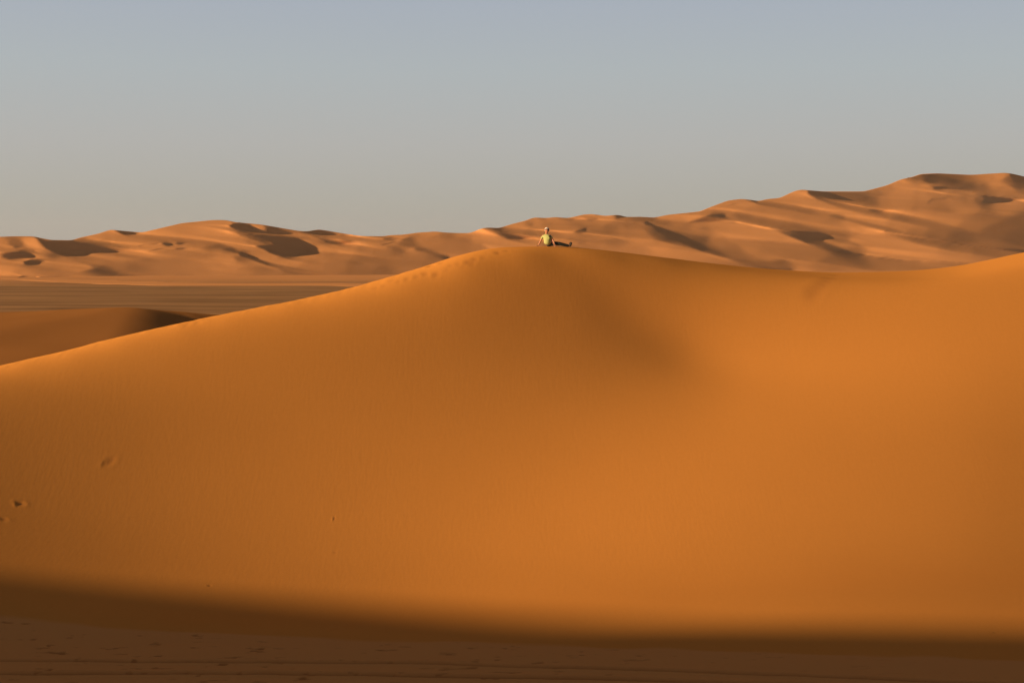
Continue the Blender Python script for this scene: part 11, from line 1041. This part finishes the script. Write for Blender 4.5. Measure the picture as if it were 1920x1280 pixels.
# the flat in front of the dune: two vehicle ruts, old prints and low crusts
edge_y = FLAT * -1 * F / (np.interp(CX + F * T, [-200, 0, 300, 960, 1400, 2100], [1178, 1180, 1184, 1205, 1218, 1240]) - HOR)
flat_m = np.clip((edge_y - YY + vnoise(XX * .7, YY * 2, 77) * .3) / .25, 0, 1)
def rut(pts, w, dep, mk):
    global ZZ, marks
    P = np.array(pts, float); Yd = FLAT * -1 * F / (P[:, 1] - HOR); Xd = (P[:, 0] - CX) / F * Yd
    yc = np.interp(XX, Xd, Yd)
    wob = vnoise(XX * 2.3, YY * 0 + .5, 8) * .03 + vnoise(XX * 9, YY * 0 + .5, 9) * .03
    d = (YY - yc - wob) / w
    brk = .65 + .6 * np.clip(vnoise(XX * 1.1, YY * 0 + 3.5, 10) + .35, 0, 1)
    ZZ -= brk * (dep * np.exp(-d * d) - dep * .5 * np.exp(-(np.abs(d) - 1.9) ** 2 * 2))
    marks = np.maximum(marks, np.clip(mk * brk, 0, 1) * np.exp(-d * d))
rut([(-300, 1237), (0, 1238), (480, 1240), (760, 1243), (960, 1249), (1200, 1256), (1440, 1264), (1700, 1275), (2100, 1292)], .09, .07, 1.0)
rut([(-300, 1262), (0, 1262), (480, 1262), (960, 1270), (1100, 1272), (1500, 1285), (2100, 1300)], .11, .07, .95)
n = vnoise(XX * 1.7, YY * 5.2, 21) + .7 * vnoise(XX * 5.2, YY * 13, 22)
fl = np.clip((n - .42) * 7, 0, 1) * flat_m * np.clip((38.8 + .6 * (XX < 0) - np.abs(YY - 39.6) * 0 - 0) / 38, 0, 1)
zone = flat_m * np.clip((YY - 36.0) / .6, 0, 1) * np.clip(.75 - XX / 16, .1, 1)
ZZ -= fl * zone * .03
marks = np.maximum(marks, fl * zone * .7)
ZZ += vnoise(XX * .5, YY * 1.5, 31) * .03 * flat_m
grid_object('foreground_dune', XX, YY, ZZ + EYE, fore_mat, attrs={'dark_marks': marks, 'flat': flat_m})

# ------------------------------------------------------------------ the dune the camera stands on and the crest that shades the flat (left, outside the frame)
gx, gy = np.arange(-330, 70.1, 1.0), np.arange(-120, 90.1, 1.0)
NX, NY = np.meshgrid(gx, gy)
ridge = [(-190, -140, 30.0), (-186, -60, 46.0), (-181, -22, 41.0), (-180, -15, 36.8), (-180, -11.8, 34.5), (-180, -9.3, 32.6), (-180, -7.9, 31.4), (-180, -5.7, 30.5), (-180, -2.8, 29.45), (-180, -.4, 28.4), (-180, 1.0, 27.1), (-180, 2.6, 25.6), (-180, 8, 22.0), (-182, 20, 14.0), (-186, 50, -4.0)]
def ridge_z(X, Y, C, s_left, s_right, rnd=2.0):
    best = np.full(X.shape, 1e18); z = np.zeros(X.shape); side = np.zeros(X.shape)
    for a, b in zip(C[:-1], C[1:]):
        dx, dy = b[0] - a[0], b[1] - a[1]; L2 = dx * dx + dy * dy
        t = np.clip(((X - a[0]) * dx + (Y - a[1]) * dy) / L2, 0, 1)
        ex, ey = X - a[0] - t * dx, Y - a[1] - t * dy; d = ex * ex + ey * ey; m = d < best
        best = np.where(m, d, best); z = np.where(m, a[2] + t * (b[2] - a[2]), z); side = np.where(m, dx * ey - dy * ex, side)
    d = np.sqrt(best)
    return z - np.where(side > 0, s_left, s_right) * (np.sqrt(d * d + rnd * rnd) - rnd)
def dens(C, n=8):
    out = []
    for a, b in zip(C[:-1], C[1:]):
        for k in range(n): out.append([a[i] + (b[i] - a[i]) * k / n for i in range(3)])
    return out + [C[-1]]
NZ = ridge_z(NX, NY, dens(ridge), .20, .55)
camd = ridge_z(NX, NY, dens([(-60, -40, 1.0), (-25, -14, -1.0), (-4, -3.0, -1.75), (6, -1.0, -1.75), (40, -12, -3.5), (90, -30, -4)]), .50, .14)
NZ = np.maximum(NZ, camd)
NZ = np.maximum(NZ, FLAT - .4 - .02 * np.maximum(-NX - 200, 0))
NZ += vnoise(NX / 9, NY / 9, 41) * .25 * (NZ > FLAT)
inside = (NY > 22) & (NX > -30)
inside |= (NY > 22) & (np.abs(NX) < 46)
NZ = np.where(inside, np.minimum(NZ, FLAT - 3.0), NZ)
grid_object('near_dune', NX, NY, NZ + EYE, near_mat)

# ------------------------------------------------------------------ distant dunes
def hills(name, cols0, step, top, bottom, depth, mat, ncol, nrow, plain_drop):
    ny, nx = depth.shape
    fx = np.linspace(0, nx - 1, ncol); fy = np.linspace(0, ny - 1, nrow)
    FX, FY = np.meshgrid(fx, fy)
    lnR = bicubic(np.pad(depth, 2, mode='reflect', reflect_type='odd'), FX + 2, FY + 2)
    col = cols0 + FX * step
    one = lambda a: bicubic(np.pad(np.vstack([a] * 6), ((0, 0), (2, 2)), mode='reflect', reflect_type='odd'), fx + 2, fx * 0 + 2.0)
    tp = one(np.asarray(top)); bt = one(np.asarray(bottom))
    v = FY / (ny - 1)
    row = tp[None] * (1 - v) + bt[None] * v
    for crest in CREST_JUMPS:          # the ground hidden behind each nearer crest
        c = np.array(crest)
        cy = np.interp(col, c[:, 0], c[:, 1]); cj = np.interp(col, c[:, 0], c[:, 2], left=0, right=0)
        s = np.clip((cy - row) / .9 + .2, 0, 1)
        lnR = lnR + cj * s * s * (3 - 2 * s)
    R = np.exp(lnR)
    X = (col - CX) / F * R; Y = R; Z = (HOR - row) / F * R
    # far side: the skyline crests fall away to the plain
    nb = 26
    k = np.arange(nb, 0, -1)[:, None] / nb
    R0 = R[0][None]; z0 = Z[0][None]
    hgt = np.maximum(z0 + 21, 1)
    back = hgt * 3.0 * k
    zb = z0 - hgt * (1 - (1 - k) ** 2) ** 1.2 - .15 * back * 0
    Xb = (col[0][None] - CX) / F * (R0 + back); Yb = R0 + back
    # near side: tuck the foot under the plain or behind the nearer dune
    nf = 8
    kf = np.arange(1, nf + 1)[:, None] / nf
    Rl = R[-1][None]; zl = Z[-1][None]
    fw = Rl * .05 * kf; zf = zl - np.maximum(zl + 22.5, 0.6) * kf ** 1.0 * (1 if plain_drop else 1)
    Xf = (col[-1][None] - CX) / F * (Rl - fw); Yf = Rl - fw
    X = np.vstack([Xb, X, Xf]); Y = np.vstack([Yb, Y, Yf]); Z = np.vstack([zb, Z, zf])
    # lateral skirts beyond the frame
    ns = 12
    def skirt(j, sgn):
        q = np.arange(1, ns + 1)[None] / ns
        x = X[:, [j]] + sgn * q * 260; y = Y[:, [j]] + q * 30; z = Z[:, [j]] * (1 - q) ** 1.5 + (-21.5) * (1 - (1 - q) ** 1.5)
        return x, y, z
    a = skirt(0, -1); b = skirt(-1, 1)
    X = np.hstack([a[0][:, ::-1], X, b[0]]); Y = np.hstack([a[1][:, ::-1], Y, b[1]]); Z = np.hstack([a[2][:, ::-1], Z, b[2]])
    return grid_object(name, X, Y, Z + EYE, mat, flip=True)
hills('hills', -220.0, 5.0, HILL_TOP, HILL_BOTTOM, HILL_DEPTH, hill_mat, 1530, 330, True)

# ------------------------------------------------------------------ the dune between the plain and the foreground
def crest_pts(pts):
    return [((x - CX) / F * r, r, (HOR - y) / F * r) for x, y, r in pts]
qx, qy = np.meshgrid(np.arange(-190, 40, .5), np.arange(100, 300, .5))
top = dens(crest_pts([(-700, 640, 190), (-300, 622, 188), (-100, 605, 184), (0, 595, 182), (60, 589.5, 180), (115, 584, 178), (180, 576, 176), (245, 571.5, 175), (330, 576, 178), (400, 583, 182), (460, 592, 186), (560, 612, 190)]), 6)
spur = dens(crest_pts([(245, 571.5, 175), (228, 585, 163), (208, 605, 148), (184, 635, 132), (150, 680, 116)]), 6)
spur_x = np.interp(qy, [s[1] for s in spur[::-1]], [s[0] for s in spur[::-1]])
za = ridge_z(qx, qy, top, .33, .14, 4) - .22 * 4.0 * np.log1p(np.exp(np.clip((qx - spur_x - 2) / 4.0, -30, 30))) * np.clip((178 - qy) / 14, 0, 1)
zb = ridge_z(qx, qy, spur, .46, .02, 6) - .25 - .3 * np.maximum(qy - 172, 0)
k = 1.0
zq = k * np.log(np.exp(za / k) + np.exp(zb / k)) - .5
zq = np.maximum(zq, -21.5) + vnoise(qx / 11, qy / 14, 61) * .3
zq = np.where(zq < -20.6, -21.5, zq)
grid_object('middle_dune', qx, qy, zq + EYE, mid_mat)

# ------------------------------------------------------------------ desert plain: one sheet to the horizon
pr = np.concatenate([np.geomspace(95, 1400, 420), np.geomspace(1420, 30000, 40)])
pa = np.concatenate([np.linspace(-2.5, -.5, 40, endpoint=False), np.linspace(-.5, .5, 500, endpoint=False), np.linspace(.5, 2.5, 40)])
PA, PR = np.meshgrid(pa, pr)
PX, PY = PA * PR, PR
PZ = -20.0 + np.clip(PR / 900, 0, 1) * (vnoise(PX / 140, PY / 26, 51) * .5 + vnoise(PX / 50, PY / 12, 52) * .22)
PZ = PZ - .15
grid_object('ground', PX, PY, PZ + EYE, plain_mat)
bx, by = np.meshgrid(np.linspace(-30000, 30000, 61), np.concatenate([np.linspace(-30000, 0, 30, endpoint=False), np.linspace(0, 200, 6)]))
grid_object('sand_floor', bx, by, bx * 0 + EYE - 21.5, plain_mat)
# ------------------------------------------------------------------ the sitting person
def skin_part(name, verts, edges, mat, parent, sub=2):
    me = bpy.data.meshes.new(name + '_cage')
    me.from_pydata([v[:3] for v in verts], edges, [])
    ob = bpy.data.objects.new(name, me); scene.collection.objects.link(ob)
    sk = ob.modifiers.new('skin', 'SKIN'); sk.use_smooth_shade = True; sk.branch_smoothing = .4
    me.skin_vertices or None
    lay = me.skin_vertices[0] if len(me.skin_vertices) else None
    if lay is None:
        bm = bmesh.new(); bm.from_mesh(me); bm.verts.layers.skin.verify(); bm.to_mesh(me); bm.free(); lay = me.skin_vertices[0]
    for i, v in enumerate(verts):
        r = v[3]
        lay.data[i].radius = r if isinstance(r, tuple) else (r, r)
        lay.data[i].use_root = (i == 0)
    ss = ob.modifiers.new('sub', 'SUBSURF'); ss.levels = sub; ss.render_levels = sub
    dg = bpy.context.evaluated_depsgraph_get(); dg.update()
    em = bpy.data.meshes.new_from_object(ob.evaluated_get(dg))
    ob.modifiers.clear(); ob.data = em; em.name = name
    em.materials.clear(); em.materials.append(mat)
    for p in em.polygons: p.use_smooth = True
    ob.parent = parent
    return ob

def cloth(name, col, fold=.012):
    m, t, b = new_mat(name, col, .9, .1)
    N, L = t.nodes, t.links
    n = N.new('ShaderNodeTexNoise'); n.inputs['Scale'].default_value = 14; n.inputs['Detail'].default_value = 3
    bp = N.new('ShaderNodeBump'); bp.inputs['Distance'].default_value = fold; bp.inputs['Strength'].default_value = .8
    L.new(n.outputs[0], bp.inputs['Height']); L.new(bp.outputs[0], b.inputs['Normal'])
    return m
skin_m = new_mat('tanned_skin', (.38, .17, .10), .6, .3)[0]
shirt_m = cloth('yellow_green_cloth', (.32, .345, .14))
trouser_m = cloth('dark_cloth', (.022, .028, .026))
shoe_m = new_mat('dark_leather', (.03, .025, .02), .6, .3)[0]
sock_m = cloth('pale_knit', (.45, .42, .36))
hair_m = cloth('white_hair', (.62, .57, .52), .008)
eye_m = new_mat('dark_eye', (.02, .015, .012), .3, .5)[0]

PXX, PYY = (1030 - CX) / F * 65.0, 64.9
PZZ = float(fore_z(np.array([PXX]), np.array([PYY]))[0]) + EYE
def gnd(x, y):
    return float(fore_z(np.array([PXX + x]), np.array([PYY + y]))[0]) + EYE - PZZ
person = bpy.data.objects.new('person', None)
person.location = (PXX, PYY, PZZ); scene.collection.objects.link(person)
person['label'] = 'person in yellow green shirt and dark trousers sitting on the dune crest leaning back'
person['category'] = 'person'
def on(x, y, z, r): return (x, y, z + gnd(x, y), r)

V, E = [], []
def chain(pts, start=None):
    prev = start
    for p in pts:
        V.append(p); k = len(V) - 1
        if prev is not None: E.append((prev, k))
        prev = k
    return prev
chain([(0, 0, .14, .14), (-.05, -.02, .29, .15), (-.11, -.01, .43, .145)])
nb = chain([(-.135, 0, .55, .075), (-.13, -.012, .615, .052)], 2)
hd = chain([(-.118, -.03, .675, (.072, .078)), (-.112, -.03, .735, (.082, .092)), (-.112, -.015, .79, (.070, .080))], nb)
chain([(-.108, -.118, .722, .014), (-.106, -.132, .712, .009)], hd - 1)      # nose
chain([(-.200, -.01, .725, .014)], hd - 1); chain([(-.026, -.02, .725, .014)], hd - 1)   # ears
def hand(wrist, palm, dirv, side, r0):
    w = chain([palm], wrist)
    d = Vector(dirv).normalized(); s = Vector(side).normalized(); up = d.cross(s)
    p = Vector(palm[:3])
    for k, ln in zip((-1.5, -.5, .5, 1.5), (.055, .07, .065, .05)):
        a = p + s * (k * .019) + d * .045
        b = a + d * ln * .55 - Vector((0, 0, .006)); c = b + d * ln * .45 - Vector((0, 0, .008))
        chain([(*a, .010), (*b, .009), (*c, .007)], w)
    a = p - s * .036 + d * .012; b = a - s * .018 + d * .03
    chain([(*a, .011), (*b, .009)], w)
gl = gnd(-.52, .08)
e1 = chain([(-.27, .05, .505, .065), (-.34, .085, .39, .048), (-.385, .10, .275, .042), (-.45, .10, .15, .035), (-.495, .095, .06 + gl, .026)], 2)
hand(e1, (-.525, .085, .028 + gl, .026), (-.9, -.35, -.05), (.35, -.9, 0), .01)
e2 = chain([(.02, -.10, .505, .065), (.10, -.13, .39, .048), (.165, -.15, .285, .042), (.195, -.20, .20, .034), (.215, -.235, .135, .026)], 2)
hand(e2, (.225, -.245, .10, .026), (.35, -.2, -.9), (.9, .1, .3), .01)
for yo, z1, ya in ((-.10, 0, -.15), (.09, .02, .12)):
    chain([(.12, yo, .125, .088), (.30, yo * 1.1, .135 + z1, .078), on(.50, ya, .125 + z1, .060), on(.70, ya, .085 + z1, .052), on(.87, ya, .062, .038), on(.93, ya, .055, .034), on(.955, ya, .13, .028)], 0)
skin_part('body', V, E, skin_m, person)

V, E = [], []
chain([(-.09, -.01, .07, .15), (-.06, -.03, .18, .215), (-.075, -.035, .31, .205), (-.115, -.01, .43, .185), (-.135, 0, .545, .115)])
chain([(-.25, .045, .512, .098), (-.325, .08, .42, .066), (-.365, .095, .335, .062)], 3)
chain([(.005, -.10, .505, .092), (.075, -.12, .42, .066), (.125, -.14, .35, .062)], 3)
skin_part('shirt', V, E, shirt_m, person)
V, E = [], []
chain([(-.17, 0, .075, .12), (-.03, 0, .10, .17)])
for yo, z1, ya in ((-.10, 0, -.15), (.09, .02, .12)):
    chain([(.13, yo, .125, .098), (.30, yo * 1.1, .135 + z1, .088), on(.50, ya, .125 + z1, .070), on(.70, ya, .085 + z1, .060), on(.90, ya, .065, .056)], 1)
skin_part('trousers', V, E, trouser_m, person)
for ya, tilt in ((-.15, .02), (.12, .0)):
    V, E = [], []
    chain([on(.905, ya, .045, .052), on(.945, ya, .10, .056), on(.965 + tilt, ya, .17, .052), on(.985 + tilt, ya, .25, .040)])
    skin_part('shoe', V, E, shoe_m, person)
    V, E = [], []
    chain([on(.85, ya, .066, .044), on(.90, ya, .066, .042)])
    skin_part('sock', V, E, sock_m, person)

# hair: a ragged cap over the crown, sides and back of the head
bm = bmesh.new()
bmesh.ops.create_icosphere(bm, subdivisions=4, radius=1.0)
kill = []
for v in bm.verts:
    d = v.co.normalized()
    if (d.y < -.25 and d.z < .42) or d.z < -.45: kill.append(v)
    n = math.sin(d.x * 23 + d.z * 17) * math.sin(d.y * 19 - d.z * 11)
    s = 1 + .06 * n
    v.co = Vector((d.x * .103 * s, d.y * .112 * s, d.z * .108 * s))
bmesh.ops.delete(bm, geom=kill, context='VERTS')
bmesh.ops.solidify(bm, geom=bm.faces[:], thickness=-.012)
hm = bpy.data.meshes.new('hair'); bm.to_mesh(hm); bm.free()
hm.materials.append(hair_m)
for p in hm.polygons: p.use_smooth = True
hair = bpy.data.objects.new('hair', hm); scene.collection.objects.link(hair); hair.parent = person
hair.location = (-.112, -.018, .752)
for sx in (-1, 1):
    bm = bmesh.new(); bmesh.ops.create_uvsphere(bm, u_segments=12, v_segments=8, radius=.012)
    em = bpy.data.meshes.new('eye'); bm.to_mesh(em); bm.free(); em.materials.append(eye_m)
    eo = bpy.data.objects.new('eye', em); scene.collection.objects.link(eo); eo.parent = person
    eo.location = (-.112 + sx * .032, -.108, .742)

# ------------------------------------------------------------------ lone shrubs on the far crests
leaf_m = new_mat('dry_leaf', (.07, .065, .035), .9, .1)[0]
def shrub(col, size, text, seed):
    k = (col + 220.0) / 5.0
    k0 = int(k); R = math.exp(HILL_DEPTH[0, k0] * (1 - k + k0) + HILL_DEPTH[0, k0 + 1] * (k - k0))
    row = float(np.interp(col, SKYLINE[:, 0], SKYLINE[:, 1]))
    g = np.random.default_rng(seed); bm = bmesh.new()
    for s in range(14):
        a = g.uniform(0, 6.283); l = size * g.uniform(.5, 1); tip = Vector((math.cos(a) * l * .9, math.sin(a) * l * .9, l * g.uniform(.25, .6)))
        b0 = bm.verts.new((.02, 0, 0)); b1 = bm.verts.new((-.02, 0, 0)); b2 = bm.verts.new(tip + Vector((0, 0, .03))); b3 = bm.verts.new(tip)
        bm.faces.new((b0, b1, b2)); bm.faces.new((b0, b2, b3))
        for q in range(26):
            c = tip * g.uniform(.35, 1.05) + Vector(g.normal(0, size * .09, 3)); c.z = max(c.z, .03)
            u = Vector(g.normal(0, 1, 3)).normalized() * size * .07; w = Vector(g.normal(0, 1, 3)).normalized() * size * .035
            vs = [bm.verts.new(c - u), bm.verts.new(c + w), bm.verts.new(c + u), bm.verts.new(c - w)]
            bm.faces.new(vs)
    me = bpy.data.meshes.new('desert_shrub'); bm.to_mesh(me); bm.free(); me.materials.append(leaf_m)
    o = bpy.data.objects.new('desert_shrub', me); scene.collection.objects.link(o)
    o.location = ((col - CX) / F * R, R, (HOR - row) / F * R + EYE - size * .08)
    o['label'] = text; o['category'] = 'shrub'; o['group'] = 'lone shrubs on the far dune crests'
shrub(1703, 1.9, 'low dark shrub on the skyline of the highest dune at the right', 1)
shrub(449, 1.0, 'tiny dark shrub on the skyline at the summit of the left dune range', 2)

# ------------------------------------------------------------------ dusty evening air
hm, ht, hb = new_mat('dusty_air', (1, 1, 1))
ht.nodes.remove(hb)
pv = ht.nodes.new('ShaderNodeVolumePrincipled')
pv.inputs['Color'].default_value = (.80, .74, .70, 1)
pv.inputs['Density'].default_value = 0.000035
pv.inputs['Anisotropy'].default_value = 0.2
ht.links.new(pv.outputs[0], [n for n in ht.nodes if n.type == 'OUTPUT_MATERIAL'][0].inputs['Volume'])
bm = bmesh.new()
bmesh.ops.create_cube(bm, size=1.0)
bmesh.ops.scale(bm, vec=(7000, 6000, 142), verts=bm.verts)
bmesh.ops.translate(bm, vec=(0, 2100, 46), verts=bm.verts)
hme = bpy.data.meshes.new('haze'); bm.to_mesh(hme); bm.free(); hme.materials.append(hm)
haze = bpy.data.objects.new('haze', hme); scene.collection.objects.link(haze); haze['kind'] = 'stuff'

print('scene built')
